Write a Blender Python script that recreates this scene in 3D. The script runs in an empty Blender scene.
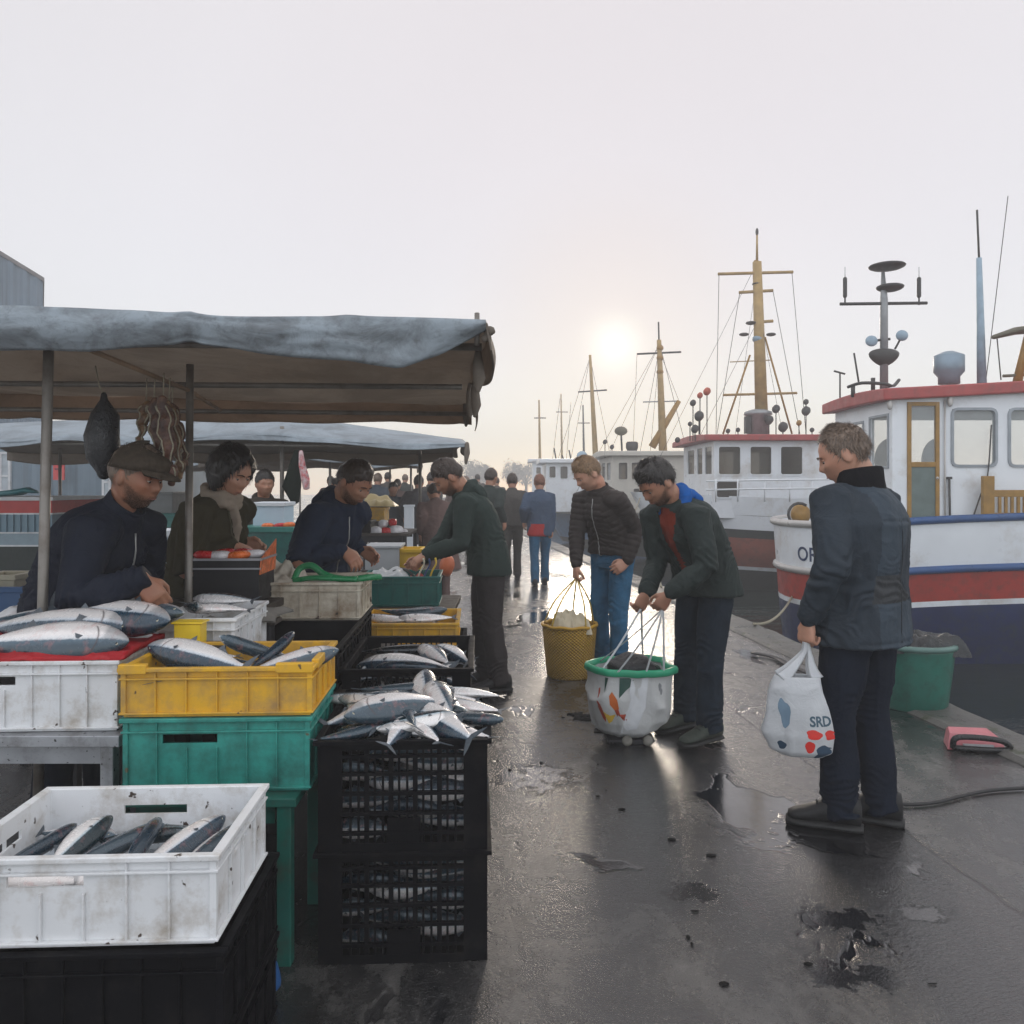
import bpy, bmesh, math, random
import numpy as np
from mathutils import Vector, Matrix
from mathutils.bvhtree import BVHTree
R = math.radians
rnd = random.Random(7)
sc = bpy.context.scene
COL = sc.collection
FPX = 800.0
def P(px, py, Y):                      # photograph pixel + distance -> point in the place
    return Vector(((px - 512) * Y / FPX, Y, 1.5 - (py - 485) * Y / FPX))
def G(px, py, z=0.0):
    Y = (1.5 - z) * FPX / (py - 485)
    return Vector(((px - 512) * Y / FPX, Y, z))
def XP(px, Y): return (px - 512) * Y / FPX
def ZP(py, Y): return 1.5 - (py - 485) * Y / FPX

# ---------------------------------------------------------------- camera
cam = bpy.data.cameras.new('camera'); co = bpy.data.objects.new('camera', cam); COL.objects.link(co)
co.location = (0, 0, 1.5); co.rotation_euler = (R(90), 0, 0)
cam.sensor_width = 36; cam.lens = 36 * FPX / 1024; cam.shift_y = -27 / 1024
cam.clip_start = 0.05; cam.clip_end = 1000
sc.camera = co

# ---------------------------------------------------------------- object helpers
def tag(o, label=None, cat=None, group=None, kind=None):
    if label: o['label'] = label
    if cat: o['category'] = cat
    if group: o['group'] = group
    if kind: o['kind'] = kind
    return o
def empty(name, loc=(0, 0, 0), rz=0, label=None, cat=None, group=None):
    o = bpy.data.objects.new(name, None); COL.objects.link(o)
    o.location = loc; o.rotation_euler = (0, 0, rz); o.empty_display_size = .1
    return tag(o, label, cat, group)
def link(name, me, parent=None, mats=()):
    o = bpy.data.objects.new(name, me); COL.objects.link(o)
    for m in mats: me.materials.append(m)
    if parent is not None: o.parent = parent
    return o
def children(o): return [c for c in COL.objects if c.parent == o]
def copy_tree(o, parent=None):
    c = o.copy(); COL.objects.link(c); c.parent = parent
    for ch in KIDS.get(o.name, []) or children(o): copy_tree(ch, c)
    return c
KIDS = {}

class MB:
    """collects simple solids, builds ONE mesh object"""
    def __init__(s): s.v = []; s.f = []; s.mi = []; s.sm = []
    def add(s, vs, fs, mi=0, smooth=False):
        b = len(s.v); s.v += [tuple(v) for v in vs]
        s.f += [tuple(i + b for i in f) for f in fs]; s.mi += [mi] * len(fs); s.sm += [smooth] * len(fs)
        return s
    def box(s, x0, x1, y0, y1, z0, z1, mi=0, M=None):
        vs = [Vector(p) for p in ((x0,y0,z0),(x1,y0,z0),(x1,y1,z0),(x0,y1,z0),(x0,y0,z1),(x1,y0,z1),(x1,y1,z1),(x0,y1,z1))]
        if M is not None: vs = [M @ v for v in vs]
        return s.add(vs, [(0,3,2,1),(4,5,6,7),(0,1,5,4),(1,2,6,5),(2,3,7,6),(3,0,4,7)], mi)
    def cbox(s, c, sx, sy, sz, mi=0, M=None):
        c = Vector(c)
        T = Matrix.Translation(c) @ (M if M is not None else Matrix.Identity(4))
        return s.box(-sx/2, sx/2, -sy/2, sy/2, -sz/2, sz/2, mi, T)
    def loft(s, rings, mi=0, cap=True, smooth=True, closed=True):
        n = len(rings[0]); vs = [p for r in rings for p in r]; fs = []
        for i in range(len(rings) - 1):
            for j in range(n if closed else n - 1):
                k = (j + 1) % n
                fs.append((i*n+j, i*n+k, (i+1)*n+k, (i+1)*n+j))
        if cap:
            m = len(vs)
            vs.append(tuple(np.mean([tuple(p) for p in rings[0]], axis=0))); vs.append(tuple(np.mean([tuple(p) for p in rings[-1]], axis=0)))
            L = (len(rings) - 1) * n
            for j in range(n):
                k = (j + 1) % n
                fs.append((m, k, j)); fs.append((m + 1, L + j, L + k))
        return s.add(vs, fs, mi, smooth)
    def tube(s, pts, r, n=8, mi=0, side=None, flat=1.0, smooth=True, roundcap=False):
        s.loft(tube_rings(pts, r, n, side, flat, roundcap), mi, True, smooth); return s
    def rod(s, a, b, r, n=8, mi=0, r2=None):
        return s.tube([a, b], [r, r if r2 is None else r2], n, mi)
    def ball(s, c, rx, ry=None, rz=None, n=16, m=10, mi=0, M=None, fn=None):
        ry = rx if ry is None else ry; rz = rx if rz is None else rz; c = Vector(c)
        vs = [];
        for i in range(m + 1):
            t = math.pi * i / m
            for j in range(n):
                a = 2 * math.pi * j / n
                v = Vector((rx * math.sin(t) * math.cos(a), ry * math.sin(t) * math.sin(a), -rz * math.cos(t)))
                if fn: v = fn(v)
                if M is not None: v = M @ v
                vs.append(c + v)
        fs = [(i*n+j, i*n+(j+1)%n, (i+1)*n+(j+1)%n, (i+1)*n+j) for i in range(m) for j in range(n)]
        return s.add(vs, fs, mi, True)
    def lathe(s, prof, c=(0,0,0), n=24, mi=0, cap=True, fn=None, M=None):
        rings = []
        for (r, z) in prof:
            ring = []
            for j in range(n):
                a = 2*math.pi*j/n
                v = Vector((r*math.cos(a), r*math.sin(a), z))
                if fn: v = fn(v, a)
                if M is not None: v = M @ v
                ring.append(v + Vector(c))
            rings.append(ring)
        return s.loft(rings, mi, cap)
    def poly(s, pts, th, axis=Vector((0,0,1)), mi=0):
        """extruded polygon"""
        pts = [Vector(p) for p in pts]; n = len(pts); ax = Vector(axis) * th
        vs = pts + [p + ax for p in pts]
        fs = [tuple(range(n))[::-1], tuple(range(n, 2*n))] + [(i, (i+1)%n, n+(i+1)%n, n+i) for i in range(n)]
        return s.add(vs, fs, mi)
    def build(s, name, mats, parent=None, bevel=0, weld=False, sharp=None, off=None):
        me = bpy.data.meshes.new(name)
        vs = s.v if off is None else [tuple(Vector(v) - Vector(off)) for v in s.v]
        me.from_pydata(vs, [], s.f)
        if not isinstance(mats, (list, tuple)): mats = [mats]
        me.polygons.foreach_set('material_index', s.mi)
        me.polygons.foreach_set('use_smooth', s.sm)
        o = link(name, me, parent, mats)
        bm = bmesh.new(); bm.from_mesh(me)
        if weld: bmesh.ops.remove_doubles(bm, verts=bm.verts, dist=1e-5)
        bmesh.ops.recalc_face_normals(bm, faces=bm.faces)
        bm.to_mesh(me); bm.free()
        if off is not None: o.location = off
        if bevel:
            b = o.modifiers.new('b', 'BEVEL'); b.width = bevel; b.segments = 2; b.limit_method = 'ANGLE'; b.angle_limit = R(40)
            b.harden_normals = False
        return o

def frames(pts, side=None):
    pts = [Vector(p) for p in pts]; out = []
    prev = None
    for i, p in enumerate(pts):
        a = pts[max(i-1, 0)]; b = pts[min(i+1, len(pts)-1)]
        t = (b - a); t = t.normalized() if t.length > 1e-9 else Vector((0,0,1))
        ref = Vector(side) if side is not None else (prev if prev is not None else (Vector((1,0,0)) if abs(t.x) < .8 else Vector((0,1,0))))
        u = ref - t * ref.dot(t)
        if u.length < 1e-6: u = t.orthogonal()
        u.normalize(); w = t.cross(u); prev = u
        out.append((p, t, u, w))
    return out
def tube_rings(pts, r, n=8, side=None, flat=1.0, roundcap=False):
    if not isinstance(r, list): r = [r] * len(pts)
    fr = frames(pts, side); rings = []
    def rg(p, u, w, rr):
        ra, rb = rr if isinstance(rr, tuple) else (rr, rr * flat)
        return [p + u * (ra * math.cos(2*math.pi*j/n)) + w * (rb * math.sin(2*math.pi*j/n)) for j in range(n)]
    def sc_(rr, k): return (rr[0]*k, rr[1]*k) if isinstance(rr, tuple) else rr * k
    def mx(rr): return min(rr) if isinstance(rr, tuple) else rr
    if roundcap:
        p, t, u, w = fr[0]; m = mx(r[0])
        rings += [rg(p - t*m, u, w, sc_(r[0], .25)), rg(p - t*m*.8, u, w, sc_(r[0], .62)), rg(p - t*m*.4, u, w, sc_(r[0], .9))]
    for (p, t, u, w), rr in zip(fr, r): rings.append(rg(p, u, w, rr))
    if roundcap:
        p, t, u, w = fr[-1]; m = mx(r[-1])
        rings += [rg(p + t*m*.4, u, w, sc_(r[-1], .9)), rg(p + t*m*.8, u, w, sc_(r[-1], .62)), rg(p + t*m, u, w, sc_(r[-1], .25))]
    return rings
def spline(pts, k=6):
    pts = [Vector(p) for p in pts]; out = []
    for i in range(len(pts) - 1):
        p0 = pts[max(i-1,0)]; p1 = pts[i]; p2 = pts[i+1]; p3 = pts[min(i+2, len(pts)-1)]
        for j in range(k):
            t = j / k
            out.append(0.5*((2*p1)+(-p0+p2)*t+(2*p0-5*p1+4*p2-p3)*t*t+(-p0+3*p1-3*p2+p3)*t**3))
    out.append(pts[-1]); return out

# vectorised value noise
_rs = np.random.RandomState(3); _tab = _rs.rand(65536).astype(np.float64) * 2 - 1
def vn(p, scale=1.0, seed=0):
    p = np.asarray(p, float) * scale + seed * 17.31
    i = np.floor(p).astype(np.int64); f = p - i; f = f*f*(3-2*f)
    def h(dx, dy, dz):
        x = i[...,0]+dx; y = i[...,1]+dy; z = i[...,2]+dz
        return _tab[(x*73856093 ^ y*19349663 ^ z*83492791) & 65535]
    fx, fy, fz = f[...,0], f[...,1], f[...,2]
    c00 = h(0,0,0)*(1-fx)+h(1,0,0)*fx; c10 = h(0,1,0)*(1-fx)+h(1,1,0)*fx
    c01 = h(0,0,1)*(1-fx)+h(1,0,1)*fx; c11 = h(0,1,1)*(1-fx)+h(1,1,1)*fx
    return (c00*(1-fy)+c10*fy)*(1-fz)+(c01*(1-fy)+c11*fy)*fz
def vn1(x, y, z, s=1.0, seed=0): return float(vn(np.array([[x, y, z]]), s, seed)[0])

# ---------------------------------------------------------------- materials
class NT:
    def __init__(s, name):
        s.m = bpy.data.materials.new(name); s.m.use_nodes = True; s.t = s.m.node_tree
        s.b = s.t.nodes['Principled BSDF']; s.L = s.t.links
        s._c = None
    def n(s, typ, **kw):
        x = s.t.nodes.new(typ)
        for k, v in kw.items():
            if k.startswith('i_'): x.inputs[k[2:].replace('_', ' ')].default_value = v
            else: setattr(x, k, v)
        return x
    def link(s, a, b): s.L.new(a, b)
    def coord(s, kind='Object'):
        if s._c is None: s._c = s.n('ShaderNodeTexCoord')
        return s._c.outputs[kind]
    def noise(s, scale, detail=4, rough=.55, vec=None, dist=0):
        x = s.n('ShaderNodeTexNoise'); x.inputs['Scale'].default_value = scale; x.inputs['Detail'].default_value = detail
        x.inputs['Roughness'].default_value = rough; x.inputs['Distortion'].default_value = dist
        s.link(vec if vec is not None else s.coord(), x.inputs['Vector']); return x.outputs['Fac']
    def ramp(s, fac, stops, interp='LINEAR'):
        x = s.n('ShaderNodeValToRGB'); x.color_ramp.interpolation = interp; e = x.color_ramp.elements
        while len(e) < len(stops): e.new(.5)
        for el, (p, c) in zip(e, stops):
            el.position = p; el.color = (c, c, c, 1) if not isinstance(c, (tuple, list)) else (*c[:3], 1)
        s.link(fac, x.inputs['Fac']); return x.outputs['Color']
    def mix(s, fac, a, b, blend='MIX'):
        x = s.n('ShaderNodeMix', data_type='RGBA', blend_type=blend)
        for v, i in ((fac, 0), (a, 6), (b, 7)):
            if hasattr(v, 'links'): s.link(v, x.inputs[i])
            elif i == 0: x.inputs[0].default_value = v
            else: x.inputs[i].default_value = (*v[:3], 1) if isinstance(v, (tuple, list)) else (v, v, v, 1)
        return x.outputs[2]
    def math(s, op, a, b=0.0, c=0.0, clamp=False):
        x = s.n('ShaderNodeMath', operation=op, use_clamp=clamp)
        for v, i in ((a, 0), (b, 1), (c, 2)):
            if hasattr(v, 'links'): s.link(v, x.inputs[i])
            else: x.inputs[i].default_value = v
        return x.outputs[0]
    def sep(s, vec=None):
        x = s.n('ShaderNodeSeparateXYZ'); s.link(vec if vec is not None else s.coord(), x.inputs[0]); return x.outputs
    def bump(s, h, strength=.3, dist=.01, normal=None):
        x = s.n('ShaderNodeBump'); x.inputs['Strength'].default_value = strength; x.inputs['Distance'].default_value = dist
        s.link(h, x.inputs['Height'])
        if normal is not None: s.link(normal, x.inputs['Normal'])
        return x.outputs['Normal']
    def set(s, **kw):
        for k, v in kw.items():
            i = s.b.inputs[k.replace('_', ' ')]
            if hasattr(v, 'links'): s.link(v, i)
            else: i.default_value = (*v[:3], 1) if isinstance(v, (tuple, list)) and len(v) >= 3 and i.type == 'RGBA' else v
        return s.m

_mc = {}
def mat(name, col, rough=.55, metal=0, var=.18, vs=6, bump=.15, bs=60, bd=.004, dirt=None, dirtamt=.4, ds=9, spec=.5, spots=None, spotamt=.64, spotscale=22):
    """general weathered surface: tone variation, blotchy dirt, specks and a fine bump"""
    key = name
    if key in _mc: return _mc[key]
    t = NT(name)
    dark = tuple(c * (1 - var) for c in col); lite = tuple(min(1, c * (1 + var)) for c in col)
    c = t.ramp(t.noise(vs, 5), [(.3, dark), (.7, lite)])
    if dirt is not None:
        f = t.ramp(t.noise(ds, 8, .68), [(.60 - dirtamt*.3, 0), (.78 - dirtamt*.15, 1)])
        c = t.mix(t.math('MULTIPLY', f, min(1, .35 + dirtamt)), c, dirt)
    if spots is not None:
        f = t.ramp(t.noise(spotscale, 3, .5), [(spotamt, 0), (spotamt + .03, 1)])
        c = t.mix(f, c, spots)
    r = t.ramp(t.noise(vs * 2.3, 6, .6), [(.3, max(.02, rough - .12)), (.7, min(1, rough + .12))])
    t.set(Base_Color=c, Roughness=r, Metallic=metal, Normal=t.bump(t.noise(bs, 6, .6), bump, bd))
    t.b.inputs['Specular IOR Level'].default_value = spec
    _mc[key] = t.m; return t.m
# ================================================================ sky, sun, air
SUN_EL, SUN_AZ = R(9.8), R(7.3)        # azimuth to the right of +Y
w = bpy.data.worlds.new('World'); sc.world = w; w.use_nodes = True
nt = w.node_tree; nt.nodes.clear()
out = nt.nodes.new('ShaderNodeOutputWorld')
sky = nt.nodes.new('ShaderNodeTexSky'); sky.sky_type = 'NISHITA'; sky.sun_disc = False
sky.sun_elevation = SUN_EL; sky.sun_rotation = SUN_AZ; sky.air_density = 1.0; sky.dust_density = 0.1; sky.ozone_density = 2.5
bg1 = nt.nodes.new('ShaderNodeBackground'); bg1.inputs[1].default_value = .05
nt.links.new(sky.outputs[0], bg1.inputs[0])
# pale cloud veil over clear sky; unseen part behind and above brightened as fill
tc = nt.nodes.new('ShaderNodeTexCoord')
sund = Vector((math.sin(SUN_AZ)*math.cos(SUN_EL), math.cos(SUN_AZ)*math.cos(SUN_EL), math.sin(SUN_EL)))
dot = nt.nodes.new('ShaderNodeVectorMath'); dot.operation = 'DOT_PRODUCT'; dot.inputs[1].default_value = sund
nrm = nt.nodes.new('ShaderNodeVectorMath'); nrm.operation = 'NORMALIZE'
nt.links.new(tc.outputs['Generated'], nrm.inputs[0]); nt.links.new(nrm.outputs[0], dot.inputs[0])
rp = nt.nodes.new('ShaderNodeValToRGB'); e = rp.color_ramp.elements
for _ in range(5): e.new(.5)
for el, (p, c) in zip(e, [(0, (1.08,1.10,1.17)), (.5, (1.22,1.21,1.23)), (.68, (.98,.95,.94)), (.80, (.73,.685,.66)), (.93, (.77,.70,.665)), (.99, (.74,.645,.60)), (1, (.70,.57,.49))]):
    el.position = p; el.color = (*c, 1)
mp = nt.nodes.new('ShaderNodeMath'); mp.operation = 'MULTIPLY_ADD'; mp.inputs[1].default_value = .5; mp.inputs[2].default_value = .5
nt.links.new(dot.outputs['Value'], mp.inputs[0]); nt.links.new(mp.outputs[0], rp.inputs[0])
# the sun's blurred disc behind the mist
pw = nt.nodes.new('ShaderNodeMath'); pw.operation = 'POWER'; pw.inputs[1].default_value = 2500
mx0 = nt.nodes.new('ShaderNodeMath'); mx0.operation = 'MAXIMUM'; mx0.inputs[1].default_value = 0
nt.links.new(dot.outputs['Value'], mx0.inputs[0]); nt.links.new(mx0.outputs[0], pw.inputs[0])
pw2 = nt.nodes.new('ShaderNodeMath'); pw2.operation = 'POWER'; pw2.inputs[1].default_value = 160; nt.links.new(mx0.outputs[0], pw2.inputs[0])
def scaled(src, col):
    v = nt.nodes.new('ShaderNodeVectorMath'); v.operation = 'SCALE'; v.inputs[0].default_value = col; nt.links.new(src.outputs[0], v.inputs['Scale']); return v
g1 = scaled(pw, (.40, .38, .30)); g2 = scaled(pw2, (.06, .035, .01))
ad = nt.nodes.new('ShaderNodeVectorMath'); nt.links.new(g1.outputs[0], ad.inputs[0]); nt.links.new(g2.outputs[0], ad.inputs[1])
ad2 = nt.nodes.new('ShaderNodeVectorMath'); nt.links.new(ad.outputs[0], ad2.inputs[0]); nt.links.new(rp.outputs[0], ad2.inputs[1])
cl = nt.nodes.new('ShaderNodeTexNoise'); cl.inputs['Scale'].default_value = 1.6; cl.inputs['Detail'].default_value = 3
nt.links.new(nrm.outputs[0], cl.inputs['Vector'])
cr = nt.nodes.new('ShaderNodeMapRange'); cr.inputs[3].default_value = .96; cr.inputs[4].default_value = 1.04; nt.links.new(cl.outputs['Fac'], cr.inputs[0])
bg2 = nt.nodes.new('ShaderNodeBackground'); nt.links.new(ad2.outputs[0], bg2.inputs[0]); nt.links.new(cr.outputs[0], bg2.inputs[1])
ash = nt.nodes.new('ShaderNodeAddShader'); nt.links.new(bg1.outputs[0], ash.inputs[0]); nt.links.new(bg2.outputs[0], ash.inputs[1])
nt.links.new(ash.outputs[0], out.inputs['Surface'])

sl = bpy.data.lights.new('sun', 'SUN'); sl.energy = .8; sl.angle = R(10); sl.color = (1, .86, .70)
so = bpy.data.objects.new('sun', sl); COL.objects.link(so); so.location = sund * 60
so.rotation_euler = (-sund).to_track_quat('-Z', 'Y').to_euler()

hz = MB().box(-95, 95, -14, 130, -3.2, 9.5)
tH = NT('haze_air'); tH.t.nodes.remove(tH.b)
pv = tH.n('ShaderNodeVolumePrincipled'); pv.inputs['Color'].default_value = (.99, .975, .97, 1); pv.inputs['Density'].default_value = .0076
pv.inputs['Anisotropy'].default_value = .1
tH.link(pv.outputs[0], tH.t.nodes['Material Output'].inputs['Volume'])
hazeo = hz.build('haze', tH.m); tag(hazeo, kind='stuff', label='pale morning mist filling the air over the quay', cat='haze')

# ================================================================ quay, water
def quay_x(Y): return 3.6 - .118 * Y if Y < 9 else 2.538 - .124 * (Y - 9)
def wet_ground():
    t = NT('wet_asphalt'); C = t.coord()
    mpn = t.n('ShaderNodeMapping'); mpn.inputs['Scale'].default_value = (1, .7, 1); t.link(C, mpn.inputs['Vector']); v = mpn.outputs[0]
    fine = t.noise(60, 5, .7); grit = t.noise(170, 3, .6)
    big = t.noise(.7, 6, .62, v, .7); m1 = t.noise(1.9, 10, .72, v, 1.1); m2 = t.noise(6.5, 8, .7, v, .6)
    k = t.math('ADD', t.math('ADD', t.math('MULTIPLY', big, .40), t.math('MULTIPLY', m1, .38)), t.math('MULTIPLY', m2, .22))
    base = t.ramp(k, [(.42, (.006,.006,.007)), (.47, (.012,.012,.013)), (.50, (.018,.0175,.0175)), (.53, (.046,.044,.042)), (.58, (.10,.094,.088))])
    stain = t.ramp(t.noise(4.2, 9, .75, v, 1.2), [(.545, 0), (.575, 1)])
    base = t.mix(t.math('MULTIPLY', stain, .9), base, (.010, .009, .009))
    base = t.mix(t.ramp(grit, [(.60, 0), (.70, .55)]), base, (.075, .073, .07))
    base = t.mix(t.ramp(t.noise(120, 4, .7), [(.58, 0), (.66, .6)]), base, (.008, .008, .008))
    rough = t.ramp(k, [(.42, .06), (.465, .12), (.50, .22), (.54, .33), (.62, .45)])
    pud = t.ramp(t.noise(1.25, 5, .58, v, .45), [(.585, 0), (.602, 1)])
    spot = None; ns = t.math('MULTIPLY', t.math('SUBTRACT', t.noise(11, 7, .75), .5), 4.2)
    for (sx_, sy_, rx_, ry_) in ((.67, 2.94, .15, .11), (1.16, 2.76, .19, .13), (1.05, 2.45, .17, .11), (1.45, 2.80, .14, .07), (.10, 4.1, .3, .25)):
        dx = t.math('DIVIDE', t.math('SUBTRACT', t.sep()[0], sx_), rx_); dy = t.math('DIVIDE', t.math('SUBTRACT', t.sep()[1], sy_), ry_)
        d_ = t.math('ADD', t.math('ADD', t.math('MULTIPLY', dx, dx), t.math('MULTIPLY', dy, dy)), ns); m_ = t.ramp(d_, [(.38, 1), (.60, 0)])
        spot = m_ if spot is None else t.math('MAXIMUM', spot, m_)
    pud = t.math('MAXIMUM', pud, t.math('MULTIPLY', spot, .8)); base = t.mix(spot, base, (.005, .005, .005))
    rough = t.mix(pud, rough, .03)
    inv = t.math('SUBTRACT', 1.0, t.math('MULTIPLY', pud, .90))
    rough = t.math('ADD', rough, t.math('MULTIPLY', t.math('MULTIPLY', t.math('SUBTRACT', fine, .5), .35), inv))
    base = t.mix(t.math('MULTIPLY', pud, .6), base, (.010, .010, .012))
    s3 = t.sep(); wob = t.math('MULTIPLY', t.math('SUBTRACT', t.noise(2.2, 6, .7), .5), .10)
    q1 = t.math('ADD', t.math('ADD', t.math('MULTIPLY', s3[1], .12), s3[0]), wob)
    j1 = t.ramp(t.math('ABSOLUTE', t.math('SUBTRACT', q1, 2.12)), [(.0, 1), (.016, 0)])
    q2 = t.math('ABSOLUTE', t.math('SUBTRACT', t.math('FRACT', t.math('ADD', t.math('MULTIPLY', t.math('SUBTRACT', s3[1], t.math('MULTIPLY', s3[0], .12)), .31), t.math('MULTIPLY', wob, .35))), .5))
    j2 = t.ramp(q2, [(.0, 1), (.0035, 0)]); jj = t.math('MAXIMUM', j1, j2)
    base = t.mix(t.math('MULTIPLY', jj, .85), base, (.003, .003, .003))
    h = t.math('MULTIPLY', t.math('ADD', t.math('ADD', t.math('MULTIPLY', fine, .6), t.math('MULTIPLY', grit, .4)), t.math('MULTIPLY', t.noise(14, 3, .5, v), .8)), inv)
    n1 = t.bump(t.noise(1.6, 2, .5, v), .14, .03); vo = t.n('ShaderNodeTexVoronoi'); vo.inputs['Scale'].default_value = 85; t.link(C, vo.inputs['Vector']); gv = t.math('MULTIPLY', t.ramp(vo.outputs['Distance'], [(.05, 1), (.5, 0)]), inv)
    n2 = t.bump(h, .6, .012, t.bump(gv, .38, .005, n1)); n2 = t.bump(t.math('SUBTRACT', 1.0, jj), .6, .015, n2)
    cw = t.math('MULTIPLY', t.ramp(k, [(.46, 1), (.62, .35)]), 1.0)
    return t.set(Base_Color=base, Roughness=rough, Normal=n2, Specular_IOR_Level=.85, Coat_Weight=cw, Coat_Roughness=t.math('MULTIPLY', rough, .7), Coat_IOR=1.4, Coat_Normal=t.bump(h, .22, .010, n1))
GM = wet_ground()
ys = [-12, -4, 0, 2, 3, 4, 4.6, 5.2, 6, 7, 8, 9, 11, 13, 16, 20, 26, 34, 45, 60, 85, 105, 128]
mb = MB()
def edge_j(Y): return quay_x(Y) + .02 * vn1(Y*1.7, 2, 3)
rows = [[(-92, y, 0), (-20, y, 0), (-6, y, 0), (-1, y, 0), (max(edge_j(y) - .34, -92.0) if y < 85 else -8.0, y, 0)] for y in ys]
n = 5
mb.add([p for r in rows for p in r], [(i*n+j, i*n+j+1, (i+1)*n+j+1, (i+1)*n+j) for i in range(len(rows)-1) for j in range(n-1)])
g = mb.build('ground', GM); tag(g, kind='structure')
# concrete coping along the edge, real step down to the water
ct = NT('coping_concrete'); f = ct.noise(3.1, 8, .65); f2 = ct.noise(26, 6, .7)
cb = ct.ramp(f, [(.35, (.06,.06,.055)), (.6, (.13,.125,.115))]); cb = ct.mix(ct.ramp(ct.noise(7, 7, .7), [(.55, 0), (.62, 1)]), cb, (.04, .05, .022))
ct.set(Base_Color=cb, Roughness=ct.ramp(f, [(.35, .22), (.65, .6)]), Normal=ct.bump(f2, .7, .012))
mb = MB(); ys2 = [y for y in np.arange(-2, 10, .25)] + list(np.arange(10, 84, 1.0))
rings = []
for y in ys2:
    x = quay_x(y); j = .025 * vn1(y*3.1, 0, 0) ; k = .02 * vn1(y*5.3, 4, 0)
    rings.append([(x-.37, y, .004), (x-.34, y, .03+k*.3), (x-.02+j, y, .035+k*.5), (x+.01+j, y, .0), (x+.012, y, -.9), (x, y, -1.6), (x-.4, y, -1.6)])
mb.loft(rings, 0, False, False)
cop = mb.build('quay_edge', ct.m); tag(cop, kind='structure')
wt = NT('harbour_water')
mpn = wt.n('ShaderNodeMapping'); mpn.inputs['Scale'].default_value = (1, 2.2, 1); wt.link(wt.coord(), mpn.inputs['Vector'])
wt.set(Base_Color=(.012, .02, .018), Roughness=.06, Normal=wt.bump(wt.math('ADD', wt.noise(1.4, 3, .5, mpn.outputs[0]), wt.math('MULTIPLY', wt.noise(7, 3, .5, mpn.outputs[0]), .25)), .22, .06))
wt.b.inputs['IOR'].default_value = 1.33
mb = MB(); mb.add([(-94, -13, -.8), (94, -13, -.8), (94, 128, -.8), (-94, 128, -.8)], [(0, 1, 2, 3)])
wo = mb.build('water', wt.m); tag(wo, kind='structure')
mb = MB(); mb.add([(-94.5, -13.5, -2.2), (94.5, -13.5, -2.2), (94.5, 128.5, -2.2), (-94.5, 128.5, -2.2)], [(0, 1, 2, 3)])
tag(mb.build('harbour_bed', mat('mud', (.03, .03, .025))), kind='structure')

sc.view_settings.view_transform = 'Standard'; sc.view_settings.look = 'None'; sc.view_settings.exposure = 0; sc.view_settings.gamma = 1
sc.cycles.use_denoising = True; sc.cycles.max_bounces = 7; sc.cycles.volume_bounces = 3; sc.cycles.diffuse_bounces = 3; sc.cycles.glossy_bounces = 3
sc.cycles.transmission_bounces = 5; sc.cycles.transparent_max_bounces = 8; sc.cycles.sample_clamp_indirect = 6
sc.cycles.use_adaptive_sampling = True; sc.cycles.adaptive_threshold = .02
# ================================================================ fish
def fish_mat(name, back, flank, belly, pink=.0, spots=True):
    t = NT(name); s = t.sep(); z = s[2]; x = s[0]
    zz = t.math('ADD', z, t.math('MULTIPLY', t.math('SUBTRACT', t.noise(60, 3), .5), .018))
    c = t.ramp(t.math('MULTIPLY_ADD', zz, 9.0, .5), [(.22, belly), (.46, flank), (.545, tuple(.45*a+.55*b for a, b in zip(flank, back))), (.585, back), (.9, tuple(b*.5 for b in back))])
    wv = t.n('ShaderNodeTexWave'); wv.inputs['Scale'].default_value = 18; wv.inputs['Distortion'].default_value = 7; wv.inputs['Detail'].default_value = 2
    t.link(t.coord(), wv.inputs['Vector'])
    if spots:
        f = t.math('MULTIPLY', t.ramp(wv.outputs['Fac'], [(.45, 0), (.6, .7)]), t.ramp(t.math('MULTIPLY_ADD', z, 9.0, .5), [(.50, 0), (.6, 1)]))
        c = t.mix(f, c, tuple(b*.35 for b in back))
    pk = t.ramp(t.noise(13, 4), [(.55, 0), (.72, 1)])
    c = t.mix(t.math('MULTIPLY', pk, pink), c, (.55, .16, .13))
    g_ = t.math('ABSOLUTE', t.math('SUBTRACT', x, t.math('SUBTRACT', .315, t.math('MULTIPLY', t.math('MULTIPLY', z, z), 4.5))))
    gm = t.math('MULTIPLY', t.ramp(g_, [(.0, 1), (.009, 0)]), t.ramp(t.math('ABSOLUTE', z), [(.085, 1), (.10, 0)]))
    c = t.mix(t.math('MULTIPLY', gm, .85), c, (.05, .03, .03))
    c = t.mix(t.math('MULTIPLY', t.ramp(x, [(.33, 0), (.36, 1)]), .45), c, tuple(.6*q for q in back))
    v = t.n('ShaderNodeTexVoronoi'); v.inputs['Scale'].default_value = 230; t.link(t.coord(), v.inputs['Vector'])
    r = t.ramp(t.noise(25, 3), [(.3, .16), (.7, .34)])
    return t.set(Base_Color=c, Roughness=r, Metallic=.18, Coat_Weight=.5, Coat_Roughness=.12, Normal=t.bump(v.outputs['Distance'], .22, .0015))
FM = [fish_mat('fish_skin_blue', (.020, .062, .105), (.56, .61, .66), (.80, .77, .75), .18),
      fish_mat('fish_skin_teal', (.014, .05, .068), (.48, .57, .62), (.80, .78, .76), .12),
      fish_mat('fish_skin_pale', (.07, .12, .16), (.68, .69, .70), (.84, .80, .78), .30, False),
      fish_mat('fish_skin_dark', (.008, .018, .028), (.36, .42, .47), (.70, .69, .68), .1)]
FIN = mat('fish_fin', (.07, .085, .10), .35, 0, .3, 30, .3, 200, .001)
EYEM = mat('fish_eye', (.01, .01, .012), .08); EYER = mat('fish_eye_ring', (.5, .48, .38), .2)
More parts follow.
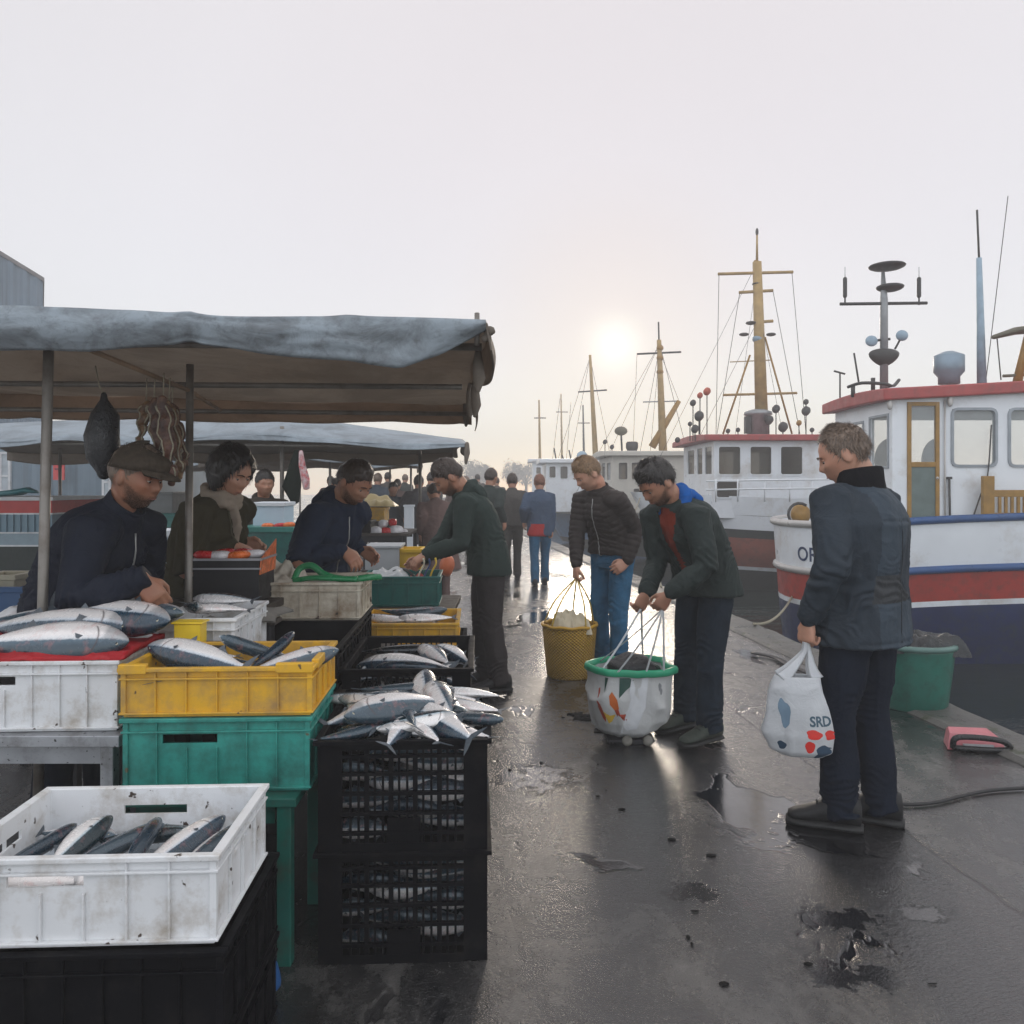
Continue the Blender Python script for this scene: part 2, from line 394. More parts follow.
def fish_mesh(bend, curl, deep=1.0):
    """unit fish: length 1 along x (head +x), dorsal +z, flanks +-y"""
    xs = [0.5, .492, .475, .45, .41, .35, .27, .17, .06, -.06, -.17, -.27, -.34, -.385, -.41]
    hh = [.004, .018, .034, .052, .074, .097, .117, .129, .130, .118, .095, .067, .042, .029, .026]
    ww = [.004, .012, .022, .034, .047, .058, .064, .066, .064, .057, .045, .031, .019, .012, .008]
    hh = [h*1.0 for h in hh]; ww = [w_*1.2 for w_ in ww]; n = 14; rings = []
    for x, h, w_ in zip(xs, hh, ww):
        zc = -.006 + .012 * math.sin((x + .5) * math.pi)
        ring = []
        for j in range(n):
            a = 2*math.pi*j/n
            y = w_ * math.cos(a); z = h * math.sin(a) * (1.0 if math.sin(a) > 0 else 1.08) * deep + zc
            ring.append((x, y * (1 - .25*max(0, -math.sin(a))), z))
        rings.append(ring)
    def B(v):
        x, y, z = v; t = x * 1.0
        return (x - .10*abs(bend)*t*t*2, y + bend * (t*t*.9 - .10) , z + curl * t*t)
    body = MB().loft([[B(p) for p in r] for r in rings])
    # gill cover: a slightly raised crescent
    finl = []
    def fin(pts, th=.006, fins=None):
        fins = MB(); finl.append(fins)
        pts = [Vector(p) for p in pts]
        cen = sum(pts, Vector()) / len(pts)
        a = [B((p.x, p.y + th/2*(1 if (p-cen).length < .001 else .3), p.z)) for p in pts]; b = [B((p.x, p.y - th/2*.3, p.z)) for p in pts]
        k = len(pts); fins.add(a + b, [tuple(range(k)), tuple(range(2*k-1, k-1, -1))] + [(i, k+i, k+(i+1) % k, (i+1) % k) for i in range(k)], 0, False)
    d = deep
    fin([(.16, 0, .12*d), (.13, 0, .185*d), (.08, 0, .16*d), (.02, 0, .15*d), (-.02, 0, .115*d)])
    fin([(-.14, 0, .095*d), (-.17, 0, .14*d), (-.2, 0, .11*d), (-.25, 0, .07*d)])
    fin([(-.12, 0, -.105*d), (-.16, 0, -.15*d), (-.19, 0, -.115*d), (-.25, 0, -.07*d)])
    fin([(.17, 0, -.125*d), (.12, 0, -.18*d), (.10, 0, -.13*d)])
    for sgn in (-1, 1): fin([(.27, sgn*.055, -.01), (.17, sgn*.085, -.035), (.18, sgn*.082, -.005), (.26, sgn*.058, .02)])
    tail = MB()
    def tf(up):
        pts = [(-.395, 0, 0), (-.405, 0, .026*up), (-.45, 0, .085*up), (-.50, 0, .135*up), (-.485, 0, .075*up), (-.452, 0, .0)]
        a = [B((x, .003, z)) for x, y, z in pts]; b = [B((x, -.003, z)) for x, y, z in pts]; k = len(pts)
        tail.add(a + b, [tuple(range(k)), tuple(range(2*k-1, k-1, -1))] + [(i, k+i, k+(i+1) % k, (i+1) % k) for i in range(k)])
    tf(1); tf(-1)
    return body, finl, tail, B
FT = []
for bend, curl, deep in ((.0, .0, 1), (.16, .05, 1.05), (-.14, -.06, .95), (.05, .16, 1.1), (.28, .02, .92)):
    body, fins, tail, B = fish_mesh(bend, curl, deep)
    ms = []
    for mbx, nm in ((body, 'body'), (tail, 'tail')):
        o = mbx.build(nm, FIN); ms.append(o.data); bpy.data.objects.remove(o)
    fl = []
    for q in fins: o = q.build('fin', FIN); fl.append(o.data); bpy.data.objects.remove(o)
    ms.append(fl)
    el = []
    for s_ in (-1, 1):
        ey = MB(); c = Vector(B((.435, s_*.037, .018)))
        ey.ball(c, .013, .006, .013, 10, 6, 0); ey.ball(c + Vector((0, s_*.004, 0)), .0075, .004, .0075, 8, 5, 1)
        o = ey.build('eye', [EYER, EYEM]); el.append(o.data); bpy.data.objects.remove(o)
    ms.append(el)
    bms = []
    for m_ in FM:
        me = ms[0].copy(); me.materials.clear(); me.materials.append(m_); bms.append(me)
    FT.append((bms, ms))
def fish(loc, yaw=0, pitch=0, roll=90, L=.34, var=0, col=0, label=None, group=None, parts=True):
    """yaw: direction of the head in plan; roll 90 = lying on its side with its flank up, back away"""
    root = bpy.data.objects.new('fish', None); COL.objects.link(root); root.empty_display_size = .05
    root.location = loc
    M = Matrix.Rotation(R(yaw), 3, 'Z') @ Matrix.Rotation(R(-pitch), 3, 'Y') @ Matrix.Rotation(R(roll), 3, 'X')
    root.rotation_euler = M.to_euler(); root.scale = (L, L, L)
    bms, ms = FT[var % len(FT)]
    link('body', bms[col % len(FM)], root)
    link('tail', ms[1], root)
    for me in ms[2]: link('fin', me, root)
    for me in ms[3]: link('eye', me, root)
    return tag(root, label, 'fish', group)
# ================================================================ crates
PW = lambda nm, c, d, amt=.5, **k: mat(nm, c, .42, 0, .08, 3, .12, 40, .003, dirt=d, dirtamt=amt, **k)
M_WHITE = PW('plastic_white', (.74, .75, .76), (.33, .27, .20), .42, spots=(.06, .04, .03), spotamt=.685, spotscale=26)
M_CREAM = PW('plastic_cream', (.58, .53, .43), (.22, .15, .09), .7, spots=(.05, .03, .02), spotamt=.69, spotscale=18)
M_YEL = PW('plastic_yellow', (.72, .40, .022), (.36, .22, .08), .6, spots=(.12, .07, .03), spotamt=.72)
M_TEAL = PW('plastic_teal', (.035, .30, .25), (.02, .12, .10), .65, spots=(.12, .10, .06), spotamt=.72, spotscale=20)
M_DTEAL = PW('plastic_dark_teal', (.008, .125, .11), (.005, .05, .05), .4)
M_BLACK = mat('plastic_black', (.0045, .0045, .006), .5, 0, .2, 5, .15, 60, .002, dirt=(.02, .018, .016), dirtamt=.3, spec=.08)
M_BLUE = PW('plastic_blue', (.02, .10, .30), (.02, .05, .1), .3)
M_GREENPOST = mat('painted_green_steel', (.012, .11, .085), .45, .1, .15, 6, .1, 50, .002, dirt=(.05, .045, .03))
M_ICE = mat('ice', (.68, .74, .80), .25, 0, .05, 20, .8, 90, .01)
M_TRAY = mat('crate_floor_dark', (.03, .033, .038), .3, 0, .2)

def crate(name, w, d, h, loc, yaw, m, style, label, group=None, slot=True, floor_m=None, low=0.0, holes=None):
    """low: height of the cut down front handle recess"""
    root = empty(name, loc, R(yaw), label, 'crate', group)
    t = .007; b = MB()
    tp = .012                                             # taper
    if style == 'solid':
        hz0, hz1 = h*.66, h*.78; hw = min(.085, w*.16)
        for fy, sgn in ((0, -1), (d, 1)):
            y0, y1 = (fy, fy+t) if sgn < 0 else (fy-t, fy)
            cx = -w*.15 if sgn < 0 else 0
            if slot:
                b.box(-w/2, w/2, y0, y1, 0, hz0); b.box(-w/2, cx-hw, y0, y1, hz0, hz1); b.box(cx+hw, w/2, y0, y1, hz0, hz1); b.box(-w/2, w/2, y0, y1, hz1, h)
            else: b.box(-w/2, w/2, y0, y1, 0, h)
        for sx in (-1, 1):
            x0, x1 = (-w/2, -w/2+t) if sx < 0 else (w/2-t, w/2)
            if slot:
                b.box(x0, x1, t, d-t, 0, hz0); b.box(x0, x1, t, d/2-.055, hz0, hz1); b.box(x0, x1, d/2+.055, d-t, hz0, hz1); b.box(x0, x1, t, d-t, hz1, h)
            else: b.box(x0, x1, t, d-t, 0, h)
        b.box(-w/2+t, w/2-t, t, d-t, 0, .008)
        body = b.build('body', m, root)
        r = MB(); e = .012
        # ribs: verticals and two horizontal ridges, proud of the wall
        nx = max(4, int(w/.085)); xs = [-w/2 + .004 + (w-.008)*i/nx for i in range(nx+1)]
        for x in xs[1:-1]:
            if holes == 'yellow' or abs(x + w*.15) > hw + .01 or True:
                r.box(x-.0025, x+.0025, -e*.75, 0, .012, h*.60 if slot and abs(x+w*.15) < hw+.008 else h-.012)
                r.box(x-.0025, x+.0025, d, d+e*.75, .012, h*.6)
        ny = max(3, int(d/.085))
        for i in range(1, ny):
            y = d*i/ny
            for sx in (-1, 1):
                a, c_ = (w/2, w/2+e*.75) if sx > 0 else (-w/2-e*.75, -w/2)
                r.box(a, c_, y-.0025, y+.0025, .012, h-.012)
        for z in (h*.82 if slot else h*.78, .012):
            r.box(-w/2-e, w/2+e, -e, 0, z-.003, z+.003); r.box(-w/2-e, w/2+e, d, d+e, z-.003, z+.003)
            r.box(-w/2-e, -w/2, 0, d, z-.0028, z+.0028); r.box(w/2, w/2+e, 0, d, z-.0028, z+.0028)
        for sx in (-1, 1):                                # corner posts
            for y in (0, d):
                r.cbox((sx*(w/2-.001), y, h/2), .016, .016, h-.02)
        r.build('rib', m, root, bevel=.0015)
        rm = MB(); q = .016
        rm.box(-w/2-q, w/2+q, -q, .004, h-.012, h+.002); rm.box(-w/2-q, w/2+q, d-.004, d+q, h-.012, h+.002)
        rm.box(-w/2-q, -w/2+.004, .004, d-.004, h-.012, h+.002); rm.box(w/2-.004, w/2+q, .004, d-.004, h-.012, h+.002)
        rm.build('rim', m, root, bevel=.003)
        if holes == 'yellow':
            hm = MB()
            for (x0, x1) in ((-w/2-.012, -w/2+.075), (w/2-.105, w/2+.012)): hm = MB(); hm.box(x0, x1, -.018, .006, h-.018, h+.014); hm.build('handle', m, root, bevel=.004)
            hm = MB(); hm.box(w/2-.006, w/2+.018, .05, .16, h-.018, h+.012)
            hm.build('handle', m, root, bevel=.004)
    else:
        # open lattice walls: posts, rails and thin bars
        rails = [0.0, .16, .34, .52, .70, .86, 1.0] if h > .28 else [0, .3, .62, 1.0]
        corner = .075
        for fy in (0, d):
            y0, y1 = (fy, fy+.010) if fy == 0 else (fy-.010, fy)
            for sx in (-1, 1):
                xa, xb = (-w/2, -w/2+corner) if sx < 0 else (w/2-corner, w/2)
                b.box(xa, xb, y0, y1, 0, h)
            for k, z in enumerate(rails):
                zz = min(max(z*h, .012), h-.014); hh_ = .014 if k in (0, len(rails)-1) else .0055
                b.box(-w/2+corner, w/2-corner, y0-.003, y1+.001, zz-hh_, zz+hh_)
            nb = 15
            for i in range(1, nb):
                x = -w/2+corner + (w-2*corner)*i/nb
                th = .0075 if i % 3 == 0 else .0036
                b.box(x-th, x+th, y0+.001, y1-.001, 0.012, h-.014)
            for (xa, xb, za, zb) in ((-.05, .055, .04*h, .30*h),):
                b.box(xa, xb, y0-.001, y1-.002, za, zb)
        for sx in (-1, 1):
            x0, x1 = (-w/2, -w/2+.010) if sx < 0 else (w/2-.010, w/2)
            b.box(x0, x1, .01, .075, 0, h); b.box(x0, x1, d-.075, d-.01, 0, h)
            for k, z in enumerate(rails):
                zz = min(max(z*h, .012), h-.014); hh_ = .014 if k in (0, len(rails)-1) else .0055
                b.box(x0-.003, x1+.001, .075, d-.075, zz-hh_, zz+hh_)
            nb = 13
            for i in range(1, nb):
                y = .075 + (d-.15)*i/nb; b.box(x0+.001, x1-.001, y-.004, y+.004, .012, h-.014)
        b.box(-w/2+.011, w/2-.011, .011, d-.011, 0, .008)
        b.build('body', m, root)
        rm = MB(); q = .014
        rm.box(-w/2-q, w/2+q, -q, .008, h-.010, h+.004); rm.box(-w/2-q, w/2+q, d-.008, d+q, h-.010, h+.004)
        rm.box(-w/2-q, -w/2+.008, .008, d-.008, h-.010, h+.004); rm.box(w/2-.008, w/2+q, .008, d-.008, h-.010, h+.004)
        rm.build('rim', m, root, bevel=.002)
    return root
def crate_at(name, pl, pr, prim, Y, h, d, yaw, m, style, label, group=None, **k):
    xl, xr = XP(pl, Y), XP(pr, Y); z = ZP(prim, Y)
    w_ = (xr - xl); root = crate(name, w_ - .03, d, h, ((xl+xr)/2, Y + .012, z - h), yaw, m, style, label, group, **k)
    return root, w_ - .03, z
def inbox(root, x, y, z):                                 # crate coordinates -> place
    return Matrix.Translation(root.location) @ root.rotation_euler.to_matrix().to_4x4() @ Vector((x, y, z))

YW = 2.5
# --- front black lattice stack on the wet ground
cA, wA, zA = crate_at('fish_crate', 313, 492, 740, 2.5, .345, .62, YW, M_BLACK, 'lattice', 'black lattice fish crate heaped with silver fish, top of the front stack', 'black lattice crates in the front stack')
cA2 = crate('fish_crate', wA, .62, .345, (cA.location.x, cA.location.y, .002), YW, M_BLACK, 'lattice', 'black lattice crate standing on the wet ground under the heaped fish crate', 'black lattice crates in the front stack')
cA.location.z = .352; zA = .352+.345
# --- second stack
cB, wB, zB = crate_at('fish_crate', 338, 474, 669, 3.24, .26, .70, YW, M_BLACK, 'lattice', 'shallow black fish crate behind the heaped front crate, long blue fish inside', 'black crates along the walkway')
for k in range(2):
    crate('fish_crate', wB, .70, .24, (cB.location.x, cB.location.y, .002 + k*.243), YW, M_BLACK, 'lattice',
          ['black crate on the ground, bottom of the second stack behind the front crates', 'black crate in the middle of the second stack, directly under the long blue fish'][k], 'black crates along the walkway')
cB.location.z = .49; zB = .75
# --- yellow third
cC, wC, zC = crate_at('fish_crate', 358, 459, 617, 4.4, .13, .5, YW, M_YEL, 'solid', 'shallow yellow crate of pale fish before the dark teal bin', slot=False)
cC0 = crate('fish_crate', wC+.06, .62, .30, (cC.location.x+.01, 4.37, .302), YW, M_BLACK, 'lattice', 'black crate supporting the shallow yellow crate of pale fish', 'black crates along the walkway')
crate('fish_crate', wC+.06, .62, .30, (cC.location.x+.01, 4.37, 0), YW, M_BLACK, 'lattice', 'black crate on the ground two below the shallow yellow crate', 'black crates along the walkway')
cC.location.z = .607; zC = .737
# --- dark teal bin with bags
cD, wD, zD = crate_at('plastic_bin', 360, 440, 577, 5.35, .20, .42, YW, M_DTEAL, 'solid', 'dark teal bin that the man in the green jacket reaches into', slot=False)
# --- yellow on teal on the green bench
cE, wE, zE = crate_at('fish_crate', 119, 313, 668, 2.52, .155, .40, YW, M_YEL, 'solid', 'yellow fish crate stacked on the bright teal crate', slot=False, holes='yellow')
cF, wF, zF = crate_at('plastic_crate', 121, 311, 713, 2.52, .235, .40, YW, M_TEAL, 'solid', 'bright teal crate under the yellow fish crate', slot=True)
cF.location.z = cE.location.z - .235 - .004
bench_z = cF.location.z
# --- white on the metal edged table, left
cG, wG, zG = crate_at('fish_crate', -84, 117, 662, 2.66, .235, .42, YW, M_WHITE, 'solid', 'white crate on the metal-edged table carrying a red cloth and large fish', slot=True)
# --- white bottom left on black crates
cH, wH, zH = crate_at('fish_crate', -54, 217, 858, 1.80, .205, .41, YW, M_WHITE, 'solid', 'dirty white crate in the near left corner with fish heads down in ice', slot=True)
for k in range(2):
    crate('plastic_crate', wH+.03, .46, .222, (cH.location.x+.005, cH.location.y-.012, .002 + k*.226), YW, M_BLACK, 'solid',
          ['black crate on the ground in the near left corner, bottom one', 'black crate directly under the dirty white crate in the near left corner'][k], 'black crates under the near white crate', slot=False)
cH.location.z = .455; zH = .66
# --- black shallow pair behind the yellow crate, cream crate beyond
cI, wI, zI = crate_at('plastic_crate', 203, 338, 650, 3.18, .17, .66, YW, M_BLACK, 'solid', 'almost empty black tray between the yellow crate and the cream crate', slot=False)
cJ, wJ, zJ = crate_at('plastic_crate', 238, 361, 583, 3.92, .185, .42, YW, M_CREAM, 'solid', 'stained cream crate with a cloth and a green hose on top', slot=False, holes='none')
cJ0 = crate('plastic_crate', wJ, .42, .19, (cJ.location.x, 3.93, cJ.location.z-.19-.003), YW, M_BLACK, 'solid', 'black crate hidden beneath the stained cream crate', slot=False)
tzI = cI.location.z
# a dark packing box with red packets
bx = empty('packing_box', (XP(226, 3.7), 3.7, ZP(603, 3.7)), R(2), 'black box heaped with red and orange packets in front of the woman', 'box')
ww_ = .30; b = MB()
for x0, x1, y0, y1 in ((-.15, .15, 0, .008), (-.15, .15, .262, .27), (-.15, -.142, .008, .262), (.142, .15, .008, .262)): b.box(x0, x1, y0, y1, 0, .20)
b.box(-.142, .142, .008, .262, 0, .01); b.build('body', mat('box_black', (.008, .008, .01), .5), bx)
b = MB(); b.box(-.16, .16, -.01, .0, .155, .162); b.box(-.165, .165, -.012, .004, .196, .206); b.box(.146, .165, .004, .27, .196, .206); b.box(-.165, -.146, .004, .27, .196, .206)
b.build('rim', mat('plastic_grey_edge', (.3, .3, .32), .4), bx)
b = MB(); b.poly([(.152, 0, .13), (.152, .27, .13), (.158, .27, .28), (.158, 0, .205)], .005, Vector((1, 0, 0)))
b.build('printed_flap', mat('orange_print', (.65, .16, .05), .4, 0, .5, 30, .1), bx)
PK = [mat('packet_red', (.50, .015, .02), .25, 0, .2, 20, .5, 30, .01), mat('packet_orange', (.75, .16, .03), .25, 0, .2, 20, .5, 30, .01), mat('packet_white', (.7, .68, .70), .25, 0, .1, 20, .5, 30, .01)]
def packet(loc, sx, sy, sz, rz, mi, label, grp):
    b = MB()
    def fn(v):
        k = 1 + .12*vn1(v.x*30, v.y*30, v.z*40, 1, mi)
        m_ = max(abs(v.x)/sx, abs(v.y)/sy)
        return Vector((v.x*k, v.y*k, v.z))
    b.ball((0, 0, 0), sx, sy, sz, 18, 10, 0, fn=lambda v: Vector((math.copysign(abs(v.x/sx)**.6*sx, v.x), math.copysign(abs(v.y/sy)**.6*sy, v.y), v.z*(1+.3*vn1(v.x*25, v.y*25, 0)))))
    o = b.build('packet', PK[mi]); o.location = loc; o.rotation_euler = (rnd.uniform(-.15, .15), rnd.uniform(-.15, .15), rz); return tag(o, label, 'packet', grp)
for i, (x, y, mi, lab) in enumerate([(-.11, .06, 0, 'red packet at the left end of the black box'), (-.045, .05, 2, 'white packet lying between red ones in the black box'), (.04, .05, 1, 'orange packet lying on top at the front of the black box'), (.10, .10, 2, 'white packet by the orange flap of the black box'), (-.06, .16, 0, 'red packet at the back of the black box'), (.04, .17, 0, 'red packet behind the orange one in the black box')]):
    packet(inbox(bx, x, y, .215), .055, .045, .022, rnd.uniform(-.6, .6), mi, lab, 'packets in the black box')

# ---------------------------------------------------------------- supports: tables, bench
M_STEEL = mat('galvanised_steel', (.34, .35, .37), .38, .5, .15, 8, .15, 60, .002, dirt=(.08, .07, .06), spots=(.05, .05, .05), spotamt=.66, spotscale=60)
M_DARKMETAL = mat('dark_metal', (.03, .03, .034), .5, .3)
M_WOODD = mat('dark_board', (.05, .04, .032), .6, 0, .3, 9)
def table(name, x0, x1, y0, y1, z, label, mt, ml, th=.04, legs=None, shelf=False):
    root = empty(name, ((x0+x1)/2, y0, 0), 0, label, 'table')
    cx = (x0+x1)/2
    b = MB(); b.box(x0-cx, x1-cx, 0, y1-y0, z-th, z-.002); b.build('table_top', mt, root, bevel=.003)
    for lx, ly in legs or ((x0+.05, .04), (x1-.05, .04), (x0+.05, y1-y0-.04), (x1-.05, y1-y0-.04)):
        b = MB(); lx_ = lx if legs else lx-cx
        b.box(lx_-.022, lx_+.022, ly-.022, ly+.022, 0, z-th); b.build('leg', ml, root, bevel=.003)
    for ya, yb in ((.05, .07), (y1-y0-.07, y1-y0-.05)): b = MB(); b.box(x0-cx+min(.08, (x1-x0)*.2), x1-cx-min(.08, (x1-x0)*.2), ya, yb, z-th-.07, z-th); b.build('rail', ml, root)
    return root
table('market_table', -3.2, XP(119, 2.63), 2.63, 3.3, cG.location.z, 'metal-edged table under the white crate with the red cloth', M_STEEL, M_STEEL)
t = table('market_bench', -1.27, -.67, 2.48, 2.92, bench_z, 'green painted bench frame under the teal crate', M_GREENPOST, M_GREENPOST, .03, legs=((.26, .03), (-.26, .03), (.26, .40), (-.26, .40)))
table('market_table', -1.30, -.62, 3.16, 4.40, cI.location.z, 'dark table under the black tray and the cream crate', M_WOODD, M_DARKMETAL)
table('market_table', -1.08, -.38, 5.25, 5.95, cD.location.z, 'dark table under the dark teal bin', M_WOODD, M_DARKMETAL)
table('market_table', -2.05, -1.12, 3.62, 4.1, ZP(603, 3.7)-.003, 'narrow table behind the mackerel with the black packing box', M_WOODD, M_DARKMETAL)

# green hose and cloth on the cream crate
def cloth_heap(name, c, rx, ry, h, m, label, seed=0, n=40, cat='cloth', sharp=1.0, drop=.0):
    b = MB(); vs = []; c = Vector(c)
    for i in range(n+1):
        for j in range(n+1):
            u, v = i/n*2-1, j/n*2-1
            r = math.sqrt(u*u+v*v); k = max(0, 1-max(abs(u), abs(v))**2.2)
            vs.append([u, v, k])
    A = np.array(vs); Pn = np.c_[A[:, 0]*rx, A[:, 1]*ry, A[:, 0]*0]
    z = A[:, 2]*h*(.55 + .45*vn(Pn, 5/max(rx, .1)/2, seed)) + (1-np.abs(vn(Pn, 3.2/max(rx, .1)/1.5, seed+2)))**3*.28*h*sharp*np.minimum(1, A[:, 2]*3) + vn(Pn, 40, seed)*.002
    z -= drop*(1-A[:, 2])**3
    wob = 1 + .10*vn(Pn, 14, seed+5)
    pts = [(c.x+p[0]*k, c.y+p[1]*k, c.z+zz) for p, zz, k in zip(Pn, z, wob)]
    top = len(pts)
    pts2 = pts + [(x, y, zz-.006) for x, y, zz in pts]
    fs = []
    for i in range(n):
        for j in range(n):
            a = i*(n+1)+j; fs.append((a, a+n+1, a+n+2, a+1)); fs.append((top+a, top+a+1, top+a+n+2, top+a+n+1))
    b.add(pts2, fs, 0, True); o = b.build(name, m, off=c); return tag(o, label, cat)
CLW = mat('cloth_cream', (.55, .51, .43), .8, 0, .1, 6, .4, 120, .003, dirt=(.2, .17, .13))
cloth_heap('folded_sack', inbox(cJ, -.17, .2, .15), .13, .17, .12, CLW, 'cream folded sack on the left of the stained cream crate', 4, cat='sack', sharp=1.6)
cloth_heap('packing_sheet', inbox(cJ, .08, .2, .12), .2, .17, .06, mat('paper_grey', (.42, .38, .33), .7, dirt=(.12, .09, .07)), 'crumpled grey sheet filling the stained cream crate', 9, cat='sheet')
GH = mat('hose_green', (.01, .20, .07), .3)
b = MB(); q = [inbox(cJ, x, y, z) for x, y, z in ((-.04, .05, .195), (-.02, .08, .245), (.04, .07, .262), (.10, .05, .225), (.16, .03, .205), (.25, .02, .198), (.33, .04, .205), (.38, .1, .20))]
b.tube(spline(q, 6), .017, 10, 0, flat=.7); q = [inbox(cJ, x, y, z) for x, y, z in ((-.04, .05, .19), (.05, .02, .205), (.15, .0, .205), (.28, -.005, .20))]
b.tube(spline(q, 6), .018, 10, 0, flat=.75)
tag(b.build('green_hose', GH), 'bright green hose lying over the stained cream crate', 'hose')

# ================================================================ fish in the crates
def heap(root, w_, d_, z, n, Lr, seed, label, group, cols=(0, 1, 2), yaws=None, zr=.03):
    r = random.Random(seed)
    for k in range(n):
        L = r.uniform(*Lr); mx = max(.02, w_/2 - .06); 
        yaw = r.choice(yaws) + r.uniform(-28, 28) if yaws else r.uniform(0, 360)
        c, s = abs(math.cos(R(yaw))), abs(math.sin(R(yaw)))
        mx = max(.01, w_/2 - .02 - .47*L*c); my = max(.01, d_/2 - .02 - .47*L*s)
        x = r.uniform(-mx, mx); y = d_/2 + r.uniform(-my, my)
        fish(inbox(root, x, y, z + r.uniform(0, zr)), yaw, r.uniform(-7, 7), r.choice([90, -90, 70, 110, -70]) + r.uniform(-14, 14), L, r.randrange(5), r.choice(cols), label, group)
# crate A: lower layers then the visible top layer from the photograph (x across -0.5..0.5, y depth 0..1)
heap(cA, wA, .60, .10, 14, (.26, .33), 1, 'smaller silver fish buried in the heap of the front black lattice crate', 'fish buried in the front lattice crate', zr=.12, yaws=(0, 180, 90))
heap(cA, wA, .60, .27, 12, (.26, .34), 2, 'smaller silver fish buried in the heap of the front black lattice crate', 'fish buried in the front lattice crate', zr=.03)
for c_, n_, lb, gr in ((cA, 9, 'silver fish pressed to the front bars of the heaped black crate', 'fish at the bars of the upper front crate'), (cA2, 9, 'silver fish pressed to the front bars of the lowest black crate', 'fish at the bars of the lower front crate')):
    for i in range(n_): fish(inbox(c_, (-.13, .12, .0)[i % 3]*1.0 + rnd.uniform(-.02, .02), .052 + .012*(i % 2), .05 + .030*i), rnd.choice([0, 180]) + rnd.uniform(-4, 4), 0, rnd.choice([20, -20, 10]), rnd.uniform(.24, .28), rnd.randrange(3), rnd.choice([0, 2, 2]), lb, gr)
heap(cA2, wA, .60, .06, 12, (.25, .33), 3, 'silver fish seen through the bars of the lowest front black crate', 'fish in the lowest front crate', zr=.20, yaws=(0, 180))
def setfish(root, w_, d_, rows):
    for (x, y, z, yaw, pitch, roll, L, var, col, lab) in rows: fish(inbox(root, x*w_, y*d_, z), yaw, pitch, roll, L, var, col, lab)
h = .345
heap(cA, wA, .60, .345, 26, (.22, .30), 22, 'small silver fish on the surface of the front black crate, between the large ones', 'small fish on the front heap', zr=.035, yaws=(0, 180, 60, 130, 240))
setfish(cA, wA, .62, [
 (-.04, .30, h+.055, 215, 3, -125, .42, 1, 2, 'largest pale fish lying diagonally on top of the front crate heap'),
 (.20, .47, h+.055, 108, 4, 80, .37, 2, 2, 'pale fish crossing behind the large diagonal one on the front heap'),
 (-.02, .12, h+.012, 78, 5, 120, .29, 0, 0, 'plump blue-backed fish end-on at the front middle of the front crate'),
 (.20, .20, h+.018, 128, 2, -130, .42, 0, 0, 'long blue-striped fish right of the middle on the front heap'),
 (.09, .15, h+.006, 126, 2, 105, .30, 2, 2, 'silver fish tucked left of the long blue-striped one'),
 (.36, .15, h+.004, 140, 2, 100, .26, 1, 2, 'silver fish at the right front of the heaped crate'),
 (-.33, .12, h+.004, 30, 3, 80, .26, 1, 2, 'pale fish in the left front corner of the heaped crate'),
 (-.30, .40, h+.014, 40, 4, 130, .32, 2, 0, 'blue-backed fish at the left side of the front heap'),
 (-.20, .60, h+.022, 170, 2, 80, .34, 0, 0, 'dark-backed fish left of centre at the rear of the front heap'),
 (-.10, .80, h+.038, 8, 0, 75, .36, 1, 2, 'slim pinkish fish across the back left of the front heap'),
 (.38, .55, h+.012, 160, 2, 85, .28, 0, 2, 'small pale fish at the right rim of the front heap'),
 (.36, .80, h+.014, 175, 0, 95, .30, 2, 1, 'silver fish at the right rear of the front crate'),
 (.38, .34, h+.012, 330, 2, 80, .29, 1, 2, 'reddish-tailed fish pointing at the right rim of the front crate'),
 (.08, .70, h+.045, 100, 12, 85, .34, 3, 0, 'blue fish with raised head at the back of the front heap'),
 (-.36, .76, h+.012, 200, 2, 80, .28, 1, 1, 'blue silver fish in the rear left corner of the front crate'),
])
h = .26
heap(cB, wB, .66, .07, 7, (.28, .36), 5, 'fish half hidden low in the shallow black crate behind the front one', 'fish low in the second crate', zr=.05)
heap(cB, wB, .66, .15, 8, (.22, .30), 25, 'small fish between the long ones in the shallow black crate', 'small fish in the second crate', zr=.02)
setfish(cB, wB, .70, [
 (-.05, .36, h-.045, 172, 0, -130, .46, 1, 0, 'long blue-backed fish across the shallow black crate'),
 (.12, .14, h-.03, 168, 0, -50, .44, 0, 0, 'broad grey-blue fish along the front of the shallow black crate'),
 (.18, .55, h-.02, 120, 3, 78, .34, 2, 2, 'pale pink fish slanting over the right of the shallow black crate'),
 (.33, .60, h-.03, 122, 2, -120, .35, 0, 0, 'blue fish beside the pale pink one in the shallow black crate'),
 (-.16, .74, h-.03, 5, 0, 80, .38, 0, 3, 'thin dark fish at the back of the shallow black crate'),
 (-.30, .16, h-.05, 60, 0, 80, .28, 1, 2, 'small pale fish in the left front of the shallow black crate'),
 (-.34, .5, h-.05, 80, 0, 100, .30, 2, 1, 'blue-finned fish at the left wall of the shallow black crate')])
h = .13
heap(cC, wC, .46, .05, 6, (.25, .3), 6, 'pale fish low in the shallow yellow crate', 'fish low in the far yellow crate', zr=.02, cols=(2,))
setfish(cC, wC, .5, [
 (0, .45, h+.03, 10, -2, 80, .42, 4, 2, 'long pinkish fish arched over the far yellow crate'),
 (-.2, .2, h+.01, 165, 0, 85, .32, 1, 2, 'white-bellied fish at the left of the far yellow crate'),
 (.18, .2, h+.012, 190, 0, 80, .34, 0, 2, 'white-bellied fish at the right of the far yellow crate'),
 (.05, .8, h+.0, 20, 0, 80, .34, 2, 2, 'pale fish at the back of the far yellow crate')])
h = .155
heap(cE, wE, .38, .05, 8, (.24, .3), 7, 'fish lying low in the yellow crate on the teal one', 'fish low in the near yellow crate', zr=.03, yaws=(0, 180))
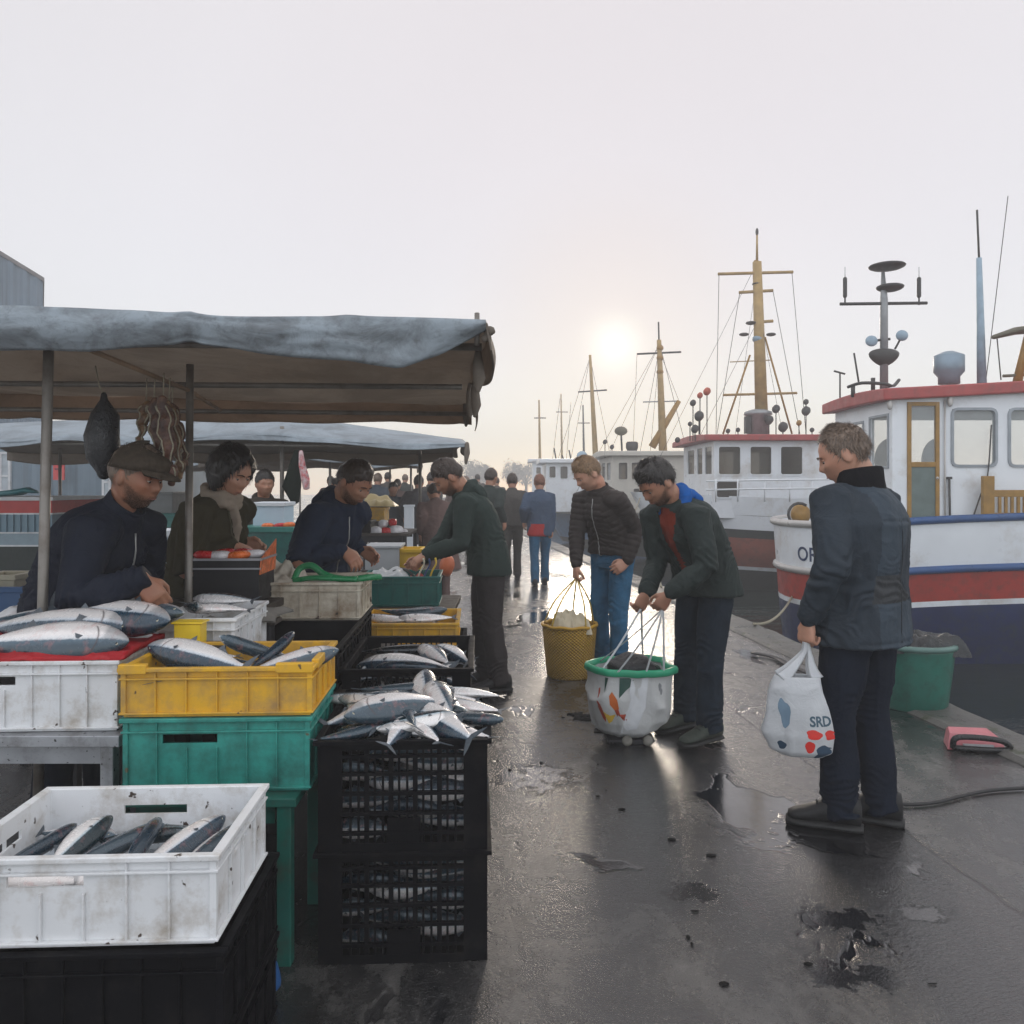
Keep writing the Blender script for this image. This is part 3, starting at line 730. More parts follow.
heap(cE, wE, .38, .10, 7, (.20, .26), 27, 'small fish showing between the large ones in the near yellow crate', 'small fish in the near yellow crate', zr=.02)
setfish(cE, wE, .40, [
 (-.20, .42, h-.005, 163, 7, -140, .42, 0, 0, 'dark blue-backed fish lying along the left of the near yellow crate'),
 (.20, .50, h+.005, 62, 22, 65, .25, 1, 0, 'fish tail standing up near the middle of the near yellow crate'),
 (.13, .62, h+.0, 210, 22, -80, .32, 2, 2, 'white-bellied fish sloping up behind the standing tail'),
 (.34, .40, h-.02, 20, 10, 130, .32, 1, 2, 'pale fish at the right of the near yellow crate'),
 (-.37, .25, h-.05, 100, 0, 80, .22, 1, 2, 'small silver fish in the left corner of the near yellow crate'),
 (.05, .2, h-.05, 175, 0, 85, .30, 0, 2, 'white-bellied fish along the front wall of the near yellow crate')])
# near white crate: ice bed and fish with raised tails
mbx = MB(); n_ = 36; vs = []
for i in range(n_+1):
    for j in range(n_+1):
        x = (i/n_-.5)*(wH-.02); y = .01+(j/n_)*.385
        vs.append((x, y, .085 + .014*vn1(x*14, y*14, 0) + .006*vn1(x*60, y*60, 0)))
mbx.add(vs, [(i*(n_+1)+j, (i+1)*(n_+1)+j, (i+1)*(n_+1)+j+1, i*(n_+1)+j+1) for i in range(n_) for j in range(n_)], 0, True)
o = mbx.build('crushed_ice', M_ICE); o.location = cH.location; o.rotation_euler = cH.rotation_euler; tag(o, kind='stuff', label='crushed ice bedding the fish in the near white crate', cat='ice')
h = .205
for (x, y, yaw, pitch, roll, L, var, col, lab) in [
 (-.38, .46, 62, 8, 60, .25, 1, 0, 'leftmost fish in the near white crate, dark head pointing to the back'),
 (-.22, .56, 78, 12, 120, .24, 3, 1, 'second fish from the left in the near white crate with a raised dark head'),
 (-.06, .44, 48, 8, 70, .30, 0, 2, 'wide silver fish left of centre in the near white crate'),
 (.08, .44, 92, 14, 50, .27, 2, 0, 'pale fish with dark head in the middle of the near white crate'),
 (.17, .80, 185, 3, -70, .24, 2, 3, 'dark fish at the back wall of the near white crate'),
 (.24, .46, 58, 12, 115, .29, 1, 0, 'blue silver fish right of centre in the near white crate'),
 (.37, .44, 66, 8, 80, .25, 0, 2, 'rightmost fish in the near white crate'),
 (.0, .72, 10, 2, 70, .26, 0, 1, 'fish lying crosswise behind the others in the near white crate'),
 (-.30, .78, 350, 2, 110, .24, 1, 2, 'pale fish lying crosswise in the left rear of the near white crate'),
 (.10, .16, 175, 0, 80, .28, 0, 2, 'silver fish low along the front wall of the near white crate'),
 (-.24, .16, 185, 0, 80, .28, 2, 2, 'white fish pressed to the hand slot of the near white crate')]:
    fish(inbox(cH, x*wH, y*.41, .118 + .016*(pitch > 5)), yaw, pitch, roll, L, var, col, lab)
# large fish on the red cloth, white crate G
RC = mat('cloth_red', (.36, .008, .014), .7, 0, .15, 10, .4, 140, .002)
hh = .235
b = MB(); n_ = 60; vs = []
for i in range(n_+1):
    for j in range(n_+1):
        u = i/n_; v = j/n_; x = -wG/2-.02 + u*(wG+.05); y = -.012+v*.42
        z = hh+.010 + .018*math.sin(min(1, v*3)*math.pi/2)*(1+.4*vn1(x*9, y*9, 1)) + .012*(1-abs(vn1(x*16, y*20, 3)))**3
        if j == 0: z -= .012
        vs.append((x, y, z))
top = len(vs); vs += [(x, y, max(hh+.004, z-.02)) for x, y, z in vs]
b.add(vs, [(i*(n_+1)+j, (i+1)*(n_+1)+j, (i+1)*(n_+1)+j+1, i*(n_+1)+j+1) for i in range(n_) for j in range(n_)] + [(top+i*(n_+1)+j, top+i*(n_+1)+j+1, top+(i+1)*(n_+1)+j+1, top+(i+1)*(n_+1)+j) for i in range(n_) for j in range(n_)] + [(i*(n_+1), top+i*(n_+1), top+(i+1)*(n_+1), (i+1)*(n_+1)) for i in range(n_)] + [(n_*(n_+1)+j, top+n_*(n_+1)+j, top+n_*(n_+1)+j+1, n_*(n_+1)+j+1) for j in range(n_)], 0, True)
o = b.build('red_cloth', RC); o.location = cG.location; o.rotation_euler = cG.rotation_euler; tag(o, 'red cloth spread over the white crate beneath the large fish', 'cloth')
setfish(cG, wG, .42, [
 (.12, .14, hh+.052, 2, 0, 150, .54, 1, 2, 'pale large fish along the front edge of the red cloth'),
 (.06, .40, hh+.082, -3, 1, 138, .58, 2, 0, 'middle large fish on the red cloth between the pale and the dark one'),
 (.30, .52, hh+.118, -16, -3, 132, .56, 1, 0, 'dark-backed large fish topping the pile on the red cloth'),
 (-.10, .80, hh+.090, 12, 2, 110, .54, 0, 2, 'large fish lying at the back of the red cloth pile'),
 (.30, .84, hh+.11, -10, 0, 100, .50, 0, 2, 'hindmost fish on the right of the red cloth pile')])
PWH = mat('paper_white', (.72, .72, .73), .6, 0, .06, 8, .3, 60, .004, dirt=(.45, .25, .22), dirtamt=.2)
cloth_heap('white_sheet', inbox(cG, .24, .36, hh+.012), .10, .12, .06, PWH, 'crumpled white plastic sheet at the right end of the red cloth', 3, cat='sheet')
cloth_heap('white_sheet', inbox(cG, -.40, .66, hh+.012), .16, .14, .075, PWH, 'white plastic sheet at the left end of the fish pile', 6, cat='sheet')

# small group on the table between the vendor and the black tray
cK, wK, zK = crate_at('fish_crate', 152, 236, 619, 3.02, .20, .44, YW, M_WHITE, 'solid', 'small white crate of mackerel beside the bending vendor', slot=False)
table('market_table', -1.50, -.98, 3.02, 3.5, cK.location.z, 'small table holding the mackerel crate beside the bending vendor', M_STEEL, M_DARKMETAL)
heap(cK, wK, .42, .12, 5, (.22, .26), 9, 'mackerel lying low in the small white crate by the vendor', 'mackerel in the small white crate', cols=(1, 3), zr=.03)
setfish(cK, wK, .44, [
 (.10, .60, .235, 168, 0, 72, .29, 0, 3, 'dark mackerel under the hand of the bending vendor'),
 (-.22, .35, .225, 300, 4, 80, .25, 1, 1, 'grey green fish below the fingers of the bending vendor'),
 (.18, .30, .215, 180, 0, 82, .26, 2, 2, 'pale fish in front of the dark mackerel in the small white crate')])
b = MB()
b.box(0, .095, -.07, 0, 0, .075); b.box(-.01, .105, -.075, .005, .075, .082)
o = b.build('small_tub', mat('tub_yellow', (.80, .55, .02), .4), bevel=.004); o.location = (XP(181, 2.98), 2.985, ZP(643, 2.95)); tag(o, 'small yellow tub in front of the mackerel', 'tub')
table('side_shelf', XP(178, 2.98), XP(232, 2.98), 2.86, 3.005, ZP(643, 2.95), 'small shelf carrying the yellow tub', M_DARKMETAL, M_DARKMETAL, .015)
cloth_heap('canvas_cover', (XP(222, 3.45), 3.58, ZP(622, 3.4)), .22, .14, .05, mat('canvas_grey', (.20, .19, .17), .8), 'grey canvas cover lying behind the mackerel', 11, cat='cover')
table('market_table', XP(150, 3.5), XP(275, 3.5), 3.50, 3.61, ZP(622, 3.4)-.012, 'ledge of boards under the grey canvas cover', M_WOODD, M_DARKMETAL, .02)
# ================================================================ people
UP = Vector((0, 0, 1))
def remesh(mb, voxel, smooth=2, name='tmp'):
    me = bpy.data.meshes.new(name); me.from_pydata([tuple(v) for v in mb.v], [], mb.f)
    bm = bmesh.new(); bm.from_mesh(me); bmesh.ops.recalc_face_normals(bm, faces=bm.faces); bm.to_mesh(me); bm.free()
    o = bpy.data.objects.new(name, me); COL.objects.link(o)
    m = o.modifiers.new('r', 'REMESH'); m.mode = 'VOXEL'; m.voxel_size = voxel; m.use_smooth_shade = True
    dg = bpy.context.evaluated_depsgraph_get(); dg.update()
    out = bpy.data.meshes.new_from_object(o.evaluated_get(dg))
    bpy.data.objects.remove(o); bpy.data.meshes.remove(me)
    n = len(out.vertices); V = np.empty(n*3); out.vertices.foreach_get('co', V); V = V.reshape(-1, 3)
    E = np.empty(len(out.edges)*2, dtype=np.int32); out.edges.foreach_get('vertices', E); E = E.reshape(-1, 2)
    for _ in range(smooth): V = lap(V, E)
    return out, V, E
def lap(V, E, k=.6):
    acc = np.zeros_like(V); cnt = np.zeros(len(V))
    np.add.at(acc, E[:, 0], V[E[:, 1]]); np.add.at(acc, E[:, 1], V[E[:, 0]])
    np.add.at(cnt, E[:, 0], 1); np.add.at(cnt, E[:, 1], 1)
    return V*(1-k) + acc/np.maximum(cnt, 1)[:, None]*k
def normals(me, V):
    me.vertices.foreach_set('co', V.ravel()); me.update()
    N = np.empty(len(V)*3); me.vertices.foreach_get('normal', N); return N.reshape(-1, 3)
def bonecoord(V, bones):
    """nearest bone index, distance along it from its start, distance to it"""
    best = np.full(len(V), 1e9); bi = np.zeros(len(V), int); bt = np.zeros(len(V)); 
    for k, (a, b) in enumerate(bones):
        a = np.array(a); b = np.array(b); d = b-a; L = np.linalg.norm(d); d = d/L
        t = np.clip((V-a) @ d, 0, L); dist = np.linalg.norm(V-(a+t[:, None]*d), axis=1)
        m = dist < best; best[m] = dist[m]; bi[m] = k; bt[m] = t[m]
    return bi, bt, best
def ell(c, a, b, ra, rb, n=20, p=2.0):
    out = []
    for j in range(n):
        t = 2*math.pi*j/n; x, y = math.cos(t), math.sin(t)
        x = math.copysign(abs(x)**(2/p), x); y = math.copysign(abs(y)**(2/p), y)
        out.append(c + a*(ra*x) + b*(rb*y))
    return out

def cloth_mat(name, col, rough=.8, var=.12, weave=240, bump=.25, vs=7, sheen=.0, fold=.45):
    if name in _mc: return _mc[name]
    t = NT(name); c = t.ramp(t.noise(vs, 5, .6), [(.3, tuple(x*(1-var) for x in col)), (.7, tuple(min(1, x*(1+var)) for x in col))])
    n1 = t.bump(t.noise(9, 4, .6, None, 1.2), fold, .02)
    n2 = t.bump(t.noise(28, 3, .6, None, .8), fold*.6, .006, n1)
    t.set(Base_Color=c, Roughness=rough, Normal=t.bump(t.noise(weave, 2), bump, .0015, n2))
    t.b.inputs['Sheen Weight'].default_value = sheen; t.b.inputs['Specular IOR Level'].default_value = .12
    _mc[name] = t.m; return t.m
def skin_mat(name, col, red=.1):
    t = NT(name); c = t.ramp(t.noise(22, 4), [(.35, tuple(x*.86 for x in col)), (.65, col)])
    c = t.mix(t.math('MULTIPLY', t.ramp(t.noise(9, 3), [(.45, 0), (.65, 1)]), .35), c, (col[0]*.95, col[1]*.62, col[2]*.55))
    t.b.inputs['Subsurface Weight'].default_value = .12; t.b.inputs['Subsurface Radius'].default_value = (.012, .005, .003); t.b.inputs['Subsurface Scale'].default_value = .5
    return t.set(Base_Color=c, Roughness=.5, Normal=t.bump(t.noise(160, 4), .35, .0015))
SK_F = skin_mat('skin_fair', (.52, .28, .19)); SK_M = skin_mat('skin_medium', (.40, .20, .125)); SK_D = skin_mat('skin_tanned', (.32, .15, .09))
def hair_mat(name, col):
    t = NT(name); mp_ = t.n('ShaderNodeMapping'); mp_.inputs['Scale'].default_value = (1, 1, .25); t.link(t.coord(), mp_.inputs['Vector'])
    f = t.noise(130, 4, .6, mp_.outputs[0])
    return t.set(Base_Color=t.ramp(f, [(.3, tuple(x*.5 for x in col)), (.7, tuple(min(1, x*1.5) for x in col))]), Roughness=.42, Normal=t.bump(f, .6, .003))
H_DARK = hair_mat('hair_dark', (.014, .010, .008)); H_BROWN = hair_mat('hair_brown', (.035, .02, .013)); H_BLOND = hair_mat('hair_sandy', (.19, .11, .05)); H_GREY = hair_mat('hair_greying', (.15, .105, .075))
M_EYE = mat('eye_white', (.5, .47, .43), .2, 0, .02); M_IRIS = mat('eye_dark', (.02, .014, .01), .1); M_LIP = mat('lip', (.33, .12, .09), .45)
M_ZIP = mat('zip_metal', (.35, .35, .34), .35, .7); M_SOLE = mat('shoe_sole', (.02, .02, .02), .7)

# ---- head template: grid over the sphere, x right, y face, z up; skull centre at 0, height about .235
HN, HM = 56, 44
def head_template():
    V = []
    for i in range(HM+1):
        t = math.pi*i/HM
        for j in range(HN):
            a = 2*math.pi*j/HN
            V.append((math.sin(t)*math.sin(a), math.sin(t)*math.cos(a), math.cos(t)))      # a=0 faces +y
    D = np.array(V); x, y, z = D[:, 0].copy(), D[:, 1].copy(), D[:, 2].copy()
    X = x*.077; Y = y*.098; Z = z*.117
    lo = np.clip(-z, 0, 1)
    X *= 1 - .30*lo**1.6
    X *= 1 + .05*np.clip(z, 0, 1)*(1-np.clip(z, 0, 1))*4*np.clip(-y+.3, 0, 1)
    back = np.clip(-y, 0, 1)
    Y += back*lo*.050                                    # nape cuts in
    front = np.clip(y, 0, 1)
    Y -= front*np.clip(z-.25, 0, 1)*.012                # brow slopes back
    Y = np.where((y > 0), np.minimum(Y, .086 + .2*(Y-.086)), Y)
    Y += front*lo*.010
    Z = np.where((z < -.3) & (y > 0), Z*1.0, Z)
    Z += back*lo*.030
    Pn = np.stack([X, Y, Z], 1)
    def bump(c, s, d, sym=False):
        nonlocal Pn
        for sg in ((1, -1) if sym else (1,)):
            q = (Pn - np.array([c[0]*sg, c[1], c[2]]))/np.array(s)
            w_ = np.exp(-np.sum(q*q, 1)); Pn = Pn + w_[:, None]*np.array([d[0]*sg, d[1], d[2]])
    bump((.030, .088, .004), (.016, .03, .012), (0, -.011, 0), True)      # sockets
    bump((.026, .090, .022), (.020, .03, .008), (0, .006, 0), True)       # brow
    bump((.0, .086, .004), (.008, .03, .02), (0, .010, 0))                # bridge
    bump((.0, .088, -.020), (.012, .03, .016), (0, .022, -.003))          # nose
    bump((.013, .088, -.028), (.008, .02, .008), (0, .007, 0), True)      # nostrils
    bump((.045, .070, -.018), (.018, .03, .016), (.003, .006, 0), True)   # cheekbone
    bump((.0, .085, -.044), (.02, .03, .005), (0, -.003, 0))
    bump((.0, .085, -.054), (.022, .03, .0055), (0, .007, 0))             # lips
    bump((.0, .085, -.068), (.020, .03, .0055), (0, .006, 0))
    bump((.0, .085, -.078), (.022, .03, .006), (0, -.005, 0))
    bump((.0, .080, -.098), (.020, .03, .014), (0, .011, -.002))          # chin
    bump((.050, .015, -.075), (.02, .03, .02), (.008, 0, -.004), True)    # jaw corner
    return D, Pn
HD, HP = head_template()
def grid_faces(mask=None):
    F = []
    for i in range(HM):
        for j in range(HN):
            q = (i*HN+j, i*HN+(j+1) % HN, (i+1)*HN+(j+1) % HN, (i+1)*HN+j)
            if mask is None or all(mask[k] for k in q): F.append(q)
    return F
def person(pos, yaw, spec, label, group=None, detail=1.0, name='person'):
    """pos: feet on the ground; yaw: facing, degrees from +x anticlockwise; spec: pose, clothes"""
    g = spec.get; H = g('H', 1.76); k = H/1.76
    base = Vector((pos[0], pos[1], g('z0', 0)))
    root = empty(name, base, 0, label, 'person', group)
    f = Vector((math.cos(R(yaw)), math.sin(R(yaw)), 0)); r = Vector((f.y, -f.x, 0))       # r = the person's right
    def rot(v, deg, ax): return Matrix.Rotation(R(deg), 3, ax) @ v
    vox_s = .0048/detail; vox_c = .0085/detail
    # ---------------- skeleton (relative to base)
    pel = f*g('pf', 0) + r*g('ps', 0) + UP*(g('pz', .935)*k)
    l1, l2 = g('lean', 6), g('lean', 6) + g('bend', 8)
    side = g('side', 0)
    u1 = rot(rot(UP, -l1, r), side, f); u2 = rot(rot(UP, -l2, r), side, f); tw = g('twist', 0)
    f2 = rot(f, tw, UP); r2 = Vector((f2.y, -f2.x, 0)); f2u = rot(f2, -l2, r2)            # chest frame
    r2 = rot(r2, side, f)
    f1u = rot(f, -l1, r)
    bulk = g('bulk', 1.0)
    waist = pel + u1*.14*k; chest = pel + u1*.20*k + u2*.14*k; neck = pel + u1*.22*k + u2*.30*k
    sh = {}; elb = {}; wri = {}; hd = {}
    UA, FA = .295*k, .255*k
    shw = g('shw', .175)*k
    for s, nm in ((1, 'R'), (-1, 'L')):
        S = neck - u2*.055*k + r2*shw*s + f2u*(.01 + g('shf', .02))*k
        arm = g('arm'+nm)
        if arm is None: arm = dict(t=(pel + r*s*.25*k + f*.06*k - UP*.02*k), rel=True)
        T = Vector(arm['t']) - (Vector() if arm.get('rel') else base)
        hdir = Vector(arm.get('d', (0, 0, -1))).normalized()
        W = T - hdir*.085*k
        pole = Vector(arm.get('pole', -f*1 - UP*.2 + r*s*.3))
        dv = W - S; D_ = min(dv.length, (UA+FA)*.995); W = S + dv.normalized()*D_ if dv.length > (UA+FA)*.995 else W
        dn = (W-S).normalized(); a_ = (UA*UA - FA*FA + D_*D_)/(2*D_); h_ = math.sqrt(max(0, UA*UA - a_*a_))
        pp = (pole - dn*pole.dot(dn)).normalized()
        sh[nm] = S; elb[nm] = S + dn*a_ + pp*h_; wri[nm] = W; hd[nm] = (hdir, Vector(arm.get('palm', -r*s)), arm.get('curl', .45), arm.get('thumb', 1), arm.get('spread', 1))
    hip = {}; kne = {}; ank = {}; fd = {}
    TH, SH = .422*k, .402*k
    for s, nm in ((1, 'R'), (-1, 'L')):
        a = g('foot'+nm, (0, .10*s, 0)); fa = rot(f, -a[2], UP)
        Hp = pel + r*.09*k*s - UP*.02*k; A = f*a[0] + r*a[1] + UP*(.095*k + (a[3] if len(a) > 3 else 0))
        dv = A-Hp; D_ = min(dv.length, (TH+SH)*.998); dn = dv.normalized(); a_ = (TH*TH-SH*SH+D_*D_)/(2*D_); h_ = math.sqrt(max(0, TH*TH-a_*a_))
        pp = (fa - dn*fa.dot(dn)).normalized()
        hip[nm] = Hp; kne[nm] = Hp + dn*a_ + pp*h_; ank[nm] = Hp + dn*D_ ; fd[nm] = fa
    # ---------------- head
    hy, hp_ = g('hyaw', 0), g('hpitch', 25)
    hf = rot(f2, hy, UP); hr = Vector((hf.y, -hf.x, 0)); hfp = rot(hf, -hp_, hr); hup = hr.cross(hfp)
    hr = rot(hr, g('hroll', 0), hfp); hup = hr.cross(hfp)
    hs = g('hs', 1.08)*k
    nv = (rot(UP, -(l2*.6 + hp_*.35), r2)).normalized()
    hc = neck + nv*.058*k + hup*.092*hs + hfp*.026*k
    HM_ = Matrix((hr, hfp, hup)).transposed()
    def hw(p): return hc + HM_ @ (Vector(p)*hs)
    HPs = HP.copy()
    jaw = g('jaw', 1.0); HPs[:, 0] *= np.where(HP[:, 2] < -.02, 1 + (jaw-1)*np.clip(-HP[:, 2]/.08, 0, 1), 1)
    HMn = np.array(HM_); HW = HPs*hs @ HMn.T + np.array(hc)
    # ---------------- body skin, one surface
    b = MB()
    b.add([tuple(v) for v in HW], grid_faces(), 0, True)
    for s in (1, -1):                                                    # ears
        M3 = Matrix.Rotation(R(-18*s), 3, 'Z')
        b.ball(hw((s*.076, -.004, -.004)), .009*hs, .020*hs, .031*hs, 12, 8, 0, M=HM_ @ M3)
    b.tube([neck - u2*.06*k, neck + nv*.02*k, hw((0, -.022, -.085)), hw((0, -.018, -.02))], [(.066*k, .06*k), (.056*k, .056*k), (.055*hs, .056*hs), (.05*hs, .055*hs)], 16, side=r2)
    tor = [(pel - UP*.06*k, .135, .10, r, f), (pel + u1*.05, .135, .095, r, f1u), (waist, .125, .09, r, f1u), (chest, .14, .10, r2, f2u), (neck - u2*.06*k, .13, .07, r2, f2u), (neck + u2*.0*k, .06, .05, r2, f2u)]
    b.loft([ell(c + base*0, a, d, ra*k, rb*k, 16) for c, ra, rb, a, d in tor])
    for nm in 'RL':
        b.tube([sh[nm], elb[nm]], [.048*k, .040*k], 12, roundcap=True); b.tube([elb[nm], elb[nm].lerp(wri[nm], .35), wri[nm]], [.040*k, .040*k, (.030*k, .024*k)], 12, roundcap=True, side=hd[nm][1].cross(hd[nm][0]))
        if not g('nolegs'):
            b.tube([hip[nm], kne[nm]], [.075*k, .05*k], 12, roundcap=True); b.tube([kne[nm], kne[nm].lerp(ank[nm], .35), ank[nm]], [.05*k, .05*k, .034*k], 12, roundcap=True)
        # hand
        d, pn, curl, thm, spread = hd[nm]; s = 1 if nm == 'R' else -1
        pn = (pn - d*pn.dot(d)).normalized()            # palm normal (palm faces this way)
        t_ = pn.cross(d)*(-s)                            # towards the thumb
        W = wri[nm]; q = k*1.02
        b.loft([ell(W + d*(x*q), t_, pn, ra*q, rb*q, 14, 2.6) for x, ra, rb in ((-.015, .028, .022), (.012, .030, .021), (.045, .040, .019), (.080, .043, .0165), (.094, .040, .012))])
        for i, (off, L) in enumerate(((.031, .070), (.0105, .079), (-.0105, .073), (-.031, .058))):
            p0 = W + d*(.075*q) + t_*(off*q); cur = 0; pts = [p0, W + d*((.093 - .004*abs(i-1))*q) + t_*(off*1.03*q)]; dd = (d + t_*off*2.2*spread).normalized()
            for seg, fr in enumerate((.45, .32, .25)):
                ang = (curl if not isinstance(curl, (list, tuple)) else curl[i])*(62 if seg == 0 else 80 if seg == 1 else 50); cur += ang
                ax = pn.cross(d)
                dv = Matrix.Rotation(R(-cur), 3, ax) @ dd if (Matrix.Rotation(R(-40), 3, ax) @ d).dot(pn) > 0 else Matrix.Rotation(R(cur), 3, ax) @ dd
                pts.append(pts[-1] + dv*(L*fr*q))
            b.tube(pts, [.0092*q, .0098*q, .0088*q, .0080*q, .0068*q], 10, roundcap=True)
        cu = curl if not isinstance(curl, (list, tuple)) else curl[0]
        p0 = W + d*(.018*q) + t_*(.018*q); p1 = W + d*(.048*q) + t_*(.046*q) + pn*(.012*q)
        p2 = p1 + (d*.75 + t_*(.45-.5*cu*thm) + pn*(.25+.55*cu*thm)).normalized()*(.034*q); p3 = p2 + (d*.8 - t_*(.15+.4*cu*thm) + pn*(.2+.5*cu*thm)).normalized()*(.028*q)
        b.tube([p0, p1, p2, p3], [.014*q, .0125*q, .0105*q, .0085*q], 10, roundcap=True)
    me, V, E = remesh(b, vox_s, 1, 'body'); me.vertices.foreach_set('co', V.ravel()); me.update()
    body = link('body', me, root, [g('skin', SK_M)])
    body.parent = root
    # ---------------- face details
    if detail >= .8:
        for s in (1, -1):
            e = MB(); e.ball(hw((s*.030, .0745, .002)), .0105*hs, .0105*hs, .0065*hs, 12, 8, 0); e.ball(hw((s*.030, .0820, -.001)), .0052*hs, .0035*hs, .0045*hs, 8, 6, 1)
            e.build('eye', [M_EYE, M_IRIS], root)
            e = MB(); e.ball(hw((s*.030, .0752, .0065)), .0125*hs, .0120*hs, .0070*hs, 12, 8, 0); e.build('eyelid', g('skin', SK_M), root)
            e = MB(); e.tube([hw((s*.012, .0975, .020)), hw((s*.026, .0975, .026)), hw((s*.044, .086, .022))], [.0028*hs, .0040*hs, .002*hs], 8, flat=.7, roundcap=True); e.build('eyebrow', g('hair', H_DARK), root)
        e = MB(); e.tube([hw((-.021, .0855, -.061)), hw((-.008, .0945, -.0605)), (hw((.008, .0945, -.0605))), hw((.021, .0855, -.061))], [.001*hs, .0022*hs, .0022*hs, .001*hs], 6); e.build('mouth', M_LIP, root)
    # ---------------- hair
    hl = g('hairline', .42); hstyle = g('hairstyle', 'short'); th = g('hairth', .012)
    if hstyle:
        az = np.arctan2(HD[:, 0], HD[:, 1]); el_ = HD[:, 2]; aa = np.abs(az)
        # height of the hair's lower border around the head
        line = np.interp(aa, [0, .5, .9, 1.15, 1.35, 1.75, 2.1, 2.6, 3.15], [hl, hl*.95, hl*.7, .15, -.12, .02, -.38, -.52, -.55])
        if hstyle == 'bob': line = np.interp(aa, [0, .35, .75, 1.1, 1.5, 2, 3.15], [.66, .55, .22, -.40, -.88, -.95, -.95])
        line = line + .05*vn(HD, 9, 2) + .03*vn(HD, 22, 7)
        edge = np.clip((el_ - line)/.34, -1, 1)
        keep = edge > -.06
        crown = np.clip((el_ - .1)/.7, 0, 1)
        nn = vn(HD, 5, 3 + int(pos[0]*10)); nf = vn(HD*np.array([1, 1, .35]), 26, 5)
        off = (th*(.55+.6*crown) + .004*nn + .0022*nf)*np.clip(edge, 0, 1)**.8 - .0015*(edge < .03)
        if hstyle == 'bob': off = (th + .006*nn + .003*nf)*np.clip(edge, 0, 1)**.5 + .012*np.clip(-el_, 0, 1)*np.clip(edge, 0, 1)
        nrmv = HD/np.linalg.norm(HD*np.array([1, .8, .9]), axis=1)[:, None]
        Hh = HPs + nrmv*off[:, None]
        if g('quiff'): Hh += (np.clip(edge, 0, 1)*np.exp(-((az)/.6)**2)*np.exp(-((el_-.55)/.3)**2))[:, None]*np.array([0, .010, .010])*g('quiff')
        Hw = Hh*hs @ HMn.T + np.array(hc)
        b = MB(); idx = {}
        F = grid_faces(keep); used = sorted({q for F_ in F for q in F_}); idx = {q: n_ for n_, q in enumerate(used)}
        b.add([tuple(Hw[q]) for q in used], [tuple(idx[q] for q in F_) for F_ in F], 0, True)
        # locks: short tapering strands combed back and down
        rr = random.Random(int(abs(pos[0]*997)+abs(pos[1]*131)))
        cand = [q for q in used if edge[q] > .12]
        ns = int(g('strands', 900)*detail)
        sl_ = g('strandlen', .022)*(1.6 if hstyle == 'bob' else 1)
        for _ in range(ns):
            q = rr.choice(cand); p = Hh[q]; nv_ = Vector(nrmv[q]).normalized()
            flow = Vector((nv_.x*.4, g('comb', .6)*(1 if nv_.y > -.2 else .1), -.9 if nv_.z < .6 else .1)); flow = (flow - nv_*flow.dot(nv_)); flow = flow.normalized() if flow.length > .01 else nv_.orthogonal()
            jr = .12 if hstyle == 'bob' else .4; flow = (flow + Vector((rr.uniform(-jr, jr), rr.uniform(-jr, jr), rr.uniform(-jr, jr)))).normalized()
            p0 = Vector(p) + Vector((rr.uniform(-.004, .004), rr.uniform(-.004, .004), rr.uniform(-.003, .003))) - nv_*.002; L = sl_*rr.uniform(.6, 1.2)
            lf = .06 if hstyle == 'bob' else .22; p1 = p0 + flow*L*.5 + nv_*L*lf; p2 = p0 + flow*L + nv_*L*lf*rr.uniform(.2, 1.4)
            sd = flow.cross(nv_).normalized()*.0016
            b.add([hw(p0-sd), hw(p0+sd), hw(p1-sd*.8), hw(p1+sd*.8), hw(p2)], [(0, 1, 3, 2), (2, 3, 4)])
        b.build('hair', g('hair', H_DARK), root)
    if g('beard'):
        az = np.arctan2(HD[:, 0], HD[:, 1]); aa = np.abs(az); el_ = HD[:, 2]
        m = (aa < 1.5) & (el_ < np.interp(aa, [0, .3, .5, .9, 1.3, 1.5], [-.36, -.36, -.42, -.30, -.05, .05])) & (el_ > -.97)
        F = grid_faces(m); used = sorted({q for F_ in F for q in F_}); idx = {q: n_ for n_, q in enumerate(used)}
        Hh = HPs + HD*(.0022*g('beard')); Hw = Hh*hs @ HMn.T + np.array(hc); b = MB()
        b.add([tuple(Hw[q]) for q in used], [tuple(idx[q] for q in F_) for F_ in F], 0, True); bo = b.build('beard', g('beardm', BEARD), root); at = bo.data.color_attributes.new('fade', 'FLOAT_COLOR', 'POINT')
        bord = np.interp(aa, [0, .3, .5, .9, 1.3, 1.5], [-.36, -.36, -.42, -.30, -.05, .05]); fv = np.clip((bord-el_)/.22, 0, 1)*np.clip((1.5-aa)/.3, 0, 1)
        for i_, q in enumerate(used): at.data[i_].color = (fv[q],)*3 + (1,)
    # ---------------- trousers
    if not g('nolegs'):
        lw = g('legw', 1.0); b = MB()
        b.loft([ell(c, a, d, ra*k*bulk, rb*k*bulk, 18, 2.3) for c, ra, rb, a, d in ((pel + u1*.10*k, .150, .112, r, f1u), (pel + u1*.02*k, .165, .122, r, f1u), (pel - UP*.06*k, .172, .130, r, f), (pel - UP*.11*k, .15, .118, r, f))])
        for nm in 'RL':
            ax = fd[nm].cross(UP)
            a_, b_ = hip[nm], kne[nm]; hem = ank[nm] - UP*.035*k
            b.tube([a_ + UP*.02, a_.lerp(b_, .3), b_, kne[nm].lerp(ank[nm], .4), kne[nm].lerp(hem, .85), hem - fd[nm]*.01], [(.098*k*lw, .108*k*lw), (.090*k*lw, .100*k*lw), (.068*k*lw, .074*k*lw), (.066*k*lw, .072*k*lw), (.064*k*lw, .068*k*lw), (.067*k*lw, .074*k*lw)], 18, side=ax)
        me, V, E = remesh(b, vox_c, 3)
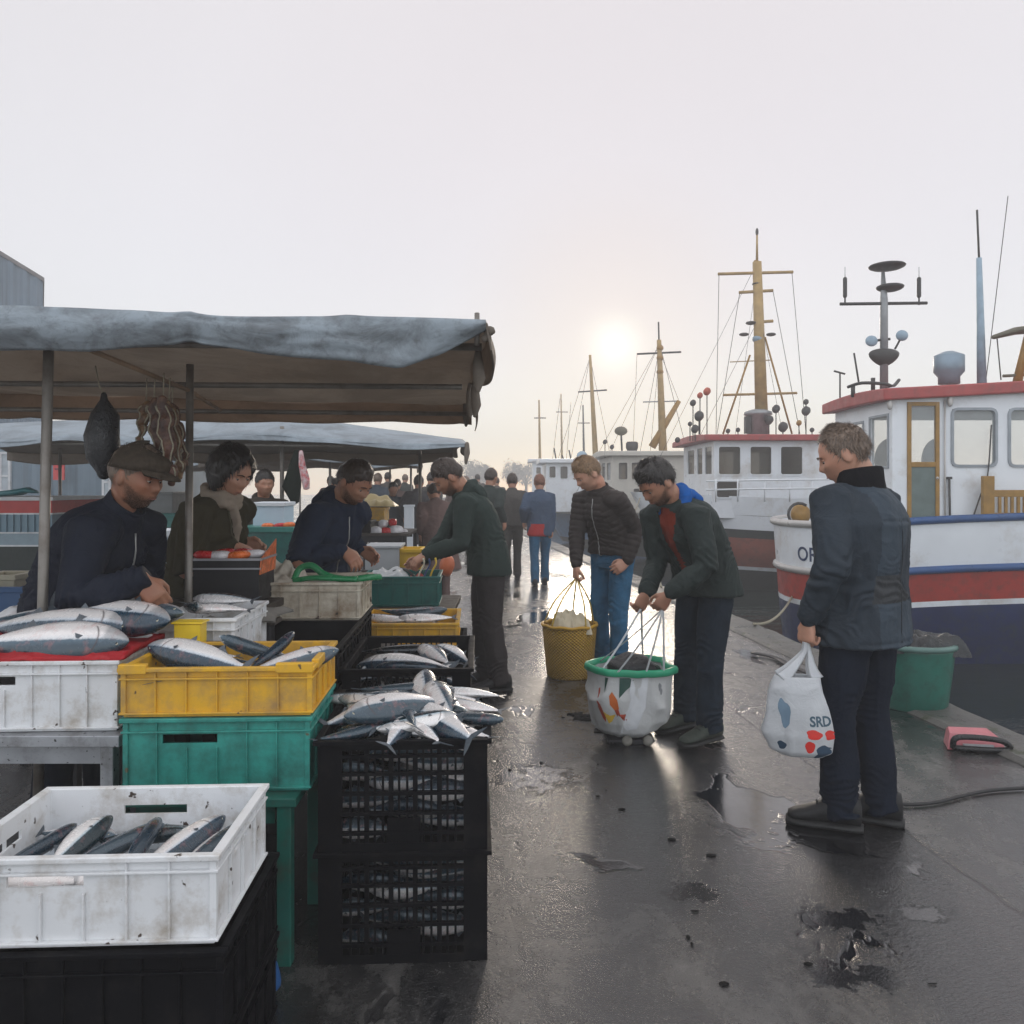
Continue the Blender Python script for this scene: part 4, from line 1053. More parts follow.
        N = normals(me, V); bi, bt, dist = bonecoord(V, [(pel+u1*.1, pel-UP*.08), (hip['R'], kne['R']), (kne['R'], ank['R']), (hip['L'], kne['L']), (kne['L'], ank['L'])])
        n0 = 1.8*vn(V, 6, 1); n1_ = 1.8*vn(V, 12, 2); wm = np.clip(.55 + 1.1*vn(V, 9, 21), .05, 1.3); D_ = .003*n0
        for nm, kk in (('R', 2), ('L', 4)):
            c = np.array(kne[nm]); dz = V[:, 2]-c[2]; near = np.exp(-(np.sum((V-c)**2, 1))/(2*.085**2))
            D_ += near*.0055*np.sin((dz/.042 + 1.5*n0 + .8*n1_)*6.283/1.2)
            c = np.array(ank[nm]); dz = V[:, 2]-c[2]; near = np.exp(-((np.clip(V[:, 2]-c[2]-.02, 0, 9))/.10)**2)*(bi == kk)
            D_ += near*.0075*np.sin((dz/.040 + 1.3*n0 + .9*n1_)*6.283/1.15)
            c = np.array(hip[nm]); near = np.exp(-(np.sum((V-c)**2, 1))/(2*.10**2)); D_ += near*.0045*np.sin((V[:, 2]/.05 + 2*n0 + n1_)*6.283)
        D_ = D_*wm*1.4 + .0065*(1-np.abs(vn(V*np.array([1, 1, .4]), 14, 7)))**4
        V = V + N*D_[:, None]*g('wr', 1.0)
        me.vertices.foreach_set('co', V.ravel()); me.update(); link('trousers', me, root, [g('pants', JEANS)])
        for nm in 'RL':
            A = ank[nm]; d = fd[nm]; sd = d.cross(UP)*-1; z0 = A.z - .095*k; A0 = Vector((A.x, A.y, z0)); q = k*g('shoek', 1.08); lift = 0; bh = g('booth', 1.05)
            def rg(x, w_, h0, h1): return [A0 + d*(x*q) + sd*(w_*q*math.copysign(abs(math.cos(t))**.8, math.cos(t))) + UP*(q*bh*(h0 + (h1-h0)*(.5+.5*math.sin(t))**(.8))) for t in [2*math.pi*j/18 for j in range(18)]]
            sm = MB(); sm.loft([rg(-.082, .020, .03, .075), rg(-.075, .034, .016, .105), rg(-.03, .040, .016, .118), rg(.03, .042, .016, .112), rg(.085, .046, .016, .078), rg(.135, .050, .016, .060), rg(.175, .044, .018, .050), rg(.200, .026, .024, .040)])
            so_ = sm.build('shoe', g('shoe', SHOE_BLACK), root)
            sm = MB(); sm.loft([rg(x, w_, .0, .026) for x, w_ in ((-.088, .024), (-.078, .038), (-.03, .042), (.03, .042), (.09, .049), (.14, .053), (.182, .047), (.208, .028))])
            s2 = sm.build('sole', g('sole', M_SOLE), so_)
            if detail >= .9:
                for ii in range(4):
                    x = .02 + ii*.022; z = .112 - ii*.011
                    lc = MB(); lc.tube([A0 + d*(x*q) + sd*(-.022*q) + UP*((z-.004)*q*bh), A0 + d*((x+.004)*q) + UP*((z+.005)*q*bh), A0 + d*(x*q) + sd*(.022*q) + UP*((z-.004)*q*bh)], .0028, 6); lc.build('lace', M_SOLE, so_)
    # ---------------- jacket
    J = g('jacket')
    if J:
        bk = J.get('bulk', 1.0)*k; hem = J.get('hem', .12)*k; b = MB(); hb = (pel - UP*hem + f*g('hemf', 0))
        hw_ = J.get('hemw', .185)
        rows = [(hb, hw_, J.get('hemd', .142), r, f, 2.4), (pel - UP*hem*.45, .185, .142, r, f, 2.4), (pel + u1*.05*k, .178, .136, r, f1u, 2.3), (waist, .172, .130, r, f1u, 2.2),
                (chest - u2*.06*k, .184, .136, r2, f2u, 2.2), (chest + u2*.03*k, .192, .138, r2, f2u, 2.2), (neck - u2*.085*k, .178, .118, r2, f2u, 2.1), (neck - u2*.035*k - f2u*.004, .125, .092, r2, f2u, 2), (neck + u2*.012*k + f2u*.01*k, .078, .074, r2, f2u, 2), (neck + u2*.03*k + f2u*.014*k, .068, .066, r2, f2u, 2)]
        b.loft([ell(c - (f1u*.0), a, d, ra*bk, rb*bk, 24, p_) for c, ra, rb, a, d, p_ in rows])
        aw = J.get('armw', 1.0)*k
        for nm in 'RL':
            s = 1 if nm == 'R' else -1; S, E_, W = sh[nm], elb[nm], wri[nm]; S0 = S - r2*s*.05*k
            b.tube([S0, S + r2*s*.004*k, S.lerp(E_, .35), E_, E_.lerp(W, .4), W - (W-E_).normalized()*.02*k], [(.070*aw, .066*aw), (.075*aw, .072*aw), (.068*aw, .068*aw), (.058*aw, .060*aw), (.055*aw, .055*aw), (.043*aw, .041*aw)], 18, roundcap=True)
        vj = vox_c
        me, V, E = remesh(b, vj, 4)
        N = normals(me, V); bones = [(hb, pel), (pel, waist), (waist, neck), (sh['R'], elb['R']), (elb['R'], wri['R']), (sh['L'], elb['L']), (elb['L'], wri['L'])]
        bi, bt, dist = bonecoord(V, bones); n0 = 1.7*vn(V, 5, 11+pos[0]); n1_ = 1.8*vn(V, 10, 4); D_ = .004*n0 + .002*n1_; wmask = np.clip(.55 + 1.1*vn(V, 8, 21), .05, 1.3)
        st = J.get('style', 'smooth'); wr = J.get('wr', 1.0)
        lat = (V - np.array(pel)) @ np.array(r); fro = (V - np.array(waist)) @ np.array(f1u)
        for nm, kA, kB in (('R', 3, 4), ('L', 5, 6)):
            c = np.array(elb[nm]); rel = V-c; near = np.exp(-np.sum(rel**2, 1)/(2*.085**2)); ax = np.array((wri[nm]-sh[nm]).normalized()); tt = rel @ ax
            D_ += wr*near*.0065*np.sin((tt/.060 + 1.3*n0 + .8*n1_)*6.283)
            m_ = (bi == kB); ax = np.array((wri[nm]-elb[nm]).normalized()); tt = (V-c) @ ax
            D_ += wr*m_*.0045*np.sin((tt/.048 + 1.6*n0 + n1_)*6.283)
            c = np.array(sh[nm]) - np.array(u2)*.09*k - np.array(r2)*(.03 if nm == 'R' else -.03); near = np.exp(-np.sum((V-c)**2, 1)/(2*.075**2)); ax = np.array((u2*.6 + r2*(1 if nm == 'R' else -1)).normalized())
            D_ += wr*near*.008*np.sin((((V-c) @ ax)/.05 + 1.5*n0)*6.283)
        D_ = D_*wmask; tors = (bi <= 2)
        zz = (V - np.array(waist)) @ np.array(u1)
        D_ += wr*tors*np.exp(-(zz/.10)**2)*.005*np.sin((zz/.055 + 2.0*n0 + n1_)*6.283)
        D_ += wr*.007*((1-np.abs(vn(V*np.array([1.3, 1.3, .55]), 8, 8)))**4 - .3) + wr*.003*((1-np.abs(vn(V, 19, 18)))**4 - .3)
        if st == 'puffer':
            tt = np.where(bi == 0, bt, np.where(bi == 1, bt+hem, np.where(bi == 2, bt+hem+.14*k, bt)))
            q = np.abs(((tt/.046 + .18*n0) % 1)-.5)*2
            D_ += .0075*(1-q**4) - .004
        if J.get('seams'):
            for z_, dep in J['seams']:
                hh = V[:, 2] + base.z; D_ -= tors*.006*np.exp(-((hh - z_)/.006)**2)
        V = V + N*D_[:, None]
        me.vertices.foreach_set('co', V.ravel()); me.update()
        mats_ = J['mats'] if isinstance(J['mats'], (list, tuple)) else [J['mats']]
        jk = link('jacket', me, root, mats_)
        # material regions / open front
        bmx = bmesh.new(); bmx.from_mesh(me); bmx.verts.ensure_lookup_table(); bmx.faces.ensure_lookup_table()
        if J.get('region'):
            for fc in bmx.faces:
                c = fc.calc_center_median(); vi = fc.verts[0].index
                fc.material_index = J['region'](c + base, int(bi[vi]), float(bt[vi]), lat[vi], fro[vi], float((Vector(V[vi])-pel).dot(u1)))
        if J.get('open'):
            kill = []
            nf = np.array(f2u)
            for fc in bmx.faces:
                vi = fc.verts[0].index
                if bi[vi] > 2: continue
                c = Vector(V[vi]); hgt = (c - pel).dot(u2); la = (c - pel).dot(r2) - J.get('openc', 0); fo = (c - (pel + u2*hgt)).dot(f2u)
                if fo > .03 and abs(la) < J['open'](hgt): kill.append(fc)
            bmesh.ops.delete(bmx, geom=kill, context='FACES')
        bmx.to_mesh(me); bmx.free()
        bvh = BVHTree.FromObject(jk, bpy.context.evaluated_depsgraph_get()) if False else BVHTree.FromPolygons([v.co.copy() for v in me.vertices], [tuple(p.vertices) for p in me.polygons])
        def surf(pts, dr, off=.003):
            out_ = []
            for p in pts:
                dr_ = Vector(dr).normalized(); hit = bvh.ray_cast(p + dr_*.5, -dr_, 1.0)
                if hit[0] is not None: out_.append(hit[0] + dr_*off)
            return out_
        if J.get('zip'):
            for la in (J['zip'] if isinstance(J['zip'], (list, tuple)) else [0]):
                pts = []
                for i in range(26):
                    q = i/25; c = (hb + UP*.02).lerp(waist, q*2) if q < .5 else waist.lerp(neck - u2*.03*k, (q-.5)*2)
                    rr_ = r if q < .5 else r2; pts.append(c + rr_*la)
                sp = surf(pts, f2u)
                if len(sp) > 3: zb = MB(); zb.tube(sp, .0038, 6); zb.build('zip', J.get('zipm', M_ZIP), root)
        for ln in J.get('lines', []):
            # stitched seams given as body fractions: (side -1..1 lateral metres, height metres above pelvis) along dir
            dr = {'f': f1u, 'b': -f1u, 'r': r, 'l': -r}[ln[0]]
            pts = []
            P0 = [pel + (r if ln[0] in 'fb' else f)*x + UP*z for x, z in ln[1]]
            for a, c in zip(P0[:-1], P0[1:]): pts += [a.lerp(c, i/10) for i in range(10)]
            sp = surf(pts + [P0[-1]], dr, .0015)
            if len(sp) > 3: zb = MB(); zb.tube(sp, ln[2] if len(ln) > 2 else .0022, 6); zb.build('seam', J.get('seamm', M_ZIP), root)
        # collar / hood
        ct_ = J.get('collar')
        if ct_ in ('stand', 'high'):
            hh = .055 if ct_ == 'stand' else .085
            b = MB(); c0 = neck - u2*.03*k; n_ = 28; rg_ = []
            for (zz_, rr_, dy) in ((-.01, .088, 0), (hh*.5, .084, .006), (hh, .086, .012), (hh+.006, .080, .012), (hh-.003, .073, .012), (hh*.4, .070, .008)):
                rr_ *= J.get('collarr', 1.0); rg_.append([c0 + (u2*.8+nv*.2).normalized()*((zz_*J.get('collarr', 1.0) + .014*math.cos(t)*-1)*k) + r2*(rr_*k*math.sin(t)*1.0) + f2u*((rr_*.94*math.cos(t) + dy)*k) for t in [2*math.pi*j/n_ + .0 for j in range(n_)]])
            b.loft(rg_, cap=False); o_ = b.build('collar', J.get('collarm', mats_[0]), root)
        if ct_ == 'hood':
            b = MB(); c0 = neck - u2*.01*k
            pts = []; rad = []
            for i in range(13):
                t = math.pi*(-.18 + 1.36*i/12); pts.append(c0 + r2*(.088*k*math.cos(t)) - f2u*(.075*k*math.sin(t) - .015) + u2*(.032*k*math.sin(t)+.0)); rad.append((.026+.026*max(0, math.sin(t)))*k)
            b.tube(pts, rad, 14, roundcap=True)
            b.ball(c0 - f2u*.098*k - u2*.045*k, .11*k, .05*k, .085*k, 18, 12, M=Matrix((r2, f2u, u2)).transposed())
            b.tube([c0 - f2u*.06*k + u2*.035*k + r2*.07*k, c0 - f2u*.1*k + u2*.05*k, c0 - f2u*.06*k + u2*.035*k - r2*.07*k], [.028*k, .03*k, .028*k], 12, roundcap=True)
            m2, V2, E2 = remesh(b, vox_c*.9, 3); N2 = normals(m2, V2)
            V2 = V2 + N2*(.006*vn(V2, 16, 3) + .006*(1-np.abs(vn(V2, 22, 9)))**3 - .002)[:, None]
            m2.vertices.foreach_set('co', V2.ravel()); m2.update(); link('hood', m2, root, [J.get('collarm', mats_[0])])
        if J.get('lapels'):
            for s in (1, -1):
                b = MB(); c0 = neck - u2*.02*k
                rg_ = []
                for i in range(9):
                    t = i/8; a0 = c0 + r2*s*(.080 - .02*t)*k + f2u*(-.02 + .14*t)*k - u2*(.02 + .075*t*t)*k
                    n_ = (r2*s*.8 + u2*.5).normalized(); o_ = r2*s*(.045*k) - u2*.03*k
                    rg_.append([a0, a0 + u2*.018, a0 + o_*1.0 + u2*.010, a0 + o_*1.05 - u2*.004])
                b.loft(rg_); b.build('collar', mats_[0], root)
    if g('inner'):
        I = g('inner'); b = MB(); bk = (J.get('bulk', 1) if J else 1)*k*.955
        rows = [(pel - UP*.04*k, .165, .125, r, f), (waist, .165, .126, r, f1u), (chest, .180, .132, r2, f2u), (neck - u2*.075*k, .165, .108, r2, f2u), (neck - u2*.02*k, .09, .082, r2, f2u), (neck + u2*.025*k + f2u*.01, .066, .064, r2, f2u)]
        b.loft([ell(c, a, d, ra*bk, rb*bk, 24, 2.2) for c, ra, rb, a, d in rows]); m2, V2, E2 = remesh(b, vox_c, 2); N2 = normals(m2, V2)
        V2 = V2 + N2*(.004*vn(V2, 14, 3) + .004*(1-np.abs(vn(V2*np.array([1, 1, .4]), 22, 9)))**3 - .003)[:, None]; m2.vertices.foreach_set('co', V2.ravel()); m2.update(); link('sweater', m2, root, [I])
    root['_dbg'] = 0; del root['_dbg']
    return dict(root=root, base=base, neck=neck+base, hc=hc+base, hw=lambda p: hw(p), HM=HM_, hs=hs, f=f, r=r, f2=f2u, r2=r2, u2=u2, u1=u1, pel=pel+base, wri={a: w_+base for a, w_ in wri.items()}, hd=hd, k=k, waist=waist+base, sh=sh, elb=elb)
JEANS = cloth_mat('jeans_blue', (.022, .048, .085), .85, .25, 300, .3, 5)
SHOE_BLACK = mat('shoe_black', (.008, .008, .009), .6, 0, .2, 20, .3, 90, .002)
tb = NT('beard_stubble'); va = tb.n('ShaderNodeVertexColor'); va.layer_name = 'fade'
tb.set(Base_Color=(.05, .028, .018), Roughness=.7, Alpha=tb.math('MULTIPLY', tb.math('MULTIPLY', va.outputs['Color'], tb.ramp(tb.noise(260, 2), [(.35, .35), (.6, 1)])), .78)); BEARD = tb.m
# ================================================================ the cast, placed from the photograph
NAVYGREY = cloth_mat('jacket_navy_grey', (.030, .040, .052), .6, .12); NAVYGREY2 = cloth_mat('jacket_slate', (.044, .060, .078), .6, .12); PANEL = cloth_mat('jacket_charcoal_panel', (.045, .048, .052), .62, .1)
CUFFK = cloth_mat('black_knit', (.006, .006, .008), .85, .1)
GREENGREY = cloth_mat('jacket_green_grey', (.026, .036, .034), .6, .12); DGREEN = cloth_mat('jacket_dark_green', (.026, .040, .036), .7, .12)
PUFF = cloth_mat('puffer_brown', (.034, .027, .025), .5, .1, fold=.2); NAVY = cloth_mat('jacket_navy', (.009, .012, .022), .65, .12); HOODN = cloth_mat('hoodie_navy', (.012, .020, .042), .85, .15)
OLIVE = cloth_mat('coat_olive', (.040, .034, .018), .85, .15); RUST = cloth_mat('sweater_rust', (.22, .035, .018), .9, .12); BLUEHOOD = cloth_mat('hood_blue', (.01, .09, .33), .8, .12)
SCARF = cloth_mat('scarf_beige', (.30, .25, .20), .9, .15); P_NAVY = cloth_mat('trousers_navy', (.008, .012, .022), .85, .2, 300); P_DJEAN = cloth_mat('jeans_dark', (.014, .022, .033), .85, .25, 300)
P_BJEAN = cloth_mat('jeans_bright', (.030, .105, .19), .85, .3, 300); P_BROWN = cloth_mat('trousers_taupe', (.040, .034, .034), .85, .15, 300)
GREYW = cloth_mat('coat_grey', (.07, .065, .06), .85, .12); PINKB = cloth_mat('coat_rose_brown', (.15, .10, .09), .85, .12); BLUEJ = cloth_mat('jacket_blue', (.05, .075, .12), .8, .12); REDH = cloth_mat('hem_red', (.40, .03, .03), .8, .1)
SHOE_GREEN = mat('shoe_grey_green', (.035, .045, .035), .7, 0, .2, 15, .4, 90, .002, dirt=(.1, .09, .07))

def upright(Y): return Y
# A: man on the right seen from behind with the plastic bag
A_hand = P(806, 638, 3.46)
def regA(c, bi, t, lat, fro, h):
    if bi > 2: return 0
    if c.z > 1.345 and fro < .04: return 1
    if 1.00 < c.z < 1.115 and fro < .05: return 2
    return 1 if (fro < .02 and abs(lat) < .13) else 0
PA = person((1.51, 3.52), 128, dict(H=1.80, lean=-3, bend=4, ps=.05, hpitch=22, hyaw=30, hs=1.12, skin=SK_F, hair=H_GREY, hairline=.70, hairth=.010, strands=2600, strandlen=.022, shoek=1.05, booth=1.3, shw=.185,
    armL=dict(t=A_hand + Vector((0, 0, -.005)), d=(-.12, -.05, -1), palm=(.9, .5, 0), curl=.95, pole=(.1, -1, -.1)), armR=dict(t=Vector((1.62, 3.78, .90)), d=(-.2, .2, -1), pole=(-.2, -1, -.2), curl=.5),
    footL=(.02, -.09, -30), footR=(-.06, .11, -25), pants=P_NAVY, legw=1.05,
    jacket=dict(mats=[NAVYGREY, NAVYGREY2, PANEL], bulk=1.24, armw=1.26, hem=.15, hemw=.186, hemd=.15, collar='high', collarr=1.2, collarm=CUFFK, region=regA, wr=1.0, seams=[(1.345, 1), (1.115, 1), (1.0, 1), (.83, 1)],
                lines=[('b', ((0, -.12), (0, .40)), .0016)], seamm=PANEL)),
    'man seen from behind in a blue-grey jacket holding a white plastic bag')
# B: dark green jacket, blue hood, bends over the big green rimmed bag
PB = person((1.13, 4.80), 212, dict(H=1.78, lean=22, bend=14, pf=-.05, hpitch=38, hyaw=-8, hs=1.14, skin=SK_M, hair=H_DARK, hairline=.46, hairth=.018, quiff=1.2, strands=1100, beard=.5, side=0, shf=.035,
    armR=dict(t=P(640, 606, 4.66), d=(-.45, -.1, -.9), palm=(-.4, .9, 0), curl=.75, pole=(.3, .4, -.9)), armL=dict(t=P(660, 606, 4.44), d=(-.55, .1, -.8), palm=(-.3, .8, -.2), curl=.75, pole=(.9, -.2, -.5)),
    footR=(-.02, .15, 0), footL=(.06, -.13, 0), pants=P_DJEAN, shoe=SHOE_GREEN, inner=RUST, legw=1.05,
    jacket=dict(mats=GREENGREY, bulk=1.17, armw=1.16, hem=.10, hemw=.19, hemd=.15, collar='hood', collarm=BLUEHOOD, wr=1.0, lapels=True, open=lambda h: .028 + max(0, h-.30)*.22,
                seamm=PANEL)),
    'dark-haired man in a green-grey jacket with blue hood stooping over a green-rimmed bag')
# C: blond man in brown quilted jacket
PC = person((.80, 6.35), 222, dict(H=1.80, lean=9, bend=14, hpitch=34, hyaw=-22, hs=1.12, skin=SK_F, hair=H_BLOND, hairline=.50, hairth=.013, quiff=.9, strands=1000,
    armR=dict(t=P(576, 577, 6.2), d=(-.05, -.1, -1), palm=(.8, .3, 0), curl=.9, pole=(-.3, 1, -.2)), armL=dict(t=P(618, 568, 6.14), d=(-.8, -.1, -.5), palm=(-.3, .8, -.3), curl=.5, pole=(1, .6, -.4)),
    footR=(.0, .11, 0), footL=(.05, -.11, -8), pants=P_BJEAN, legw=.98,
    jacket=dict(mats=PUFF, bulk=1.10, armw=1.08, hem=.0, hemw=.17, hemd=.13, collar='stand', style='puffer', wr=.6, zip=[.0])),
    'sandy-haired man in a brown quilted jacket lifting a yellow basket')
# D: customer at the stall, dark green hooded jacket
PD = person((-.20, 5.90), 186, dict(H=1.78, lean=12, bend=14, pf=-.03, hpitch=38, hyaw=6, hs=1.16, skin=SK_M, hair=H_BROWN, hairline=.46, hairth=.012, strands=900, beard=.4,
    armL=dict(t=P(416, 561, 5.62), d=(-.8, -.3, -.5), palm=(.1, .4, -.9), curl=.55, pole=(.3, -.3, -1)), armR=dict(t=P(412, 566, 5.86), d=(-.9, -.1, -.5), curl=.5, pole=(.2, .4, -1)),
    footR=(-.02, .10, 0), footL=(-.10, -.10, -8), pants=P_BROWN, legw=1.05,
    jacket=dict(mats=DGREEN, bulk=1.14, armw=1.15, hem=.10, hemw=.182, hemd=.15, collar='hood', wr=1.0)),
    'man in a dark green hooded jacket leaning into the stall')
# V1: bending vendor with flat cap
V1 = person((-1.84, 3.30), -8, dict(H=1.76, lean=17, bend=18, hpitch=15, hyaw=-4, hs=1.12, skin=SK_D, hair=H_GREY, hairline=.5, hairth=.006, strands=500, beard=1.2, shf=.03,
    armR=dict(t=P(156, 597, 2.98), d=(.55, .1, -.75), palm=(-.2, .7, -.4), curl=[.45, .5, .55, .6], pole=(-.2, -.5, -1)), armL=dict(t=P(150, 600, 3.35), d=(.7, 0, -.6), curl=.5, pole=(-.2, .5, -1)),
    footR=(0, .12, 0), footL=(.1, -.1, 0), pants=P_NAVY,
    jacket=dict(mats=NAVY, bulk=1.18, armw=1.2, hem=.12, hemw=.19, hemd=.15, collar='high', wr=1.0, zip=[.0])),
    'bearded vendor in a flat cap and navy jacket bending over the fish')
hw = V1['hw']; capm = cloth_mat('cap_brown', (.055, .042, .030), .85, .3, 200, .5, 40); b = MB()
HMc = V1['HM']; s_ = V1['hs']
rings = []
for i in range(9):
    t = i/8*math.pi/2
    rings.append([hw((math.cos(t)**.75*.094*math.sin(a), math.cos(t)**.75*(.112+.012*math.cos(a))*math.cos(a) + .004 + .02*math.sin(t), .040 + .018*(1-math.cos(a))*0 + (.082 - .018*math.cos(a))*math.sin(t)**.8 - .012*(1+math.cos(a+math.pi))*math.cos(t))) for a in [2*math.pi*j/28 for j in range(28)]])
b.loft(rings); b.build('cap', capm, V1['root'])
b = MB(); rings = []
for (u_, y0, z0) in ((-.078, .075, .044), (-.06, .102, .044), (-.03, .115, .045), (0, .119, .046), (.03, .115, .045), (.06, .102, .044), (.078, .075, .044)):
    e_ = .058*(1-(u_/.085)**2)
    rings.append([hw((u_, y0-.02, z0+.004)), hw((u_, y0 + e_*.5, z0-.004)), hw((u_*.9, y0 + e_, z0-.018)), hw((u_*.9, y0 + e_, z0-.022)), hw((u_, y0 + e_*.5, z0-.009)), hw((u_, y0-.02, z0-.003))])
b.loft(rings); b.build('cap_peak', capm, V1['root'])
# V2: woman in olive coat
V2 = person((XP(196, 4.05), 4.1), -22, dict(H=1.75, lean=7, bend=10, hpitch=26, hyaw=-4, hs=1.12, jaw=.9, skin=SK_F, hair=H_DARK, hairstyle='bob', hairth=.018, strands=1600, shw=.155,
    armR=dict(t=P(247, 551, 3.98), d=(.9, -.1, -.35), palm=(0, .2, -1), curl=.4, pole=(-.3, -.5, -1)), armL=dict(t=P(258, 548, 4.25), d=(.8, .1, -.4), curl=.5, pole=(-.2, .4, -1)),
    pants=P_NAVY, jacket=dict(mats=OLIVE, bulk=1.10, armw=1.12, hem=.38, hemw=.22, hemd=.20, wr=.9, zip=[.02], zipm=cloth_mat('olive_trim', (.10, .09, .06))), hemf=.0),
    'dark-haired woman in an olive coat and beige scarf behind the stall')
b = MB(); n0 = V2['neck'] - V2['base']; u2 = V2['u2']; f2 = V2['f2']; r2 = V2['r2']
pts = [n0 + u2*(.030 + .010*math.sin(3*t)) + r2*.082*math.sin(t) + f2*(.078*math.cos(t) + .018) for t in [2*math.pi*j/16 for j in range(17)]]
b.tube(pts, .028, 12); b.tube([p - u2*.035 + f2*.004 for p in pts], .030, 12)
b.tube([n0 + f2*.10 - r2*.0 + u2*.0, n0 + f2*.145 - u2*.08 - r2*.01, n0 + f2*.155 - u2*.19 - r2*.02], [.028, .030, .024], 12, roundcap=True, flat=.5)
m2, Vv, Ee = remesh(b, .007, 2); N2 = normals(m2, Vv); Vv = Vv + N2*(.008*(1-np.abs(vn(Vv, 26, 9)))**3 - .003)[:, None]; m2.vertices.foreach_set('co', Vv.ravel()); m2.update(); link('scarf', m2, V2['root'], [SCARF])
# V3: vendor in navy hoodie
V3 = person((XP(312, 4.75), 4.78), -28, dict(H=1.74, lean=14, bend=16, hpitch=32, hyaw=0, hs=1.14, skin=SK_M, hair=H_BROWN, hairline=.46, hairth=.010, strands=800, beard=.5,
    armR=dict(t=P(354, 560, 4.45), d=(.7, -.2, -.65), palm=(-.2, .5, -.5), curl=.5, pole=(-.4, -.5, -1)), armL=dict(t=P(372, 556, 4.9), d=(.8, .1, -.5), curl=.5, pole=(-.2, .5, -1)),
    pants=P_NAVY, jacket=dict(mats=HOODN, bulk=1.16, armw=1.16, hem=.12, collar='hood', wr=1.0, zip=[0.0])),
    'man in a navy hooded jacket sorting goods behind the dark teal bin')

# walkers and the crowd beyond
def walker(px, Y, yaw, top, coat, pants, hair, label, group=None, H=None, lean=2, hem=.06, stride=.16, bend=8, det=.62, hstyle='short', hood=False, bulk=1.12, long=False, arm=None, **kw):
    Hh = H or min(1.9, max(1.55, ZP(top, Y)+.02))
    st_ = stride
    s = dict(H=Hh, lean=lean, bend=bend, hpitch=kw.pop('hpitch', 8), hyaw=kw.pop('hyaw', 0), hs=1.08, skin=kw.pop('skin', SK_M), hair=hair, hairline=.45, hairth=.012, strands=300 if Y < 14 else 60, strandlen=.03,
             footR=(st_, .08, 0), footL=(-st_, -.08, 0), pants=pants, hairstyle=hstyle,
             jacket=dict(mats=coat, bulk=bulk, armw=1.12, hem=.40 if long else hem, hemw=.22 if long else .18, hemd=.19 if long else .14, collar='hood' if hood else 'stand', wr=.8, **kw.pop('jk', {})))
    s.update(kw)
    return person((XP(px, Y), Y), yaw, s, label, group, det)
def regF(c, bi, t, lat, fro, h): return 1 if (bi <= 1 and c.z < .93) else 0
PF = walker(540, 11.9, 92, 474, [BLUEJ, REDH], P_BJEAN, hair_mat('hair_auburn', (.16, .06, .03)), 'walker in a blue jacket with a red hem and jeans, back turned', hem=.16, jk=dict(region=regF), stride=.12, armR=dict(t=P(552, 538, 11.85), d=(0, 0, -1), curl=.8))
PE = walker(512, 12.6, 88, 473, GREYW, cloth_mat('trousers_grey', (.06, .056, .05)), H_BROWN, 'walker in grey coat and grey trousers beside the one with the red hem', stride=.10)
walker(487, 11.2, 60, 468, GREENGREY, P_NAVY, H_BROWN, 'tall walker in a dark jacket partly hidden behind the man in green')
walker(440, 9.6, 110, 477, PINKB, PINKB, H_BROWN, 'bent figure in a long rose-brown coat behind the man in green', long=True, lean=16, bend=16, hpitch=30, bulk=1.3, stride=.05)
walker(417, 13.5, 80, 475, cloth_mat('coat_dim', (.05, .05, .055)), P_NAVY, H_DARK, 'figure in a long dark coat among the stalls, standing before the crowd', long=True, bulk=1.25, stride=.05)
walker(429, 15.5, 70, 472, GREYW, P_NAVY, H_DARK, 'figure with a bare head right behind the long dark coat')
walker(262, 7.4, -60, 470, cloth_mat('coat_brown_hood', (.05, .042, .035)), P_NAVY, H_DARK, 'hooded figure in the dark behind the woman in the olive coat', hood=True, bulk=1.3)
crowd = [(350, 17, 475, GREYW), (362, 20, 474, PINKB), (376, 16.5, 473, NAVYGREY2), (388, 21, 472, GREYW), (396, 17.5, 479, PINKB), (404, 24, 474, GREENGREY), (340, 14.5, 478, NAVYGREY), (366, 26, 475, GREYW), (470, 19, 476, BLUEJ), (478, 26, 474, GREYW), (497, 22, 477, GREYW), (455, 22, 477, PINKB), (392, 13.6, 482, NAVYGREY), (330, 19, 476, GREYW)]
for i, (px, Y, top, coat) in enumerate(crowd):
    walker(px, Y, rnd.choice([80, 100, 250, 290, 200]), top, coat, P_NAVY if i % 2 else P_BROWN, [H_DARK, H_BROWN, H_GREY][i % 3], 'dim figure in the misty crowd beyond the second stall', 'crowd in the mist', det=.42, stride=rnd.uniform(.02, .18))
# ================================================================ bags, basket, bucket and small things on the quay
def param_bag(name, prof, cx, cy, z0, n=48, wr=.006, seed=0, front=None, squash=2.4, rot=0):
    """prof: list of (z, rx, ry); returns surface function S(angle, t) and the mesh"""
    zs = [p[0] for p in prof]
    def S(a, t, off=0):
        z = t; rx = np.interp(z, zs, [p[1] for p in prof]); ry = np.interp(z, zs, [p[2] for p in prof])
        c, s = math.cos(a), math.sin(a)
        x = math.copysign(abs(c)**(2/squash), c)*rx; y = math.copysign(abs(s)**(2/squash), s)*ry
        nn = vn1(x*9, y*9, z*6, 1, seed); cr = (1-abs(vn1(x*11+3, y*11, z*5, 1, seed+2)))**3
        k = 1 + (wr*nn + wr*1.3*(cr-.4))/max(rx, .02)*(1 if rx > .03 else 0) + off/max(rx, .02)
        x *= k; y *= k
        cr_, sr_ = math.cos(rot), math.sin(rot)
        return Vector((cx + x*cr_ - y*sr_, cy + x*sr_ + y*cr_, z0 + z))
    return S
